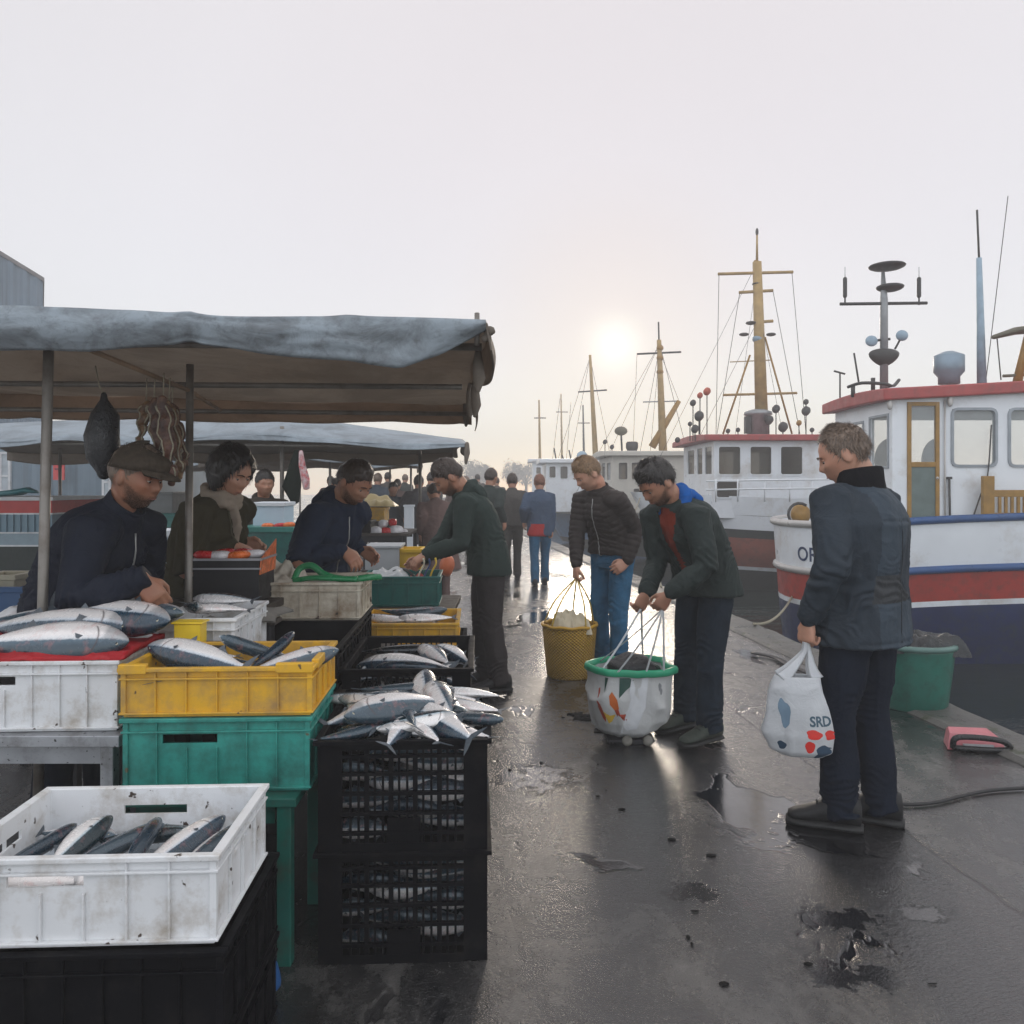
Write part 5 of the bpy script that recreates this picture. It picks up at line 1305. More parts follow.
def bag_mesh(S, z0, z1, nz=40, n=56, open_top=True, th=.002):
    b = MB(); rings = [[S(2*math.pi*j/n, z0 + (z1-z0)*i/nz) for j in range(n)] for i in range(nz+1)]
    if open_top: rings += [[S(2*math.pi*j/n, z1 - (z1-z0)*i/nz, -th*2) for j in range(n)] for i in range(0, nz//2)]
    b.loft(rings); return b
def decal(S, shapes, off, m, name, parent, a0, sa):
    """shapes: polygons in (u metres to the image right, z metres); wrapped on to the bag surface"""
    b = MB()
    for poly in shapes:
        cu = sum(p[0] for p in poly)/len(poly); cz = sum(p[1] for p in poly)/len(poly)
        K = 3; rings = []
        for i in range(K+1): rings.append([S(a0 + sa*(cu+(u-cu)*(1-i/(K+.01))), cz+(z-cz)*(1-i/(K+.01)), off) for u, z in poly])
        b.loft(rings, 0, False)
    return b.build(name, m, parent)
def blob(cx, cz, rx, rz, n=20, wob=0, rot=0):
    out = []
    for j in range(n):
        a = 2*math.pi*j/n; k = 1 + wob*math.sin(3*a+1) + wob*.6*math.sin(5*a)
        x, z = rx*math.cos(a)*k, rz*math.sin(a)*k
        out.append((cx + x*math.cos(rot) - z*math.sin(rot), cz + x*math.sin(rot) + z*math.cos(rot)))
    return out
def plastic(name, col, trans=.35, rough=.35):
    t = NT(name); c = t.ramp(t.noise(9, 4), [(.3, tuple(x*.85 for x in col)), (.7, col)])
    t.set(Base_Color=c, Roughness=rough, Normal=t.bump(t.noise(24, 5, .6, None, 1.5), .6, .008))
    tr = t.n('ShaderNodeBsdfTranslucent'); tr.inputs[0].default_value = (*col, 1); mx = t.n('ShaderNodeMixShader'); mx.inputs[0].default_value = trans
    t.link(t.b.outputs[0], mx.inputs[1]); t.link(tr.outputs[0], mx.inputs[2]); t.link(mx.outputs[0], t.t.nodes['Material Output'].inputs['Surface']); return t.m
M_BAG = plastic('bag_plastic', (.76, .78, .80)); M_BAG2 = plastic('bag_woven_white', (.74, .75, .74), .2, .45)
def gmat(n, c, r=.4): return mat(n, c, r, 0, .1, 12, .2, 60, .002)

# --- A's carrier bag
bc = P(797, 715, 3.42); zb = ZP(756, 3.42); zt = ZP(676, 3.42)
root = empty('carrier_bag', (bc.x, bc.y, zb), 0, 'white plastic carrier bag with red tomato print held by the man on the right', 'bag')
S = param_bag('bag', [(0, .02, .015), (.008, .085, .045), (.03, .122, .07), (.10, .135, .082), (.22, .122, .07), (.30, .105, .052), (.345, .09, .035)], 0, 0, 0, seed=4, wr=.017, squash=2.2, rot=-.25)
bag_mesh(S, 0, .345).build('body', M_BAG, root)
hp = P(806, 642, 3.455) - root.location
for sgn, yo in ((-1, -.028), (1, -.028), (-1, .028), (1, .028)):
    b = MB(); A_ = Vector((sgn*.074+.004, yo*.8-.0, .335)); B_ = hp + Vector((sgn*.012, yo*.35, -.045)); C_ = hp + Vector((sgn*.004, yo*.2, .0))
    pts = [A_, A_.lerp(B_, .4) + Vector((-sgn*.006, 0, 0)), B_, C_]
    b.tube(spline(pts, 5), [(.030 - .020*min(1, i/10), .004) for i in range(16)], 8, side=(1, 0, 0)); b.build('handle', M_BAG, root)
fa = -math.pi/2 + .25; sa = 1/.125
RED = gmat('print_red', (.62, .03, .02)); INK = gmat('print_dark', (.03, .06, .10)); NAV = gmat('print_navy', (.06, .12, .20))
for sh_ in (blob(.028, .115, .034, .020, wob=.1, rot=-.15), blob(.105, .112, .028, .020, wob=.1), blob(.012, .062, .020, .026, wob=.06, rot=.2)): decal(S, [sh_], .0012, RED, 'tomato_print', root, fa, sa)
decal(S, [blob(.080, .040, .040, .030, wob=.12)], .001, INK, 'dark_print', root, fa, sa)
decal(S, [blob(-.085, .20, .026, .060, wob=.14, rot=.2)], .001, gmat('print_slate', (.16, .24, .32)), 'blue_print', root, fa, sa)
decal(S, [blob(-.100, .062, .022, .018, wob=.1)], .0011, INK, 'dark_print', root, fa, sa)
def lettering(txt, S, u0, z0, size, m, parent, fa, sa, name='lettering', off=.0013, bold=.012):
    cu = bpy.data.curves.new('t', 'FONT'); cu.body = txt; cu.size = size; cu.offset = bold*size; cu.resolution_u = 3
    o = bpy.data.objects.new('t', cu); COL.objects.link(o); dg = bpy.context.evaluated_depsgraph_get(); dg.update()
    me = bpy.data.meshes.new_from_object(o.evaluated_get(dg)); bpy.data.objects.remove(o)
    bm = bmesh.new(); bm.from_mesh(me); bmesh.ops.triangulate(bm, faces=bm.faces); bmesh.ops.subdivide_edges(bm, edges=[e for e in bm.edges if e.calc_length() > size*.2], cuts=2, use_grid_fill=True)
    for v in bm.verts:
        u, z = v.co.x + u0, v.co.y + z0
        v.co = S(fa + sa*u, z, off) if S is not None else Vector((u, 0, z))
    bm.to_mesh(me); bm.free(); me.name = name
    return link(name, me, parent, [m])
lettering('SRD', S, .008, .150, .058, gmat('print_letters', (.04, .09, .13)), root, fa, sa, bold=.03)

# --- B's green rimmed bag on a small trolley
bx_, by_ = XP(628, 4.70), 4.72; z0 = .034
root = empty('shopping_bag', (bx_, by_, 0), 0, 'white woven shopping bag with green rim and painted leaves, resting on small wheels', 'bag')
S = param_bag('b', [(0, .05, .04), (.010, .13, .10), (.04, .185, .145), (.10, .212, .168), (.25, .226, .178), (.40, .238, .185)], 0, 0, z0, seed=9, wr=.024, squash=3.1, rot=.12)
bag_mesh(S, 0, .40).build('body', M_BAG2, root)
b = MB(); rings = []
for (off, dz) in ((.006, .375), (.014, .380), (.016, .405), (.008, .418), (-.010, .414), (-.012, .385)):
    rings.append([S(2*math.pi*j/56, .40, off) + Vector((0, 0, dz-.40 + .006*math.sin(4*math.pi*j/56))) for j in range(56)])
b.loft(rings, 0, False); b.build('rim', gmat('rim_green', (.03, .36, .19)), root)
fa = -math.pi/2 - .12; sa = 1/.235; OR = gmat('print_orange', (.62, .15, .03)); YE = gmat('print_yellow', (.72, .47, .05)); DG = gmat('print_dark_green', (.01, .06, .045)); RD = gmat('print_brick', (.42, .06, .025))
decal(S, [[(-.215, .30), (-.195, .31), (-.175, .22), (-.145, .14), (-.155, .11), (-.185, .13), (-.215, .20)]], .0016, RD, 'leaf_print', root, fa, sa)
decal(S, [[(-.165, .175), (-.10, .155), (-.055, .165), (-.09, .12), (-.125, .105)]], .0022, YE, 'leaf_print', root, fa, sa)
decal(S, [[(-.095, .27), (-.075, .295), (-.04, .25), (-.03, .20), (-.06, .19), (-.09, .22)]], .0016, OR, 'leaf_print', root, fa, sa)
decal(S, [[(-.035, .20), (0, .165), (.012, .135), (-.01, .12), (-.045, .155), (-.06, .19)]], .0024, RD, 'leaf_print', root, fa, sa)
decal(S, [[(-.135, .372), (-.10, .372), (-.125, .29)]], .0016, DG, 'dark_triangle', root, fa, sa); decal(S, [[(-.03, .372), (.035, .372), (.0, .30), (-.03, .26)]], .0016, DG, 'dark_triangle', root, fa, sa)
decal(S, [blob(.155, .31, .014, .022, wob=.1), blob(.165, .285, .012, .02, wob=.1)], .0016, gmat('print_grey', (.25, .26, .27)), 'grey_print', root, fa, sa)
decal(S, [[(.02, .37), (.065, .37), (.06, .20), (.03, .08), (-.01, .02), (-.03, .06), (.0, .16)]], .005, gmat('strap_white', (.72, .74, .76)), 'strap_patch', root, fa, sa)
STRAP = gmat('strap_webbing', (.62, .64, .66), .6)
hR, hL = PB['wri']['R'] + Vector((-.03, -.01, -.085)) - root.location, PB['wri']['L'] + Vector((-.03, .01, -.085)) - root.location
for (u, a_side, tgt) in ((-.19, 0, hR), (-.05, 0, hL), (.05, 0, hL), (.17, 0, hL), (-.10, 1, hR), (.1, 1, hL)):
    b = MB(); A_ = S(fa + sa*u, .39, .006) if not a_side else S(math.pi/2 + u/.235, .39, .004)
    mid = A_.lerp(tgt, .5) + Vector((0, -.005 if not a_side else .01, -.012))
    b.tube(spline([A_, mid, tgt], 6), (.0062, .002), 8, side=(1, .2, 0)); b.build('strap', STRAP, root)
M_DB = mat('black_sacking', (.008, .009, .011), .35, 0, .3, 20, .6, 60, .01)
b = MB(); b.ball((.02, 0, z0+.38), .17, .13, .085, 28, 16, fn=lambda v: v*(1+.22*vn1(v.x*14, v.y*14, v.z*14))); b.build('contents', M_DB, root)
cart = empty('bag_trolley', (bx_, by_, 0), 0, 'low two-wheeled trolley base under the green-rimmed bag', 'trolley')
for x in (-.02, .10):
    b = MB(); b.lathe([(.0, -.014), (.026, -.014), (.030, -.009), (.030, .009), (.026, .014), (0, .014)], n=20, M=Matrix.Rotation(R(80), 3, 'X')); o = b.build('wheel', gmat('wheel_cream', (.17, .16, .135)), cart); o.location = (x, -.12, .031)
b = MB(); b.box(-.13, .14, -.12, .12, .020, .033); b.box(-.13, -.09, .05, .09, .0, .02); b.box(.10, .14, .05, .09, 0, .02); b.box(-.04, .12, -.105, -.09, 0.004, .02); b.build('frame', M_DARKMETAL, cart)

# --- C's yellow basket
bp = P(570, 662, 6.25); bx_, by_ = bp.x, 6.30
root = empty('basket', (bx_, by_, 0), 0, 'tall yellow woven basket filled with bundles before the man in quilted jacket', 'basket')
t = NT('wicker_yellow'); co_ = t.sep(); ang = t.math('ARCTAN2', co_[1], co_[0]); wv = t.math('MULTIPLY', t.math('SINE', t.math('MULTIPLY', ang, 44)), t.math('SINE', t.math('MULTIPLY', co_[2], 260)))
t.set(Base_Color=t.mix(t.ramp(t.math('ADD', wv, t.noise(30, 3)), [(.2, 0), (.9, 1)]), (.24, .13, .01), (.52, .31, .03)), Roughness=.5, Normal=t.bump(wv, .8, .008)); BSK = t.m
b = MB(); b.lathe([(.0, .0), (.170, .0), (.178, .012), (.19, .12), (.203, .26), (.214, .40), (.206, .40), (.192, .2), (.17, .02), (0, .02)], n=72, fn=lambda v, a: v*(1+.010*math.sin(22*a)*(1 if v.xy.length > .1 else 0)) if 0 else Vector((v.x*(1+.008*math.sin(a*24+v.z*100)), v.y*(1+.008*math.sin(a*24+v.z*100)), v.z))); b.build('body', BSK, root)
b = MB(); b.tube([Vector((.213*math.cos(a), .213*math.sin(a), .405+.004*math.sin(9*a))) for a in [2*math.pi*j/48 for j in range(49)]], .013, 8); b.build('rim', gmat('rim_ochre', (.50, .28, .02)), root)
hP = PC['wri']['R'] + Vector((0, -.01, -.09)) - root.location
for a in (2.9, 3.9, 5.3, .3, 1.4):
    b = MB(); A_ = Vector((.205*math.cos(a), .205*math.sin(a), .405)); b.tube(spline([A_, A_.lerp(hP, .45)*Vector((1, 1, 1)).x + Vector((A_.x*.12, A_.y*.12, .02)), hP], 6), (.006, .003), 6); b.build('strap', gmat('strap_yellow', (.52, .36, .06)), root)
tag(cloth_heap('bundle', (bx_+.0, by_-.02, .36), .15, .15, .15, gmat('bundle_cream', (.55, .48, .34)), 'cream and yellow bundle bulging out of the tall yellow basket', 21, cat='bundle', sharp=2.2))

# --- green bucket near the edge
gp = G(932, 716); root = empty('bucket', (gp.x, gp.y + .25, .0), 0, 'large green plastic bucket with dark bags at the quay edge', 'bucket')
M_GB = mat('bucket_green', (.020, .135, .10), .38, 0, .15, 6, .12, 40, .002, dirt=(.02, .05, .04))
b = MB(); b.lathe([(0, 0), (.205, 0), (.212, .01), (.235, .2), (.258, .39), (.262, .43), (.252, .43), (.23, .2), (.2, .02), (0, .02)], n=48); b.build('body', M_GB, root)
b = MB(); b.lathe([(.255, .405), (.275, .41), (.280, .425), (.275, .44), (.255, .445), (.25, .43), (.255, .405)], n=48, cap=False); b.build('rim', mat('rim_dull_green', (.10, .19, .17), .4), root)
cloth_heap('dark_bag', (gp.x-.08, gp.y+.22, .40), .17, .17, .11, M_DB, 'crumpled black bag in the left of the green bucket', 31, cat='bag', sharp=1.6)
cloth_heap('dark_bag', (gp.x+.11, gp.y+.18, .425), .17, .13, .085, mat('grey_sheeting', (.012, .015, .017), .3, 0, .5, 8, .5, 40, .008), 'grey sheet hanging over the right rim of the green bucket', 33, cat='bag', sharp=1.8, drop=.05)

# --- pink and black scoop lying on the ground
sp = G(976, 752); root = empty('dustpan', (sp.x, sp.y, 0), R(-8), 'pink and black plastic scoop lying on the ground by the bucket', 'scoop')
b = MB(); b.loft([[(-.15, .0, .005), (.165, .0, .005), (.165, .0, .012), (-.15, 0, .012)], [(-.135, .06, .005), (.15, .06, .005), (.14, .05, .075), (-.12, .05, .085)], [(-.12, .14, .005), (.12, .14, .005), (.11, .13, .10), (-.10, .13, .10)], [(-.10, .19, .005), (.10, .19, .005), (.10, .18, .08), (-.09, .18, .08)]], 0, True, False)
b.build('body', gmat('scoop_pink', (.50, .16, .18)), root, bevel=.01)
b = MB(); pts = [(-.125, -.012, .022), (-.10, -.02, .085), (.12, -.02, .075), (.155, -.012, .022)]; b.tube(spline(pts + [pts[0]], 5), .017, 8); b.build('handle', gmat('scoop_black', (.008, .008, .009), .3), root)
b = MB(); b.box(-.07, .09, -.012, .0, .03, .045); b.build('grip_slot', gmat('slot_grey', (.35, .35, .36)), root)

b = MB(); b.ball((0, 0, 0), .10, .07, .07, 24, 14, fn=lambda v: v*(1+.35*vn1(v.x*16, v.y*16, v.z*16))); o = b.build('blue_bag', M_BLUE); o.location = (XP(244, 2.3), 2.34, .05); tag(o, 'crumpled blue plastic bag on the ground behind the near black crates', 'bag')
# --- cable, ropes, dark strap on the quay
CB = gmat('cable_black', (.006, .006, .007), .45)
b = MB(); pts = [G(880, 802), G(905, 807), G(935, 805), G(960, 799), G(990, 793), G(1030, 790), G(1080, 786)]; b.tube(spline([p + Vector((0, 0, .012)) for p in pts], 8), .009, 8)
tag(b.build('cable', CB), 'thin black cable trailing over the ground from behind the right-hand man', 'cable')
b = MB(); pts = [G(753, 655), G(775, 660), G(790, 668), G(815, 678)]; b.tube(spline([p + Vector((0, 0, .02)) for p in pts], 6), (.035, .010), 8)
tag(b.build('rubber_strip', CB), 'flat black rubber strip lying near the quay edge', 'strip')
ROPE = mat('rope_hemp', (.30, .27, .20), .9, 0, .25, 60, .8, 220, .004)
def rope(a, b_, sag, r, lab, m=None):
    q = MB(); a, b_ = Vector(a), Vector(b_); pts = []
    for i in range(15):
        t_ = i/14; p = a.lerp(b_, t_); p.z -= sag*4*t_*(1-t_); pts.append(p)
    q.tube(pts, r, 6); return tag(q.build('rope', m or ROPE), lab, 'rope')
# debris on the wet ground
DEB = mat('wet_scrap', (.005, .0045, .004), .45, 0, .4, 30, .8, 90, .01, spec=.15)
k = 0
def scrap(px, py, r, seed, lab, fl=.5, m=None, rot=0):
    p = G(px, py); b = MB()
    r = r*.7 if r < .04 else r
    b.ball((0, 0, 0), r, r*.55, r*.15*fl+.002, 18, 9, fn=lambda v: Vector((v.x*(1+.6*vn1(v.x*30+seed, v.y*30, 0)), v.y*(1+.8*vn1(v.x*25, v.y*40+seed, 1)), v.z*(1+.8*vn1(v.x*60, v.y*60, seed)))))
    o = b.build('scrap', m or DEB); o.location = (p.x, p.y, .004); o.rotation_euler = (0, 0, rot); return tag(o, lab, 'scrap', 'scraps on the wet ground')
for i, (px, py, r) in enumerate([(622, 810, .025), (672, 840, .022), (711, 856, .024), (598, 797, .015), (695, 842+70, .015), (688, 938, .02), (808, 965, .02), (724, 985, .02), (606, 790, .014), (692, 945, .016), (932, 985, .018), (541, 763, .02), (510, 770, .02), (580, 713, .03), (655, 715, .02), (563, 718, .02), (598, 765, .012), (590, 716, .05)]):
    scrap(px, py, r, i*3, 'small dark scrap scattered on the wet ground of the walkway')
scrap(583, 719, .075, 50, 'long dark rag on the ground left of the trolley wheels', .7); scrap(608, 730, .09, 55, 'ragged black cloth under the green-rimmed bag', .8, rot=.2); scrap(652, 728, .06, 57, 'dark scraps right of the trolley wheels', .8)
scrap(575, 715, .05, 61, 'black clump of weed left of the trolley', .9)
# ================================================================ stalls, canopies, hanging goods, far tables, sheds
def tarp_mat(name, col, dirt, trans=.25, amt=.5, sc_=1.7):
    t = NT(name); mp_ = t.n('ShaderNodeMapping'); mp_.inputs['Scale'].default_value = (1, 1, 2); t.link(t.coord(), mp_.inputs['Vector'])
    f = t.ramp(t.noise(sc_, 8, .66, mp_.outputs[0], .7), [(.42, 0), (.62, 1)]); c = t.mix(t.math('MULTIPLY', f, amt), col, dirt)
    c = t.mix(t.ramp(t.noise(26, 4, .7), [(.55, 0), (.7, .35)]), c, dirt)
    t.set(Base_Color=c, Roughness=.6, Normal=t.bump(t.noise(7, 5, .6, None, 1.2), .5, .02, t.bump(t.noise(300, 2), .2, .001)))
    tr = t.n('ShaderNodeBsdfTranslucent'); t.link(c, tr.inputs[0]); mx = t.n('ShaderNodeMixShader'); mx.inputs[0].default_value = trans
    t.link(t.b.outputs[0], mx.inputs[1]); t.link(tr.outputs[0], mx.inputs[2]); t.link(mx.outputs[0], t.t.nodes['Material Output'].inputs['Surface']); return t.m
T1 = tarp_mat('tarp_weathered_grey', (.36, .42, .47), (.07, .066, .06), .22, .55, 5.5); T1U = tarp_mat('tarp_underside', (.40, .31, .24), (.22, .17, .13), .60, .6)
T2 = tarp_mat('tarp_pale_blue', (.36, .42, .47), (.18, .20, .22), .2, .6, 2.6); T3 = tarp_mat('tarp_grey_back', (.27, .23, .19), (.17, .14, .11), .45)
M_POLE = mat('pole_galvanised', (.20, .185, .165), .45, .35, .2, 6, .2, 60, .002, dirt=(.10, .07, .05)); M_WOODL = mat('batten_wood', (.28, .19, .12), .6, 0, .25, 8, .3, 50, .003)
def grid_sheet(fn, nu, nv, th, name, mats, parent, updir=Vector((0, 0, 1))):
    """sheet with real thickness; underside may carry another material"""
    A = [[fn(i/nu, j/nv) for j in range(nv+1)] for i in range(nu+1)]; b = MB(); vs = []
    for r_ in A: vs += r_
    n_ = len(vs)
    def nrm(i, j):
        a = A[min(i+1, nu)][j] - A[max(i-1, 0)][j]; c = A[i][min(j+1, nv)] - A[i][max(j-1, 0)]; q = a.cross(c); q = q.normalized() if q.length > 0 else updir
        return q if q.dot(updir) > 0 else -q
    lo = [A[i][j] - nrm(i, j)*th for i in range(nu+1) for j in range(nv+1)]
    b.add(vs + lo, [(i*(nv+1)+j, (i+1)*(nv+1)+j, (i+1)*(nv+1)+j+1, i*(nv+1)+j+1) for i in range(nu) for j in range(nv)], 0, True)
    base = b.f[:]; 
    for f in base: b.f.append(tuple(q + n_ for q in f[::-1])); b.mi.append(1 if len(mats) > 1 else 0); b.sm.append(True)
    ed = [(i*(nv+1)) for i in range(nu+1)]; 
    def strip(seq):
        for a, c in zip(seq[:-1], seq[1:]): b.f.append((a, c, c+n_, a+n_)); b.mi.append(0); b.sm.append(False)
    strip([i*(nv+1) for i in range(nu+1)]); strip([i*(nv+1)+nv for i in range(nu+1)]); strip(list(range(nv+1))); strip([nu*(nv+1)+j for j in range(nv+1)])
    o = b.build(name, mats, parent); return o
# ---- stall 1
st = empty('market_stall', (-1.7, 3.4, 0), 0, 'nearest market stall roofed with a sagging weathered grey tarpaulin', 'stall'); off = Vector(st.location)
xR0, xR1 = XP(486, 2.76), XP(470, 5.0); xL = -4.6
def top1(u, v):
    xl = xL; xr = xR0 + (xR1-xR0)*v + .02*math.sin(v*9)
    x = xl + (xr-xl)*u; y = 2.76 + (5.05-2.76)*v
    z = 2.055 + .034*(xr-x)*(1 if x > -2.6 else 0) + (.034*(xr+2.6) if x <= -2.6 else 0) + .06*math.sin(v*math.pi) - .06*v - (.05 + .03*math.sin(u*17))*abs(math.sin(v*math.pi*2))*.9 + .010*vn1(x*3, y*3, 0) + .012*(1-abs(vn1(x*2.2, y*1.4, 3)))**4
    return Vector((x, y, z)) - off
T1T = tarp_mat('tarp_roof_cloth', (.40, .42, .42), (.20, .17, .14), .6, .6, 2.0)
grid_sheet(top1, 110, 50, .006, 'tarpaulin', [T1T, T1U], st)
def val1(u, v):                                        # front valance, gathered and scalloped
    p = top1(u, 0) + off; x = p.x; px = 512 + 800*x/2.76
    drop = np.interp(px, [-300, -60, 40, 85, 130, 182, 230, 262, 330, 400, 440, 470, 487], [.14, .15, .145, .145, .125, .100, .105, .125, .150, .175, .12, .065, .03])
    y = 2.745 - .028*math.sin(v*math.pi)*(.6+.5*vn1(x*3, 0, 2)) + .035*v*v + .018*vn1(x*5, v*2, 5)*v + .010*(1-abs(vn1(x*4+v*1.5, v*3, 8)))**3
    return Vector((x, y, p.z - drop*v + .001)) - off
grid_sheet(val1, 160, 14, .005, 'front_valance', [T1, T1U], st, Vector((0, -1, 0)))
def val1b(u, v):
    p = top1(u, 1) + off; x = p.x; sc_ = .010*abs(math.sin(x*4.2)); return Vector((x, p.y + .012*vn1(x*4, v, 2), p.z + .0 - (.115 + .06*(1-u) + sc_)*v)) - off
grid_sheet(val1b, 120, 8, .005, 'back_valance', [T1U, T1U], st, Vector((0, -1, 0)))
def val1r(u, v):
    p = top1(1, u) + off; d = .10 + .05*math.sin(u*7) + (.03 if u > .8 else 0); return Vector((p.x + .02*math.sin(v*3)*math.sin(u*14) + .02*v, p.y, p.z - d*v)) - off
grid_sheet(val1r, 60, 8, .005, 'side_valance', [T3, T1U], st, Vector((1, 0, 0)))
for (px, py, Y, l) in ((475, 382, 3.6, .15), (466, 398, 5.0, .17), (478, 352, 2.95, .14), (470, 385, 4.1, .16)):
    b = MB(); p = P(px, py, Y) - off; b.tube([p, p - Vector((0, 0, l*.3)), p - Vector((-.004, 0, l*.7)), p - Vector((0, 0, l))], [.012, .020, .024, .010], 10, roundcap=True); b.build('rolled_tie', T3, st)
b = MB(); b.rod(P(477, 313, 2.80) - off, P(477, 345, 2.80) - off, .009); b.build('pole_tip', M_POLE, st)
for i, (dx, dz, r_) in enumerate(((.010, -.005, .020), (.032, -.022, .022), (.022, -.045, .019))):
    b = MB(); b.ball(P(480, 325, 2.79) - off + Vector((dx, 0, dz)), r_, r_*.8, r_*.8, 10, 8, fn=lambda v: v*(1+.2*vn1(v.x*80, v.y*80, v.z*80))); b.build('knot', T3, st)
def pole(a, b_, r_, name, m, par, o_=off):
    q = MB(); q.rod(Vector(a)-o_, Vector(b_)-o_, r_, 12); return q.build(name, m, par)
p1 = P(49, 350, 2.95); pole((XP(36, 2.95), 2.95, 0), (p1.x, 2.95, 2.06), .018, 'pole', M_POLE, st)
p2 = P(190, 388, 3.45); pole((XP(187, 3.45), 3.45, 0), (p2.x, 3.45, 2.02), .016, 'pole', M_POLE, st)
pole(P(78, 345, 2.92), P(190, 391, 3.45) + Vector((0, 0, -.0)), .010, 'brace', M_WOODL, st); pole(P(190, 391, 3.45), P(220, 410, 4.1), .009, 'brace', M_WOODL, st)
pole((-4.2, 2.9, 2.04), (xR0-.02, 2.9, 2.0), .014, 'cross_rail', M_POLE, st); pole((-4.2, 4.0, 2.02), (-.25, 4.0, 1.99), .014, 'cross_rail', M_POLE, st); pole((-4.2, 4.95, 1.98), (xR1-.02, 4.95, 1.94), .014, 'cross_rail', M_POLE, st)
pole((-3.9, 4.9, 0), (-3.9, 4.9, 2.0), .018, 'pole', M_POLE, st)
pole((XP(270, 4.9), 4.95, 0), (XP(270, 4.9), 4.95, 1.95), .014, 'pole', M_POLE, st) if 0 else None
# hanging goods
hp0 = P(104, 400, 3.3); root = empty('hanging_bag', hp0, 0, 'black cloth sack hanging from the canopy behind the cap', 'sack')
b = MB(); b.tube([(0, 0, .02), (0.0, 0, 0), (.005, 0, -.06), (-.01, 0, -.15), (0, 0, -.24), (.0, 0, -.30)], [.012, .016, .055, .068, .066, .028], 16, roundcap=True); b.build('body', M_DB, root)
b = MB(); b.tube([(0, 0, .02), (-.02, 0, .06), (-.035, .0, .14)], .003, 6); b.build('string', ROPE, root)
def hang(px, y0, y1, Y, r_, m, lab, seed, nm='dried_fish', cat='dried fish', grp='dried fish hanging from the canopy'):
    A_, B_ = P(px[0], y0, Y), P(px[1], y1, Y); root = empty(nm, A_, 0, lab, cat, grp); d = B_ - A_; n_ = 22; pts = [d*(i/n_) + Vector((.008*math.sin(i*.9+seed), .006*math.cos(i+seed), 0)) for i in range(n_+1)]
    rad = [r_*(.25+.75*math.sin(min(1, (i/n_)*1.25+.05)*math.pi)**.6 if i/n_ < .78 else .9*(1-(i/n_-.78)*2.5)) * (1+.10*math.sin(i*1.9+seed)) for i in range(n_+1)]
    rad = [(max(.008, q), max(.006, q*.6)) for q in rad]
    b = MB(); b.tube(pts, rad, 14, side=(1, 0, 0), roundcap=True); b.build('body', m, root)
    b = MB(); b.rod((0, 0, -.01), (.004, 0, .10), .003, 6); b.build('string', ROPE, root)
    for s_ in (-1, 1):
        b = MB(); b.tube([pts[i] + Vector((s_*rad[i][0]*.7, -rad[i][1]*.8, 0)) for i in range(2, n_-1)], .0035, 6); b.build('cord', ROPE, root)
DF1 = mat('dried_brown', (.12, .06, .028), .45, 0, .6, 34, .8, 90, .006, dirt=(.30, .19, .08), ds=30); DF2 = mat('dried_dark', (.07, .026, .016), .4, 0, .6, 30, .8, 90, .006, dirt=(.24, .13, .06), ds=26)
hang((146, 140), 402, 446, 3.35, .024, DF1, 'leftmost and shortest dried fish of the hanging bunch', 1)
hang((154, 160), 400, 468, 3.30, .030, DF2, 'second dried fish from the left in the hanging bunch', 2)
hang((163, 172), 398, 484, 3.24, .034, DF2, 'longest dried fish in the middle of the hanging bunch', 3)
hang((169, 181), 402, 478, 3.30, .028, DF1, 'reddish brown dried fish right of the longest one', 4)
hang((172, 187), 404, 465, 3.38, .024, DF2, 'rightmost dried fish of the hanging bunch beside the pole', 5)

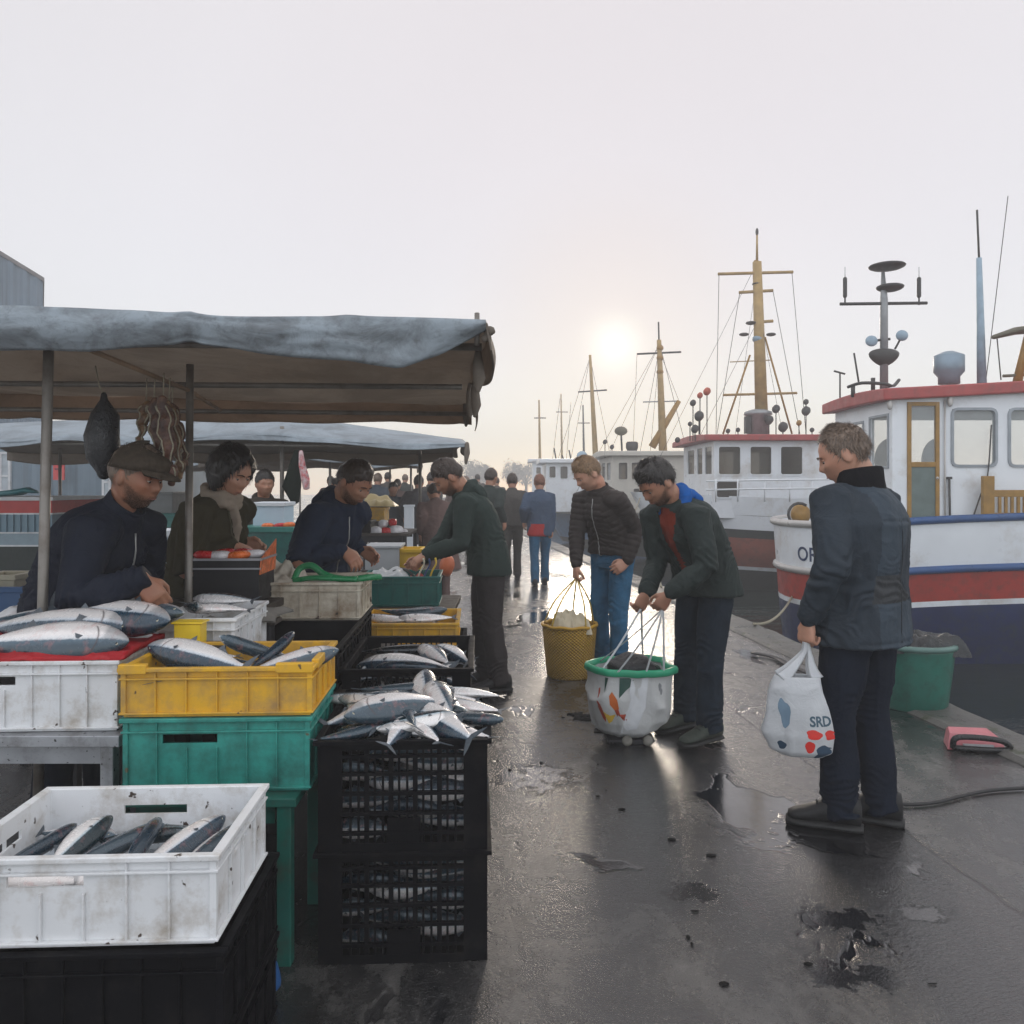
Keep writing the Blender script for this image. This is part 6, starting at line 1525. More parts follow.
# ---- stall 2 and farther canopies
def canopy(px0, px1, yhem0, yhem1, yridge, pxr, Yn, depth, label, mt, mu, zfar, poles, tv=.0, seed=0):
    root = empty('market_stall', (XP((px0+px1)/2, Yn), Yn+depth/2, 0), 0, label, 'stall'); o_ = Vector(root.location)
    x0, x1 = XP(px0, Yn), XP(px1, Yn)
    def fn(u, v):
        x = x0 + (x1-x0)*u - .12*(v*depth)
        zn = ZP(np.interp(512+800*(x+.12*v*depth)/Yn, [px0, pxr*.3+px0*.7, pxr, px1], [yhem0, (yhem0+yhem1)/2-1, (yhem0+yhem1)/2-6, yhem1]), Yn)
        zr = ZP(np.interp(512+800*x/(Yn+depth*.4), [px0, pxr, px1], [yridge+16, yridge, yhem1-3]), Yn + depth*.4)
        t_ = v/.4 if v < .4 else (1-(v-.4)/.6); zb = zn if v < .4 else zfar
        return Vector((x, Yn + depth*v, zb + (zr-zb)*math.sin(t_*math.pi/2)**.9 + .012*vn1(x*2, v*4, seed) - .03*abs(math.sin(u*9+seed))*(1-t_))) - o_
    grid_sheet(fn, 70, 30, .006, 'tarpaulin', [mt, mu], root)
    def vf(u, v):
        p = fn(u, 0) + o_; return Vector((p.x, p.y + .01*math.sin(p.x*8) - .012*v, p.z - (.035+.012*math.sin(p.x*5+seed))*v*Yn/7)) - o_
    grid_sheet(vf, 70, 5, .005, 'front_valance', [mt, mu], root, Vector((0, -1, 0)))
    def vb(u, v):
        p = fn(u, 1) + o_; return Vector((p.x, p.y, p.z - (.12+.03*math.sin(p.x*3))*v)) - o_
    grid_sheet(vb, 60, 5, .005, 'back_valance', [mu, mu], root, Vector((0, -1, 0)))
    def vr(u, v):
        p = fn(1, u) + o_; return Vector((p.x + .02*math.sin(u*20)*v, p.y, p.z - (.11+.04*math.sin(u*11))*v)) - o_
    grid_sheet(vr, 30, 5, .005, 'side_valance', [mu, mu], root, Vector((1, 0, 0)))
    for px, Y in poles:
        pole((XP(px, Y), Y, 0), (XP(px, Y)+.0, Y, zfar+.12), .020, 'pole', M_POLE, root, o_)
    pole((x0+.1, Yn+.1, ZP(yhem0, Yn)-.03), (x1-.1, Yn+.1, ZP(yhem1, Yn)-.03), .015, 'cross_rail', M_POLE, root, o_)
    b = MB(); q = fn(1, 0); b.tube([q, q + Vector((.0, 0, -.08)), q + Vector((-.01, 0, -.17))], [.02, .028, .014], 8, roundcap=True); b.build('rolled_tie', T3, root)
canopy(-150, 467, 438, 443, 414, 275, 7.3, 2.8, 'second market stall under a pale blue canopy', T2, T3, 1.93, ((282, 7.5), (60, 9.9), (420, 9.9)))
canopy(150, 421, 457, 459, 449, 240, 11.8, 2.6, 'third market stall with a low pale canopy in the mist', T2, T3, 1.98, ((330, 12.0), (411, 14.2)), seed=2)
canopy(120, 418, 464, 464, 459, 250, 16.5, 3, 'farthest market stall canopy fading in the mist', T2, T3, 2.0, ((390, 17.0), (300, 17)), seed=4)
b = MB(); A_ = P(297, 452, 7.4); b.tube([A_, A_+Vector((-.02, 0, -.15)), A_+Vector((-.05, 0, -.32)), A_+Vector((-.02, 0, -.46)), A_+Vector((-.06, 0, -.5))], [(.03, .02), (.06, .03), (.09, .04), (.04, .02), (.015, .01)], 14, side=(1, 0, 0), roundcap=True)
tag(b.build('dark_cloth', cloth_mat('cloth_dark_green', (.012, .018, .014)), off=A_), 'dark cloth hanging under the pale blue canopy', 'cloth')
b = MB(); A_ = P(301, 452, 7.3); b.tube([A_, A_+Vector((.01, 0, -.12)), A_+Vector((.04, 0, -.25)), A_+Vector((.05, 0, -.33))], [(.02, .015), (.032, .02), (.04, .02), (.03, .015)], 12, side=(1, 0, 0), roundcap=True)
tag(b.build('striped_towel', mat('towel_red_white', (.45, .08, .09), .8, 0, .6, 30, .3, dirt=(.7, .66, .66), dirtamt=.8, ds=18), off=A_), 'red and white towel hanging beside the dark cloth', 'towel')

# ---- goods between the stalls
def simple_box(name, px0, px1, pt, pb, Y, d, m, label, cat='box', lid=None, ht=False, yaw=1.5, lidm=None, group=None):
    x0, x1 = XP(px0, Y), XP(px1, Y); zt_, zb_ = ZP(pt, Y), ZP(pb, Y); root = empty(name, ((x0+x1)/2, Y, zb_), R(yaw), label, cat, group); w_ = x1-x0; h_ = zt_-zb_; t_ = min(.02, w_*.08)
    b = MB(); b.box(-w_/2, w_/2, 0, t_, 0, h_); b.box(-w_/2, w_/2, d-t_, d, 0, h_); b.box(-w_/2, -w_/2+t_, t_, d-t_, 0, h_); b.box(w_/2-t_, w_/2, t_, d-t_, 0, h_); b.box(-w_/2+t_, w_/2-t_, t_, d-t_, 0, t_)
    b.build('body', m, root, bevel=.004)
    b = MB(); q = .012
    if lid: b.box(-w_/2-q, w_/2+q, -q, d+q, h_-.01, h_+lid); b.build('lid', lidm or m, root, bevel=.004)
    else:
        b.box(-w_/2-q, w_/2+q, -q, 0, h_-.03, h_); b.box(-w_/2-q, w_/2+q, d, d+q, h_-.03, h_); b.box(-w_/2-q, -w_/2, 0, d, h_-.03, h_); b.box(w_/2, w_/2+q, 0, d, h_-.03, h_); b.build('rim', m, root, bevel=.003)
    return root
def ledge(px0, px1, py, Y, d, label, m=M_WOODD, zoff=0.002):
    return table('market_table', XP(px0, Y), XP(px1, Y), Y-.03, Y+d, ZP(py, Y)-zoff, label, m, M_DARKMETAL, .03)
FOAM = mat('foam_white', (.66, .70, .74), .75, 0, .05, 12, .4, 150, .002); FOAMB = mat('foam_bluish', (.50, .62, .72), .7, 0, .05, 12, .3, 150, .002)
ledge(112, 168, 565, 5.6, .7, 'side table with white foam boxes behind the bending vendor', M_STEEL)
fb = simple_box('foam_box', 118, 160, 537, 565, 5.6, .4, FOAMB, 'white foam box with blue handwriting behind the bending vendor', lid=.04, lidm=FOAM)
b = MB(); rr = random.Random(4)
for l_ in range(2):
    for i in range(6):
        x = .0 + i*.018 - .02; z = .115 - l_*.05; b.tube([(x, -.003, z), (x+.006, -.003, z+rr.uniform(.01, .03)), (x+.012, -.003, z+rr.uniform(-.01, .02)), (x+.018, -.003, z)], .0016, 5)
b.build('handwriting', gmat('ink_blue', (.01, .10, .32)), fb)
b = MB(); b.lathe([(0, 0), (.030, 0), (.037, .16), (.041, .165), (.041, .175), (0, .175)], n=20); o = b.build('paper_cup', FOAM); o.location = (XP(155, 5.4), 5.48, ZP(563, 5.45)); tag(o, 'white lidded cup right of the foam box with handwriting', 'cup')
ledge(150, 160, 563.5, 5.45, .1, 'narrow stand under the white lidded cup')
ledge(236, 292, 590, 5.9, .8, 'low table behind the woman carrying the teal tub', M_WOODD)
simple_box('teal_tub', 238, 292, 531, 590, 5.9, .7, M_DTEAL, 'long dark teal tub behind the woman in the olive coat', 'tub', lid=.03, lidm=mat('lid_teal', (.03, .20, .17), .4))
simple_box('foam_box', 253, 284, 505, 527.5, 6.1, .3, FOAMB, 'pale blue foam box on the dark teal tub', lid=.02, lidm=FOAM)
for i, (px, py, m, lab) in enumerate(((268, 524, 1, 'orange packet at the left on the dark teal tub'), (280, 524, 0, 'red packet at the right on the dark teal tub'), (289, 523, 1, 'orange packet at the far end of the dark teal tub'))):
    packet((XP(px, 5.97), 5.97, ZP(py+2, 5.97)), .045, .04, .022, .2*i, m, lab, 'packets on the dark teal tub')
simple_box('steel_box', 365, 399, 547, 570, 6.3, .35, mat('panel_grey_white', (.42, .44, .46), .5, 0, .05), 'grey white metal box behind the dark teal bin', lid=.01)
ledge(362, 424, 570, 6.3, .4, 'table under the grey white metal box and the yellow tub')
simple_box('yellow_tub', 399, 421, 549, 570, 6.35, .25, mat('tub_bright_yellow', (.68, .42, .03), .45), 'bright yellow tub right of the grey white metal box', 'tub')
ledge(345, 409, 533, 8.8, 1.0, 'brown table piled with red and white bags in mid distance', M_WOODD)
simple_box('dark_tray', 344, 370, 521, 533, 8.8, .4, M_BLACK, 'dark tray on the brown table in mid distance')
simple_box('blue_tub', 346, 362, 499, 511, 10.3, .4, mat('tub_blue_grey', (.08, .16, .24), .5), 'blue grey tub on the far table beside the yellow crates', 'tub')
simple_box('yellow_crate', 362, 384, 508, 521, 10.2, .5, M_YEL, 'yellow crate at the right end of the far table')
simple_box('yellow_crate', 340, 361, 511, 521, 10.1, .4, PW('plastic_ochre', (.48, .32, .10), (.2, .13, .05)), 'dull ochre crate at the left end of the far table')
ledge(335, 388, 521, 10.1, .8, 'far table carrying yellow and ochre crates')
cloth_heap('foil_pile', (XP(374, 10.4), 10.5, ZP(506, 10.4)), .28, .2, .16, gmat('pile_ochre', (.42, .33, .15)), 'ochre heap on the yellow crate at the far table', 41, cat='heap', n=26)
for i, (px, py, mi, s_) in enumerate(((376, 529, 2, .075), (386, 530, 0, .07), (395, 529, 2, .085), (382, 522, 2, .06), (391, 521, 0, .06), (402, 531, 2, .05), (372, 533, 0, .05))):
    packet((XP(px, 8.95), 8.92+.04*i, ZP(py+2, 8.95)), s_, s_*.8, s_*.7, .4*i, mi, ['white bag at the left of the pile on the brown table', 'red bag in the front of the pile on the brown table', 'largest white bag in the pile on the brown table', 'white bag on top of the pile at its left', 'red bag on top of the pile on the brown table', 'small white bag at the right end of the brown table', 'small red bag at the left end of the brown table'][i], 'bags piled on the brown table')
simple_box('white_drum', 404, 413, 505, 548, 12.5, .2, FOAM, 'tall white container standing on the ground beyond the brown table', 'container')
simple_box('white_drum', 410, 419, 498, 561.5, 12.6, .2, FOAM, 'taller white container next to the other one beyond the brown table', 'container') if 0 else None
# bags and things in the dark teal bin
for i, (x, y, a, b2, m, lab) in enumerate(((-.12, .2, .5, .1, 'black', 'black curved strap bundle in the dark teal bin'), (.10, .14, -.6, .2, 'cream', 'cream strap standing up in the dark teal bin'), (.14, .12, -.4, .2, 'blue', 'blue strap standing up beside the cream one'), (.18, .18, -.2, .2, 'yellow', 'yellow strap at the right of the dark teal bin'))):
    c = {'black': gmat('strap_black', (.01, .01, .012)), 'cream': gmat('strap_cream', (.6, .55, .42)), 'blue': gmat('strap_navy', (.02, .05, .16)), 'yellow': gmat('strap_lemon', (.70, .48, .04))}[m]
    b = MB(); o0 = inbox(cD, x, y, .14)
    if m == 'black': pts = [o0, o0+Vector((.05, 0, .08)), o0+Vector((.13, 0, .09)), o0+Vector((.20, 0, .04))]
    else: pts = [o0, o0+Vector((.02, .0, .07)), o0+Vector((.05, .0, .13)), o0+Vector((.045, 0, .17))]
    b.tube(spline(pts, 5), (.020, .006), 8, side=(0, 1, .3)); tag(b.build('strap', c, off=o0), lab, 'strap', 'straps in the dark teal bin')
cloth_heap('plastic_sheet', inbox(cD, -.10, .18, .15), .15, .14, .08, M_BAG, 'crumpled clear sheet at the left in the dark teal bin', 51, cat='sheet', n=30, sharp=2)
cloth_heap('goods_heap', inbox(cD, .12, .2, .12), .13, .14, .06, gmat('heap_red', (.35, .05, .04)), 'red wrapped goods at the right in the dark teal bin', 52, cat='goods', n=30, sharp=2)
b = MB(); o0 = P(447, 575, 7.2); b.ball((0, 0, 0), .07, .05, .10, 18, 12, fn=lambda v: v*(1+.12*vn1(v.x*20, v.y*20, v.z*20))); o = b.build('orange_bag', gmat('bag_orange', (.50, .13, .05))); o.location = (o0.x, o0.y, ZP(565, 7.2)); tag(o, 'orange bag carried at the legs of the bent figure', 'bag')

# ---- left background: shed, sign, trailer, boxes
def corr(name, col, dirt=(.06, .07, .08)):
    t = NT(name); s_ = t.sep(); wv = t.math('SINE', t.math('MULTIPLY', s_[0], 30)); c = t.ramp(t.noise(1.3, 6, .6), [(.3, tuple(x*.8 for x in col)), (.7, col)])
    mp_ = t.n('ShaderNodeMapping'); mp_.inputs['Scale'].default_value = (6, 1, .25); t.link(t.coord(), mp_.inputs['Vector'])
    c = t.mix(t.math('MULTIPLY', t.ramp(t.noise(1.2, 5, .6, mp_.outputs[0]), [(.5, 0), (.7, 1)]), .45), c, dirt)
    return t.set(Base_Color=c, Roughness=.5, Metallic=.2, Normal=t.bump(t.noise(20, 4), .1, .01))
CORR = corr('corrugated_blue_grey', (.13, .18, .23)); CORR2 = corr('corrugated_slate', (.16, .22, .27))
def ribbed(x0, x1, y, z0, z1f, pitch=.28, dep=.04, th=.05):
    b = MB(); n_ = int((x1-x0)/pitch*4); pts = []
    for i in range(n_+1):
        x = x0 + (x1-x0)*i/n_; k = (i % 4); pts.append((x, y + (0 if k in (0, 1) else -dep)))
    lo = [(x, yy, z0) for x, yy in pts]; hi = [(x, yy, z1f(x)) for x, yy in pts]; lo2 = [(x, y+th, z0) for x, yy in pts]; hi2 = [(x, y+th, z1f(x)) for x, yy in pts]; m_ = len(pts)
    b.add(lo+hi+lo2+hi2, [(i, i+1, m_+i+1, m_+i) for i in range(m_-1)] + [(2*m_+i+1, 2*m_+i, 3*m_+i, 3*m_+i+1) for i in range(m_-1)] + [(m_+i, m_+i+1, 3*m_+i+1, 3*m_+i) for i in range(m_-1)] + [(0, m_, 3*m_, 2*m_), (m_-1, 2*m_-1, 4*m_-1, 3*m_-1)]); return b
Yw = 20.0; xr = XP(43, Yw); zr = ZP(281, Yw); sl_ = .57
wh = empty('warehouse', (xr, Yw, 0), R(30.5), 'tall corrugated grey-blue warehouse gable at the far left', 'building'); o_ = Vector(wh.location)
zf = lambda x: min(zr + (xr-x)*sl_, zr + 7*sl_ - max(0, (xr-7-x))*sl_)
b = ribbed(xr-14, xr, Yw, 0, zf); b.v = [tuple(Vector(v)-o_) for v in b.v]; b.build('wall', CORR, wh)
b = MB(); b.box(xr-.06-o_.x, xr-o_.x, .06, 24, 0, zr); b.build('side_wall', CORR, wh); b = MB(); b.box(xr-14-o_.x, xr-13.94-o_.x, .06, 24, 0, zr); b.build('side_wall', CORR, wh)
for s_ in (0, 1):
    xa, xb = (xr+.03, xr-7) if s_ == 0 else (xr-14.15, xr-7); za, zb_ = zr-.1*sl_, zr+7*sl_
    b = MB(); vs = [Vector((xa, Yw-.06, za+.03)), Vector((xb, Yw-.06, zb_+.03)), Vector((xb, Yw+24.2, zb_+.03)), Vector((xa, Yw+24.2, za+.03))]; b.poly([v-o_ for v in vs], .10); b.build('roof', mat('roof_edge_grey', (.14, .13, .13), .6), wh)
Ys = 17.5; xs_ = XP(136, Ys); sh_ = empty('shed', (xs_-5, Ys, 0), 0, 'low blue-grey shed with pale window strips behind the first stall', 'building'); o_ = Vector(sh_.location)
b = ribbed(xs_-10, xs_, Ys, 0, lambda x: 2.75, .5, .05); b.v = [tuple(Vector(v)-o_) for v in b.v]; b.build('wall', CORR2, sh_)
b = MB(); b.box(-5, 5, .05, 5, 2.70, 2.85); b.build('roof', mat('roof_edge_grey', (.14, .13, .13), .6), sh_)
b = MB(); b.box(4.94, 5, .06, 5, 0, 2.7); b.build('side_wall', CORR2, sh_)
WF = mat('frame_white', (.55, .56, .57), .5)
def win(px0, px1, pt, pb, par, Y, o_):
    x0, x1, z1, z0 = XP(px0, Y), XP(px1, Y), ZP(pt, Y), ZP(pb, Y); b = MB(); y = Y-.10-o_.y
    for a in ((x0, x0+.05, z0, z1), (x1-.05, x1, z0, z1), (x0+.05, x1-.05, z0, z0+.05), (x0+.05, x1-.05, z1-.05, z1), (x0+.05, x1-.05, (z0*.6+z1*.4)-.02, (z0*.6+z1*.4)+.02)): b.box(a[0]-o_.x, a[1]-o_.x, y, y+.06, a[2], a[3])
    f_ = b.build('window', WF, par); b = MB(); b.box(x0+.04-o_.x, x1-.04-o_.x, y+.02, y+.03, z0+.04, z1-.04); b.build('pane', mat('pane_pale', (.35, .40, .44), .1), f_)
win(2, 13, 452, 492, sh_, Ys, o_); win(104, 113, 455, 500, sh_, Ys, o_); win(116, 134, 455, 500, sh_, Ys, o_)
sg = empty('notice_sign', (XP(53, 17), 17.2, 0), 0, 'small red notice board on a post in front of the shed', 'sign')
b = MB(); b.box(-.10, .13, -.02, .02, ZP(480, 17.2), ZP(463, 17.2)); b.build('board', gmat('sign_red', (.55, .05, .05)), sg); b = MB(); b.rod((0, .03, 0), (0, .03, ZP(463, 17.2)-.02), .02); b.build('post', M_POLE, sg)
b = MB(); b.box(-.06, .08, -.026, -.021, ZP(470, 17.2), ZP(468, 17.2)); b.build('text_line', gmat('sign_dark', (.15, .02, .03)), sg)
# trailer
tr = empty('sales_trailer', (XP(-30, 8.2), 8.2, 0), 0, 'sales trailer with red band and ribbed grey side at the left edge', 'trailer'); ox = tr.location.x
x0, x1 = XP(-130, 8.2)-ox, XP(52, 8.2)-ox
def band(n_, pt, pb, m, pro=0): b = MB(); b.box(x0-pro, x1+pro, -pro, 1.2+pro, ZP(pb, 8.2), ZP(pt, 8.2)); return b.build(n_, m, tr)
band('roof_edge', 497, 500.5, WF, .02); band('red_band', 500.5, 513, gmat('band_red', (.40, .022, .018))); band('trim', 513, 514.5, WF, .01)
b = MB(); n_ = 26
for i in range(n_): b.box(x0+(x1-x0)*i/n_, x0+(x1-x0)*(i+.6)/n_, -.015, .0, ZP(532, 8.2), ZP(514.5, 8.2))
b.box(x0, x1, .0, 1.2, ZP(532, 8.2), ZP(514.5, 8.2)); b.build('ribbed_panel', gmat('panel_steel_blue', (.12, .20, .25)), tr); band('trim', 532, 533.5, WF, .01); band('lower_panel', 533.5, 545, gmat('panel_blue_grey', (.20, .27, .31))); band('trim', 545, 546.5, WF, .012)
b = MB(); b.box(x0, x1, .0, 1.2, .25, ZP(546.5, 8.2)); b.build('skirt', gmat('skirt_black_green', (.004, .012, .010), .6), tr)
for x in (x0+.4, x1-.5):
    b = MB(); b.lathe([(0, -.08), (.20, -.08), (.25, -.05), (.25, .05), (.20, .08), (0, .08)], n=24, M=Matrix.Rotation(R(90), 3, 'X')); o = b.build('wheel', gmat('tyre', (.015, .015, .015), .8), tr); o.location = (x, .1, .25)
b = MB(); b.tube([P(0, 494, 8.3), P(20, 492, 8.3), P(28, 490, 8.3), P(36, 492, 8.3)], [(.10, .03), (.10, .035), (.09, .03), (.05, .015)], 10, side=(0, 1, 0), roundcap=True); tag(b.build('teal_sheet', gmat('sheet_teal', (.03, .18, .20)), off=P(20, 492, 8.3)), 'folded teal sheet lying on the roof of the trailer', 'sheet')
ledge(-60, 34, 621, 4.3, .6, 'low table at the left edge carrying the blue tub', M_DARKMETAL)
simple_box('blue_tub', -50, 30, 587, 621, 4.3, .5, mat('tub_deep_blue', (.012, .07, .19), .4, 0, .1), 'deep blue tub at the left edge behind the bending vendor', 'tub')
simple_box('cream_box', -20, 14, 575, 588, 4.5, .22, gmat('box_cream', (.42, .38, .28)), 'small cream box on the deep blue tub')
# stall counter shapes behind the vendors
ledge(120, 200, 528, 8.0, .8, 'grey counter in the second stall behind the vendors', mat('counter_grey', (.16, .17, .17), .5))
b = MB(); b.tube([P(118, 520, 7.6), P(128, 518, 7.6), P(141, 517, 7.6)], [(.03, .02), (.05, .03), (.025, .015)], 10, roundcap=True); tag(b.build('dark_knife_roll', gmat('roll_brown', (.05, .035, .025)), off=P(128, 518, 7.6)), 'dark brown roll lying on the grey counter', 'roll') if 0 else None
simple_box('grey_tub', 120, 172, 494, 526, 8.3, .5, gmat('tub_mid_grey', (.13, .14, .14)), 'mid grey tub on the grey counter behind the bending vendor', 'tub', lid=.02)
simple_box('teal_crate', 150, 178, 514, 527.5, 8.0, .25, M_DTEAL, 'dark teal crate in front of the mid grey tub')
# ================================================================ boats
WHP = mat('boat_white', (.76, .79, .82), .35, 0, .05, 2, .06, 12, .006, dirt=(.40, .33, .25), dirtamt=.25, ds=1.6); REDP = mat('boat_red', (.36, .030, .018), .42, 0, .15, 3, .1, 20, .004, dirt=(.12, .04, .03)); NAVP = mat('boat_navy', (.006, .018, .085), .4, 0, .2, 3, .1, 20, .004, dirt=(.03, .04, .04))
ROOFR = mat('roof_red', (.36, .055, .05), .45, 0, .1, 3, .08, 20, .003, dirt=(.2, .06, .05)); BLUER = mat('rail_blue', (.012, .065, .20), .35); CHR = mat('rail_pale_metal', (.50, .48, .46), .35, .3, .05, 2, .03); BRN = mat('boat_brown', (.24, .060, .036), .5, 0, .12, 2, .1, 15, .004, dirt=(.08, .04, .03)); BLK = mat('boat_black_green', (.012, .020, .019), .45)
MUST = mat('mustard_wood', (.30, .16, .025), .45, 0, .2, 10, .2, 50, .003); GREYM = mat('mast_grey', (.28, .29, .30), .4, .3); DKM = mat('fitting_dark', (.035, .033, .032), .5); PBL = mat('fitting_pale_blue', (.27, .37, .45), .45); OLV = mat('radar_olive', (.10, .09, .055), .5); MASTY = mat('mast_ochre', (.36, .235, .085), .5, 0, .2, 6); ORB = mat('ball_orange', (.42, .07, .03), .45); LBL = mat('hull_blue', (.06, .17, .33), .45); DOORG = mat('door_grey_green', (.11, .15, .14), .45); CREAMP = mat('boat_cream', (.55, .52, .46), .45, 0, .06); DECK = mat('deck_grey', (.12, .12, .12), .6)
tg = NT('window_glass_dark'); tg.set(Base_Color=(.05, .045, .035), Roughness=.05, Alpha=.78); GLASSD = tg.m
tg = NT('window_glass'); tg.set(Base_Color=(.55, .6, .6), Roughness=.03, Alpha=.28); tg.b.inputs['Specular IOR Level'].default_value = .8; GLASS = tg.m
def hull(root, X0, L, Yc, hb, sheer, bands, mats_, stern='round', wl=-.95, rails=(), ang=0.0):
    """bands: depths below the sheer where the colour changes"""
    o_ = Vector(root.location)
    if stern == 'round': ss = [0, .02, .06, .12, .22, .38, .6, .9, 1.3, 1.8, 2.6, 3.6, 5, 6.5, 8, 9, L-.4, L]; bb = [0, .22, .37, .5, .64, .77, .87, .93, .97, .99, 1, 1, 1, .93, .75, .52, .12, .0]
    else: ss = [0, .15, .4, .8, 1.4, 2.1, 3, 4, 5.5, 7, 8.5, L-.5, L-.1, L]; bb = [0, .10, .22, .40, .60, .78, .91, .98, 1, 1, .97, .9, .82, 0]
    def outline(dz):
        k = 1 - .10*min(1, dz/1.1)**1.5 - .35*max(0, (dz-1.2)); st = (.06 if stern == 'round' else .55)*dz
        ring = []
        for s_, b_ in zip(ss, bb): ring.append((s_, b_*hb*k, st*max(0, 1-s_/1.8)))
        pts = []
        for s_, h_, q in ring: z = sheer(s_) - dz; pts.append(Vector((X0 + s_ + q, Yc - h_, z)))
        for s_, h_, q in ring[::-1][1:-1]: z = sheer(s_) - dz; pts.append(Vector((X0 + s_ + q, Yc + h_, z)))
        return pts
    edges = [0] + bands
    for i in range(len(edges)-1):
        a, c = edges[i], edges[i+1]; n_ = max(1, int((c-a)/.15)); b = MB()
        b.loft([[p-o_ for p in outline(a + (c-a)*j/n_)] for j in range(n_+1)], 0, False, True)
        b.build('hull_band', mats_[i], root)
    b = MB(); op = outline(.30 if hb < 2 else .4); b.poly([p-o_ for p in op], .03); b.build('deck', DECK, root)
    b = MB(); inn = [[p-o_ for p in outline(0)], [(p + Vector((0, .05 if p.y < Yc else -.05, 0)) + Vector((.04, 0, 0))*(1 if p.x < X0+.5 else 0))-o_ for p in outline(0)], [(p + Vector((0, .05 if p.y < Yc else -.05, 0)) + Vector((.04, 0, 0))*(1 if p.x < X0+.5 else 0))-o_ for p in outline(.3)]]; b.loft(inn, 0, False, True); b.build('bulwark', mats_[0], root)
    for dz, r_, segs in rails:
        pts = outline(dz); n_ = len(ss); near = pts[:n_]; far = [pts[0]] + pts[n_:][::-1]
        for (a, c, m) in segs:
            idx = [i for i in range(n_) if a <= ss[i] <= c]
            for side_ in (near, far):
                if len(idx) > 1: b = MB(); b.tube([side_[i]-o_ for i in idx], r_, 10, roundcap=True); b.build('rub_rail', m, root)
    return outline
def wallp(b, A, U, w_, z0, z1, holes, th, mi=0):
    """wall slab from A along U (unit), openings = (u0,u1,z0,z1)"""
    us = sorted({0, w_} | {h[0] for h in holes} | {h[1] for h in holes}); N = Vector((-U.y, U.x, 0))*th
    for u0, u1 in zip(us[:-1], us[1:]):
        um = (u0+u1)/2; hz_ = sorted([(h[2], h[3]) for h in holes if h[0] < um < h[1]]); z = z0
        for a, c in hz_ + [(z1, z1)]:
            if a > z + 1e-4:
                p0, p1 = A + U*u0, A + U*u1; vs = [p0 + Vector((0, 0, z)), p1 + Vector((0, 0, z)), p1 + N + Vector((0, 0, z)), p0 + N + Vector((0, 0, z))]; vs += [v + Vector((0, 0, a-z)) for v in vs]
                b.add(vs, [(0, 3, 2, 1), (4, 5, 6, 7), (0, 1, 5, 4), (1, 2, 6, 5), (2, 3, 7, 6), (3, 0, 4, 7)], mi)
            z = max(z, c)
def frame_win(A, U, h, par, m, out=.03, w_=.035, glass=GLASS, name='window', rad=.07):
    """rounded frame around an opening with a pane"""
    N = Vector((U.y, -U.x, 0)); u0, u1, z0, z1 = h; r_ = min(rad, (u1-u0)*.35)
    def loop(g_):
        pts = []
        for cx_, cz_, a0 in ((u1-r_, z1-r_, 0), (u0+r_, z1-r_, 90), (u0+r_, z0+r_, 180), (u1-r_, z0+r_, 270)):
            for k in range(5):
                a = R(a0 + 22.5*k); pts.append((cx_ + (r_+g_)*math.cos(a), cz_ + (r_+g_)*math.sin(a)))
        return pts
    def P3(p, o2): return A + U*p[0] + Vector((0, 0, p[1])) + N*o2
    o1, i1 = loop(w_*.5), loop(-w_*.5); sq = [(u0-.004, z0-.004)]
    b = MB(); b.loft([[P3(p, -.01) for p in o1], [P3(p, out*.5) for p in o1], [P3(p, out*.6) for p in i1], [P3(p, -.05) for p in i1]], 0, False, False)
    # corner fillers behind the rounded frame
    b.add([P3(p, .004) for p in loop(-w_*.3)] + [P3(p, .004) for p in [(u1+.01, (z0+z1)/2)]*1], [], 0)
    fo = b.build(name, m, par)
    cor = MB(); L_ = loop(-w_*.2); cs = [(u1+.001, z1+.001), (u0-.001, z1+.001), (u0-.001, z0-.001), (u1+.001, z0-.001)]
    for q in range(4):
        pts = L_[q*5:q*5+5]; k = len(pts)
        cor.add([P3(cs[q], .003)] + [P3(p, .003) for p in pts], [(0, i+1, i+2) for i in range(k-1)], 0)
    cor.build('corner', m, fo)
    b = MB(); b.add([P3(p, -.015) for p in L_] + [P3(p, -.021) for p in L_], [tuple(range(20)), tuple(range(39, 19, -1))] + [(i, (i+1) % 20, 20+(i+1) % 20, 20+i) for i in range(20)]); b.build('pane', glass, fo)
    return fo
def roofslab(root, x0, x1, y0, y1, z0, th, slope, m, crown=.04):
    b = MB(); n_ = 10; rings = []
    for i in range(n_+1):
        t_ = i/n_; y = y0 + (y1-y0)*t_; c = crown*math.sin(t_*math.pi)
        rings.append([(x0, y, z0+c*.3), (x1, y, z0+(x1-x0)*slope+c*.3), (x1, y, z0+th+(x1-x0)*slope+c), (x0, y, z0+th+c)])
    b.loft(rings, 0, True, False); return b.build('roof', m, root, bevel=.02)
X_, Y_ = Vector((1, 0, 0)), Vector((0, 1, 0))

# ---------------- near boat
bt = empty('fishing_boat', (7, 11.15, -.8), 0, 'nearest fishing boat, white and red with navy bottom and blue rails', 'boat'); o_ = Vector(bt.location)
sh1 = lambda s_: .98 + .07*min(s_, 1.5)/1.5 + .035*max(0, s_-.8)
OUT1 = hull(bt, 3.74, 10.5, 11.15, 1.32, sh1, [.60, 1.02, 1.09, 2.1], [WHP, REDP, WHP, NAVP], 'round', rails=((0, .05, ((0, .9, CHR), (.9, 9, BLUER))), (.62, .05, ((0, .9, CHR), (.9, 9, BLUER)))))
cb = MB(); wx0, wx1, wy0, wy1 = 4.85-o_.x, 9.2-o_.x, 10.2-o_.y, 12.0-o_.y; zb_, zt_ = .75-o_.z, 2.70-o_.z
def U_(px): return XP(px, 10.2) - 4.85
def Zr(py, Y=10.2): return ZP(py, Y) - o_.z
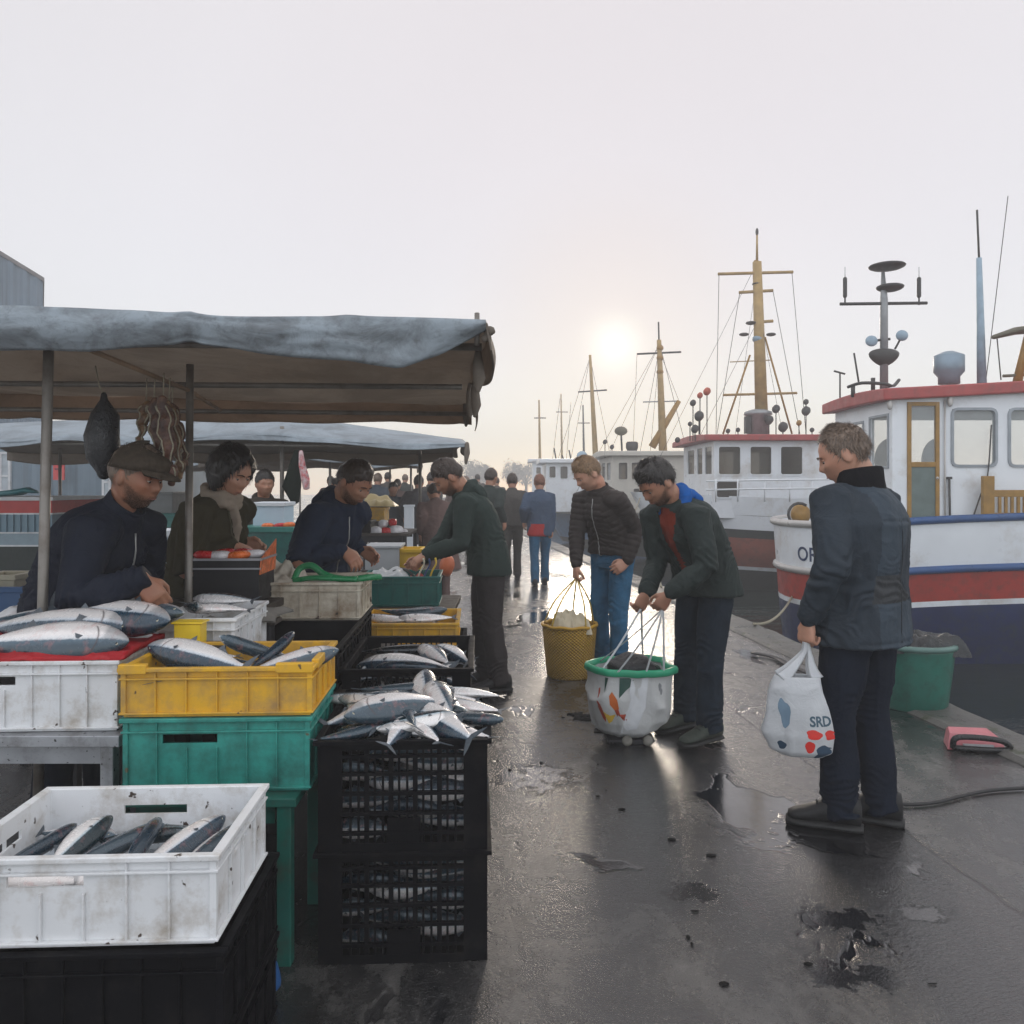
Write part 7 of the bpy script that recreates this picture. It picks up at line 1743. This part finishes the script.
A_near = Vector((wx0, wy0, 0)); door = (U_(907), U_(939), zb_+.12, Zr(402)); w1 = (U_(952), U_(996), Zr(466), Zr(409)); w2 = (U_(1009), U_(1054), Zr(466), Zr(409)); w3 = (U_(1068), U_(1112), Zr(466), Zr(409))
holes = [door, w1, w2, w3]
b = MB(); wallp(b, A_near, X_, wx1-wx0, zb_, zt_+.05, holes, .05); farh = [(h[0]-.15, h[1]+.1, h[2], h[3]) for h in (door, w1, w2, w3)]; farh[0] = (door[0]-.02, door[1]+.12, w1[2], w1[3])
wallp(b, Vector((wx0, wy1-.05, 0)), X_, wx1-wx0, zb_, zt_+.05, farh, .05)
lh = [(.12, .62, Zr(466), Zr(415)), (.85, 1.18, Zr(466), Zr(418)), (1.36, 1.66, Zr(466), Zr(418))]
wallp(b, Vector((wx0+.05, wy0+.05, 0)), Y_, wy1-wy0-.1, zb_, zt_+.05, [(h[0]-.05, h[1]-.05, h[2], h[3]) for h in lh], .05)
wallp(b, Vector((wx1, wy0+.05, 0)), Y_, wy1-wy0-.1, zb_, zt_+.15, [(.15, .75, Zr(466), Zr(415)), (.95, 1.55, Zr(466), Zr(415))], .05)
b.build('wheelhouse', WHP, bt)
FRG = mat('window_frame_grey', (.30, .33, .36), .45)
for h in (w1, w2, w3): frame_win(A_near, X_, h, bt, FRG)
for h in lh: frame_win(Vector((wx0, wy0, 0)), -Y_*-1, h, bt, WHP, out=-.03) if 0 else None
for h in lh:
    fr = MB(); 
    for (a, c, d, e_) in ((h[0]-.03, h[0], h[2]-.03, h[3]+.03), (h[1], h[1]+.03, h[2]-.03, h[3]+.03), (h[0], h[1], h[3], h[3]+.03), (h[0], h[1], h[2]-.03, h[2])): fr.box(wx0-.015, wx0-.001, wy0+a, wy0+c, d, e_)
    f_ = fr.build('window', FRG, bt); fr = MB(); fr.box(wx0+.02, wx0+.026, wy0+h[0], wy0+h[1], h[2], h[3]); fr.build('pane', GLASS, f_)
# door
d_ = MB(); du0, du1, dz0, dz1 = door; y = wy0
for a in ((du0, du0+.05, dz0, dz1), (du1-.05, du1, dz0, dz1), (du0+.05, du1-.05, dz1-.05, dz1), (du0+.05, du1-.05, Zr(467), Zr(462)), (du0+.05, du1-.05, dz0, dz0+.05)): d_.box(wx0+a[0], wx0+a[1], y-.02, y+.03, a[2], a[3])
dr = d_.build('door', MUST, bt, bevel=.004); d_ = MB(); d_.box(wx0+du0+.05, wx0+du1-.05, y-.004, y+.01, dz0+.05, Zr(467)); d_.build('lower_panel', DOORG, dr); d_ = MB(); d_.box(wx0+du0+.05, wx0+du1-.05, y+.002, y+.008, Zr(462), dz1-.05); d_.build('pane', GLASS, dr)
d_ = MB(); d_.ball((wx0+du1-.035, y-.03, Zr(478)), .018, .018, .018, 10, 8); d_.build('handle', CHR, dr)
roofslab(bt, wx0-.16, wx1+.2, wy0-.12, wy1+.12, Zr(402, 10.1)+.02, .15, .055, ROOFR)
b = MB(); b.box(wx0+.06, wx1-.06, wy0+.06, wy1-.06, zb_, zb_+.03); b.build('cabin_floor', DECK, bt)
for x in (U_(974), U_(911)+.15):
    b = MB(); b.ball((wx0+x, wy0+.9, Zr(458)), .21, .09, .30, 18, 12, fn=lambda v: Vector((v.x, v.y, v.z))); b.box(wx0+x-.2, wx0+x+.2, wy0+.82, wy0+.98, zb_+.03, Zr(470)); b.build('seat', DKM, bt)
for px, py in ((888, 402), (948, 399)):
    b = MB(); c = Vector((wx0+U_(px)-.0, wy0-.05, Zr(py+2))); b.tube([c + Vector((0, 0, .05)), c, c - Vector((0, .0, .05))], [.025, .035, .028], 10, roundcap=True); b.build('lamp', CHR, bt)
b = MB(); b.rod((wx0+U_(944), wy0-.025, zb_), (wx0+U_(944), wy0-.025, Zr(400)), .012); b.build('pipe', CHR, bt)
b = MB(); b.rod((wx0+U_(949), wy0-.03, zb_+.1), (wx0+U_(948), wy0-.03, Zr(479)), .014, 8); b.cbox((wx0+U_(948), wy0-.03, Zr(478)), .06, .03, .03); b.build('boat_hook', DKM, bt)
b = MB(); b.tube(spline([(wx0+U_(990), wy0-.03, Zr(425)), (wx0+U_(986), wy0-.035, Zr(475)), (wx0+U_(978), wy0-.04, Zr(497)), (wx0+U_(972), wy0-.04, Zr(515))], 5), .010, 6); b.build('cord', DKM, bt)
# slatted wooden gate on deck at right
gx, gy = XP(985, 9.95)-o_.x, 9.98-o_.y
b = MB(); zg = lambda py: ZP(py, 9.95)-o_.z
b.box(gx, gx+.14, gy, gy+.06, .95, zg(476)); b.box(gx+.14, gx+.9, gy+.01, gy+.05, zg(497), zg(490)); b.box(gx+.14, gx+.9, gy+.01, gy+.05, zg(517), zg(513))
for i in range(9): b.box(gx+.20+i*.078, gx+.235+i*.078, gy+.015, gy+.045, zg(513), zg(497))
b.build('wooden_gate', MUST, bt, bevel=.004)
b = MB(); b.ball((XP(798, 11.2)-o_.x, 11.1-o_.y, ZP(514, 11.2)-o_.z), .14, .1, .14, 16, 10); b.build('fender_ball', MUST, bt); b = MB(); b.tube([Vector((XP(798, 11)-o_.x + .15*math.cos(a), 10.95-o_.y, ZP(514, 11)-o_.z + .15*math.sin(a))) for a in [math.pi*j/8+.9 for j in range(9)]], .02, 8); b.build('hoop', DKM, bt)
# mast and gear on the roof
RY = 11.0
def rp(px, py, Y=RY): return P(px, py, Y) - o_
def disc(c, r_, h_, m, nm, tilt=0): b = MB(); b.ball(c, r_, r_, h_, 22, 10, fn=lambda v: Vector((v.x, v.y, v.z if v.z > 0 else v.z*1.6))); return b.build(nm, m, bt)
b = MB(); b.tube([rp(884, 400), rp(884, 300), rp(883, 272)], [.055, .05, .022], 12); b.build('mast', GREYM, bt)
disc(rp(887, 266), .24, .035, DKM, 'radome'); disc(rp(890, 287), .18, .04, DKM, 'radome')
b = MB(); b.rod(rp(840, 304), rp(927, 303), .022); b.build('yard', DKM, bt)
for px in (845, 919):
    b = MB(); b.tube([rp(px, 305), rp(px, 296)], .012, 8); b.build('antenna_foot', DKM, bt); b = MB(); b.tube([rp(px, 296), rp(px, 279)], .028, 10, roundcap=True); b.build('antenna', DKM, bt); b = MB(); b.rod(rp(px, 279), rp(px, 267), .005); b.build('whip', GREYM, bt)
for px, py in ((871.5, 341), (902, 335.5)): b = MB(); b.ball(rp(px, py, RY-.05), .085, .04, .075, 18, 10); b.build('horn_disc', PBL, bt)
b = MB(); b.rod(rp(871, 341), rp(890, 339), .018); b.rod(rp(895, 349), rp(902, 336), .014); b.build('bracket', DKM, bt)
b = MB(); b.ball(rp(884, 354), .21, .10, .13, 18, 12, fn=lambda v: Vector((v.x, v.y, v.z*(.6 if v.z > 0 else 1.0+.3*math.cos(v.x*9))))); b.build('radar', DKM, bt)
b = MB(); b.tube(spline([rp(848, 387, 10.9), rp(862, 383, 10.7), rp(885, 384, 10.6), rp(893, 386, 10.7), rp(899, 380, 10.9)], 5), .022, 8); b.build('roof_rail', DKM, bt)
for px, py, pb in ((853, 386, 397), (873, 378, 392), (888, 384, 396)): b = MB(); b.rod(rp(px, py), rp(px, pb), .03); b.build('rail_post', DKM, bt)
b = MB(); b.rod(rp(859, 384), rp(854, 353), .013); b.build('whip', DKM, bt); b = MB(); b.tube([rp(840, 398, 11.6), rp(840, 373, 11.6)], .012, 8); b.build('t_post', DKM, bt); b = MB(); b.rod(rp(834, 371, 11.6), rp(845, 374, 11.6), .014); b.build('t_bar', DKM, bt)
b = MB(); c = rp(949, 0, 10.8); zz = lambda py: ZP(py, 10.8)-o_.z
b.lathe([(0, zz(384)), (.135, zz(384)), (.135, zz(377)), (.19, zz(372)), (.19, zz(356)), (.17, zz(355)), (.06, zz(351.5)), (0, zz(351))], c=(c.x, c.y, 0), n=26); b.build('vent', mat('vent_galvanised', (.22, .29, .35), .4, .4, .15, 4), bt)
b = MB(); b.tube([rp(982, 392, 10.8), rp(979, 258, 10.8)], [.062, .034], 12); b.build('antenna', PBL, bt); b = MB(); b.rod(rp(979, 258, 10.8), rp(977, 210, 10.8), .014); b.build('whip', DKM, bt)
b = MB(); b.rod(rp(986, 380, 10.8), rp(1008, 196, 10.8), .006, 6); b.build('stay', DKM, bt)
b = MB(); b.tube([rp(994, 337, 10.6), rp(1015, 331, 10.6), rp(1045, 328, 10.6), rp(1070, 331, 10.6)], [(.04, .03), (.12, .05), (.13, .06), (.04, .03)], 12, side=(0, 1, 0), roundcap=True); b.build('scanner', OLV, bt)
b = MB(); b.tube([rp(1017, 384, 10.6), rp(1024, 350, 10.6), rp(1028, 333, 10.6)], [.06, .045, .04], 10); b.build('scanner_post', MUST, bt); b = MB(); b.rod(rp(1003, 376, 10.6), rp(1040, 374, 10.6), .02); b.build('scanner_bar', OLV, bt); b = MB(); b.rod(rp(997, 338, 10.6), rp(1001, 380, 10.6), .008); b.build('scanner_stay', DKM, bt)
def hull_text(txt, px0, zc, size, X0, ss_, outl, shf, par, m):
    ref = outl(.35); near_ = ref[:18]; arc = [0]
    for p, q in zip(near_[:-1], near_[1:]): arc.append(arc[-1] + (q-p).length)
    pxs = [512 + 800*p.x/p.y for p in near_]; k0 = min(range(2, 12), key=lambda i: abs(pxs[i]-px0)); a0 = arc[k0] + (px0-pxs[k0])*.013
    cu = bpy.data.curves.new('t', 'FONT'); cu.body = txt; cu.size = size; cu.offset = .015*size
    o = bpy.data.objects.new('t', cu); COL.objects.link(o); dg = bpy.context.evaluated_depsgraph_get(); dg.update()
    me = bpy.data.meshes.new_from_object(o.evaluated_get(dg)); bpy.data.objects.remove(o); me.name = 'registration'
    bm = bmesh.new(); bm.from_mesh(me); bmesh.ops.triangulate(bm, faces=bm.faces); bmesh.ops.subdivide_edges(bm, edges=bm.edges, cuts=2, use_grid_fill=True)
    for v in bm.verts:
        dz = shf(1.0) - (zc + v.co.y); pts = outl(max(.05, dz))[:18]; t_ = a0 + v.co.x
        i = max(j for j in range(17) if arc[j] <= max(t_, 0)); f_ = (t_-arc[i])/(arc[i+1]-arc[i]); p = pts[i].lerp(pts[i+1], f_); d = (pts[i+1]-pts[i]).normalized()
        nrm_ = Vector((d.y, -d.x, 0)); v.co = Vector((p.x, p.y, zc + v.co.y)) + nrm_*.008 - Vector(par.location)
    bm.to_mesh(me); bm.free(); return link('registration', me, par, [m])
hull_text('OR', 797, .50, .26, 3.74, None, OUT1, sh1, bt, mat('letter_navy', (.01, .03, .10), .5))
rope(P(793, 595, 11.0), (quay_x(8.4)-.1, 8.3, .06), .12, .016, 'mooring rope from the nearest boat to the quay edge')

# ---------------- generic farther boats
def boat(loc, X0, L, Yc, hb, rail, bands, mats_, wh_, label, roofm, roofth=.12, stern='bow', wallm=None, rails=()):
    root = empty('fishing_boat', loc, 0, label, 'boat'); o2 = Vector(root.location)
    hull(root, X0, L, Yc, hb, lambda s_: rail + (.12*max(0, 1-s_/3) if stern == 'bow' else 0), bands, mats_, stern, rails=rails)
    x0, x1, y0, y1, zb2, zt2, near, left = wh_; wm = wallm or WHP
    A = Vector((x0-o2.x, y0-o2.y, -o2.z)); b = MB(); wallp(b, A, X_, x1-x0, zb2, zt2, near, .05); wallp(b, Vector((x0-o2.x, y1-.05-o2.y, -o2.z)), X_, x1-x0, zb2, zt2, [h for h in near if h[2] > zb2+.3], .05)
    wallp(b, Vector((x0+.05-o2.x, y0+.05-o2.y, -o2.z)), Y_, y1-y0-.1, zb2, zt2, left, .05); wallp(b, Vector((x1-o2.x, y0+.05-o2.y, -o2.z)), Y_, y1-y0-.1, zb2, zt2, [], .05)
    b.build('wheelhouse', wm, root)
    for h in near: frame_win(A, X_, h, root, wm, rad=.06, glass=GLASSD)
    for h in left:
        fr = MB(); fr.box(.02, .026, h[0]+.05, h[1]+.05, h[2], h[3]); f_ = fr.build('side_window', GLASSD, root); f_.location = (x0-o2.x, y0-o2.y, -o2.z)
    r2_ = roofslab(root, x0-.25-o2.x, x1+.2-o2.x, y0-.2-o2.y, y1+.2-o2.y, zt2-o2.z, roofth, .0, roofm, .06)
    return root, o2
def part_tube(root, o2, pts, r_, nm, m, n=8, **k): b = MB(); b.tube([Vector(p)-o2 for p in pts], r_, n, **k); return b.build(nm, m, root)
def uv(px0, px1, pt, pb, Y, X0): return (XP(px0, Y)-X0, XP(px1, Y)-X0, ZP(pb, Y), ZP(pt, Y))
Y2 = 17.0; X2 = XP(714, Y2)
near = [uv(718, 741, 446, 475, Y2, X2), uv(749.5, 772, 446, 475, Y2, X2), uv(780, 803, 446, 475, Y2, X2), uv(716, 740, 481, 498, Y2, X2)]
left = [(.15, .75, ZP(474, 17.5), ZP(447, 17.5)), (1.0, 1.5, ZP(474, 18), ZP(448, 18)), (1.8, 2.5, ZP(474, 19), ZP(450, 19))]
b2, o2 = boat((5, 18.6, -.8), 2.75, 12, 18.6, 2.2, 1.22, [.70, .88, 1.50, 1.58, 2.1], [WHP, BLK, BRN, WHP, BLK], (X2, XP(830, Y2)+.6, Y2, 20.0, .8, ZP(441, Y2), near, left), 'second fishing boat, white with red roof line, brown band and a tall ochre mast', ROOFR, .13)
def p2_(px, py, Y=18.0): return P(px, py, Y)
part_tube(b2, o2, [p2_(762, 432), p2_(757, 262)], [.15, .10], 'mast', MASTY, 12); part_tube(b2, o2, [p2_(757, 262), p2_(757, 232)], [.03, .02], 'mast_tip', MASTY); 
b = MB(); b.ball(p2_(757, 232)-o2, .035, .035, .09, 10, 8); b.build('top_light', DKM, b2)
for py, x0, x1, r_, m in ((273, 718, 793, .035, MASTY), (291.5, 739, 773, .035, MASTY), (322, 747, 773, .035, MASTY), (394, 723, 797, .028, MASTY), (361, 730, 772, .012, MASTY)): part_tube(b2, o2, [p2_(x0, py+1), p2_(x1, py-1)], r_, 'yard', m)
for px, py, w_, m in ((744, 334.5, .11, DKM), (771, 334.5, .11, DKM), (751, 323, .12, DKM), (757, 284, .11, DKM), (756, 261, .055, MUST)): b = MB(); b.ball(p2_(px, py)-o2, w_, w_, w_*.35, 14, 8); b.build('mast_lamp', m, b2)
b = MB(); b.ball(p2_(758, 339)-o2, .13, .13, .09, 16, 10); b.build('mast_bracket', PBL, b2)
for a, c in (((750, 355), (723, 434)), ((765, 337), (792, 434))): part_tube(b2, o2, [p2_(*a), p2_(*c)], .022, 'stay', MUST, 6)
for a, c in (((740, 291), (717, 434)), ((773, 291), (800, 434)), ((719, 274), (716, 434)), ((792, 273), (806, 434))): part_tube(b2, o2, [p2_(*a), p2_(*c)], .007, 'stay', DKM, 5)
b = MB(); c = p2_(758, 0, 17.9)-o2; zz = lambda py: ZP(py, 17.9)-o2.z
b.lathe([(0, zz(436)), (.24, zz(436)), (.24, zz(416)), (.31, zz(415)), (.30, zz(412)), (.14, zz(409.5)), (0, zz(409))], c=(c.x, c.y, 0), n=24); b.build('funnel', GREYM, b2); b = MB(); b.cbox(p2_(747.5, 425, 17.8)-o2, .12, .14, .38); b.build('funnel_box', DKM, b2)
def lampstick(root, o2, px, pb, pt, r_, m, Y): part_tube(root, o2, [P(px, pb, Y), P(px, pt, Y)], .012, 'rod', DKM, 6); b = MB(); b.ball(P(px, pt, Y)-o2, r_, r_, r_*1.05, 14, 10, fn=lambda v: v*(1+.15*vn1(v.x*15, v.y*15, v.z*15))); b.build('buoy', m, root)
for px, pt, r_, m in ((707, 391.5, .085, ORB), (700, 395.5, .065, ORB), (693, 403, .07, DKM), (699, 416, .11, DKM), (695, 429, .09, DKM), (677.5, 440, .06, DKM), (738, 430, .05, DKM), (776, 409, .09, DKM), (783, 427, .11, DKM), (806, 402, .06, DKM), (806, 411, .10, DKM), (799, 423, .06, MUST), (769, 420, .10, DKM)): lampstick(b2, o2, px, 441, pt, r_, m, 17.6)
for z_, off_ in ((.18, 0), (.36, 0)):
    part_tube(b2, o2, [(XP(706, 16.5), 16.5, 1.22+z_), (XP(760, 16.4), 16.42, 1.24+z_), (XP(850, 16.4), 16.42, 1.26+z_)], .018, 'hand_rail', WHP)
for px in (716, 738, 765, 790, 812): part_tube(b2, o2, [(XP(px, 16.42), 16.44, 1.15), (XP(px, 16.42), 16.44, 1.62)], .016, 'rail_post', WHP)
rope((3.1, 17.2, .9), (quay_x(11.5)-.1, 11.4, .05), .35, .016, 'slack mooring rope of the second boat')
rope(P(640, 498, 18.0), (quay_x(15)-.1, 15, .05), .2, .014, 'mooring rope at the bow of the second boat')

Y3 = 23.0; X3 = XP(612, Y3); near = [uv(618, 628, 462, 480, Y3, X3), uv(631, 642, 462, 480, Y3, X3), uv(648, 668, 462, 478, Y3, X3), uv(633, 650, 488, 500, Y3, X3)]
b3, o3 = boat((5, 25, -.8), 2.05, 11, 25.0, 2.2, 1.10, [.9, 1.2, 1.8], [WHP, LBL, BLK], (X3, XP(690, Y3), Y3, 26.4, .7, ZP(456, Y3), near, [(.3, 1.2, ZP(480, 24), ZP(463, 24)), (1.6, 2.6, ZP(480, 25), ZP(463, 25))]), 'third boat, cream wheelhouse and ochre mast with a slanting derrick', CREAMP, .14, wallm=CREAMP)
q3 = lambda px, py: P(px, py, 24.5)
part_tube(b3, o3, [q3(663, 452), q3(659, 340)], [.13, .07], 'mast', MASTY, 10); part_tube(b3, o3, [q3(659, 342), q3(658.5, 322)], .025, 'mast_tip', DKM); part_tube(b3, o3, [q3(637, 354), q3(681, 352)], .03, 'yard', DKM); part_tube(b3, o3, [q3(643, 402), q3(679, 401)], .02, 'yard', GREYM); part_tube(b3, o3, [q3(652, 447), q3(679, 401)], [.12, .07], 'derrick', MUST)
for py in (348, 358, 372): b = MB(); b.ball(q3(660, py)-o3, .11, .11, .10, 12, 8); b.build('mast_collar', MUST, b3)
b = MB(); b.ball(q3(621, 431)-o3, .20, .14, .14, 16, 10); b.build('radar', OLV, b3); part_tube(b3, o3, [q3(621, 431), q3(622, 452)], .03, 'rod', DKM); b = MB(); b.lathe([(0, -.22), (.12, -.22), (.19, -.05), (.19, .08), (.15, .13), (0, .14)], c=q3(632, 446)-o3, n=20); b.build('funnel', DKM, b3)
for px, pt in ((605, 442), (612, 447)): lampstick(b3, o3, px, 458, pt, .07, DKM, 24)
for a, c in (((660, 345), (640, 452)), ((660, 345), (684, 440))): part_tube(b3, o3, [q3(*a), q3(*c)], .008, 'stay', DKM, 5)
Y4 = 30.0; X4 = XP(546, Y4); near = [uv(549, 556, 466, 478, Y4, X4), uv(560, 568, 466, 479, Y4, X4), uv(573, 583, 466, 478, Y4, X4)]
b4, o4 = boat((3.5, 32, -.8), XP(540, 32), 10, 32.0, 2.2, .75, [.45, 1.4, 1.6], [WHP, LBL, BLK], (X4, XP(600, Y4), Y4, 33.5, .5, ZP(463, Y4), near, [(.4, 1.2, ZP(479, 31), ZP(466, 31))]), 'fourth boat with light blue hull in the mist', WHP, .15)
q4 = lambda px, py: P(px, py, 31.5)
part_tube(b4, o4, [q4(596, 464), q4(590, 355)], [.12, .05], 'mast', MASTY, 10); part_tube(b4, o4, [q4(578, 392), q4(607, 390)], .03, 'yard', DKM)
b = MB(); b.ball(q4(582, 456)-o4, .22, .2, .2, 14, 8); b.build('radome', PBL, b4)
for px, pt in ((565, 455), (572, 450), (557, 448)): part_tube(b4, o4, [q4(px, 464), q4(px-3, pt)], .03, 'rod', DKM)
for (px, Yb, top, lab) in ((541, 42, 400, 'fifth boat far off with a thin mast in the mist'), (563, 52, 394, 'farthest boat behind the fourth with a leaning mast'), (585, 47, 405, 'pale distant boat behind the masts in the mist')):
    X5 = XP(px-8, Yb); nb_ = [uv(px-5, px, 467, 474, Yb, X5), uv(px+3, px+9, 467, 474, Yb, X5)]
    b5, o5 = boat((X5+2, Yb+1.4, -.8), X5-1.8, 9, Yb+1.4, 1.9, .8, [.5, 1.3, 1.6], [WHP, LBL if px == 541 else BLK, BLK], (X5, X5+2.6, Yb, Yb+2.6, .5, ZP(462, Yb), nb_, []), lab, WHP, .15)
    part_tube(b5, o5, [P(px-1, 463, Yb+1), P(px-2, top, Yb+1)], [.08, .04], 'mast', MASTY if px != 585 else DKM); part_tube(b5, o5, [P(px-7, top+18, Yb+1), P(px+5, top+18, Yb+1)], .03, 'yard', DKM)

for (rt, ot, pr) in ((b2, o2, [((757, 275, 18), (735, 436, 18.6)), ((757, 300, 18), (783, 436, 17.6)), ((757, 263, 18), (640, 497, 18.6)), ((757, 322, 18), (700, 436, 17.8))]),
                     (b3, o3, [((659, 345, 24.5), (610, 452, 25)), ((659, 356, 24.5), (650, 455, 24)), ((659, 345, 24.5), (572, 500, 25)), ((679, 401, 24.5), (659, 350, 24.5)), ((637, 354, 24.5), (633, 452, 24.5))]),
                     (b4, o4, [((590, 357, 31.5), (570, 464, 32)), ((590, 357, 31.5), (612, 464, 31.5)), ((590, 357, 31.5), (545, 500, 32)), ((560, 398, 31.5), (552, 464, 31.5)), ((571, 402, 31.5), (566, 464, 31.5))])):
    for a, c in pr: part_tube(rt, ot, [P(*a), P(*c)], .0042*a[2]/17, 'stay', DKM, 4)
for px, pt in ((728, 431), (690, 424), (812, 430)): lampstick(b2, o2, px, 441, pt, .05, DKM, 17.4)
# ---------------- trees beyond the quay, deep in the mist
LEAF = mat('foliage_dark', (.045, .055, .035), .8, 0, .4, 3); TRK = mat('bark', (.05, .04, .03), .9)
for i in range(5):
    rr = random.Random(100+i); px = 462 + i*15 + rr.uniform(-4, 4); Yt = rr.uniform(112, 124); hT = rr.uniform(3.8, 5.2); x = XP(px, Yt)
    tr_ = empty('tree', (x, Yt, 0), 0, 'rounded tree standing in the mist beyond the end of the quay', 'tree', 'trees in the mist')
    b = MB(); b.tube([(0, 0, 0), (.1, 0, hT*.3), (.0, 0, hT*.6)], [.28, .2, .1], 8)
    for k_ in range(4): a = k_*1.7; b.tube([(0, 0, hT*.3), (math.cos(a)*.9, math.sin(a)*.9, hT*.6)], [.12, .04], 6)
    b.build('trunk', TRK, tr_)
    b = MB(); cl_ = [(rr.gauss(0, 1.0), rr.gauss(0, 1.0), hT*rr.uniform(.42, .92), rr.uniform(.5, 1.2)) for _ in range(14)]
    for cx_, cy_, cz_, cr_ in cl_:
        for _ in range(130):
            v = Vector((rr.gauss(0, 1), rr.gauss(0, 1), rr.gauss(0, .8))).normalized()*cr_*rr.uniform(.5, 1.05); c = Vector((cx_, cy_, cz_)) + v; s_ = rr.uniform(.07, .16)
            u_ = Vector((rr.gauss(0, 1), rr.gauss(0, 1), rr.gauss(0, 1))).normalized(); w2_ = u_.orthogonal().normalized()
            b.add([c-u_*s_, c+w2_*s_*.6, c+u_*s_, c-w2_*s_*.6], [(0, 1, 2, 3)])
    b.build('crown', LEAF, tr_)
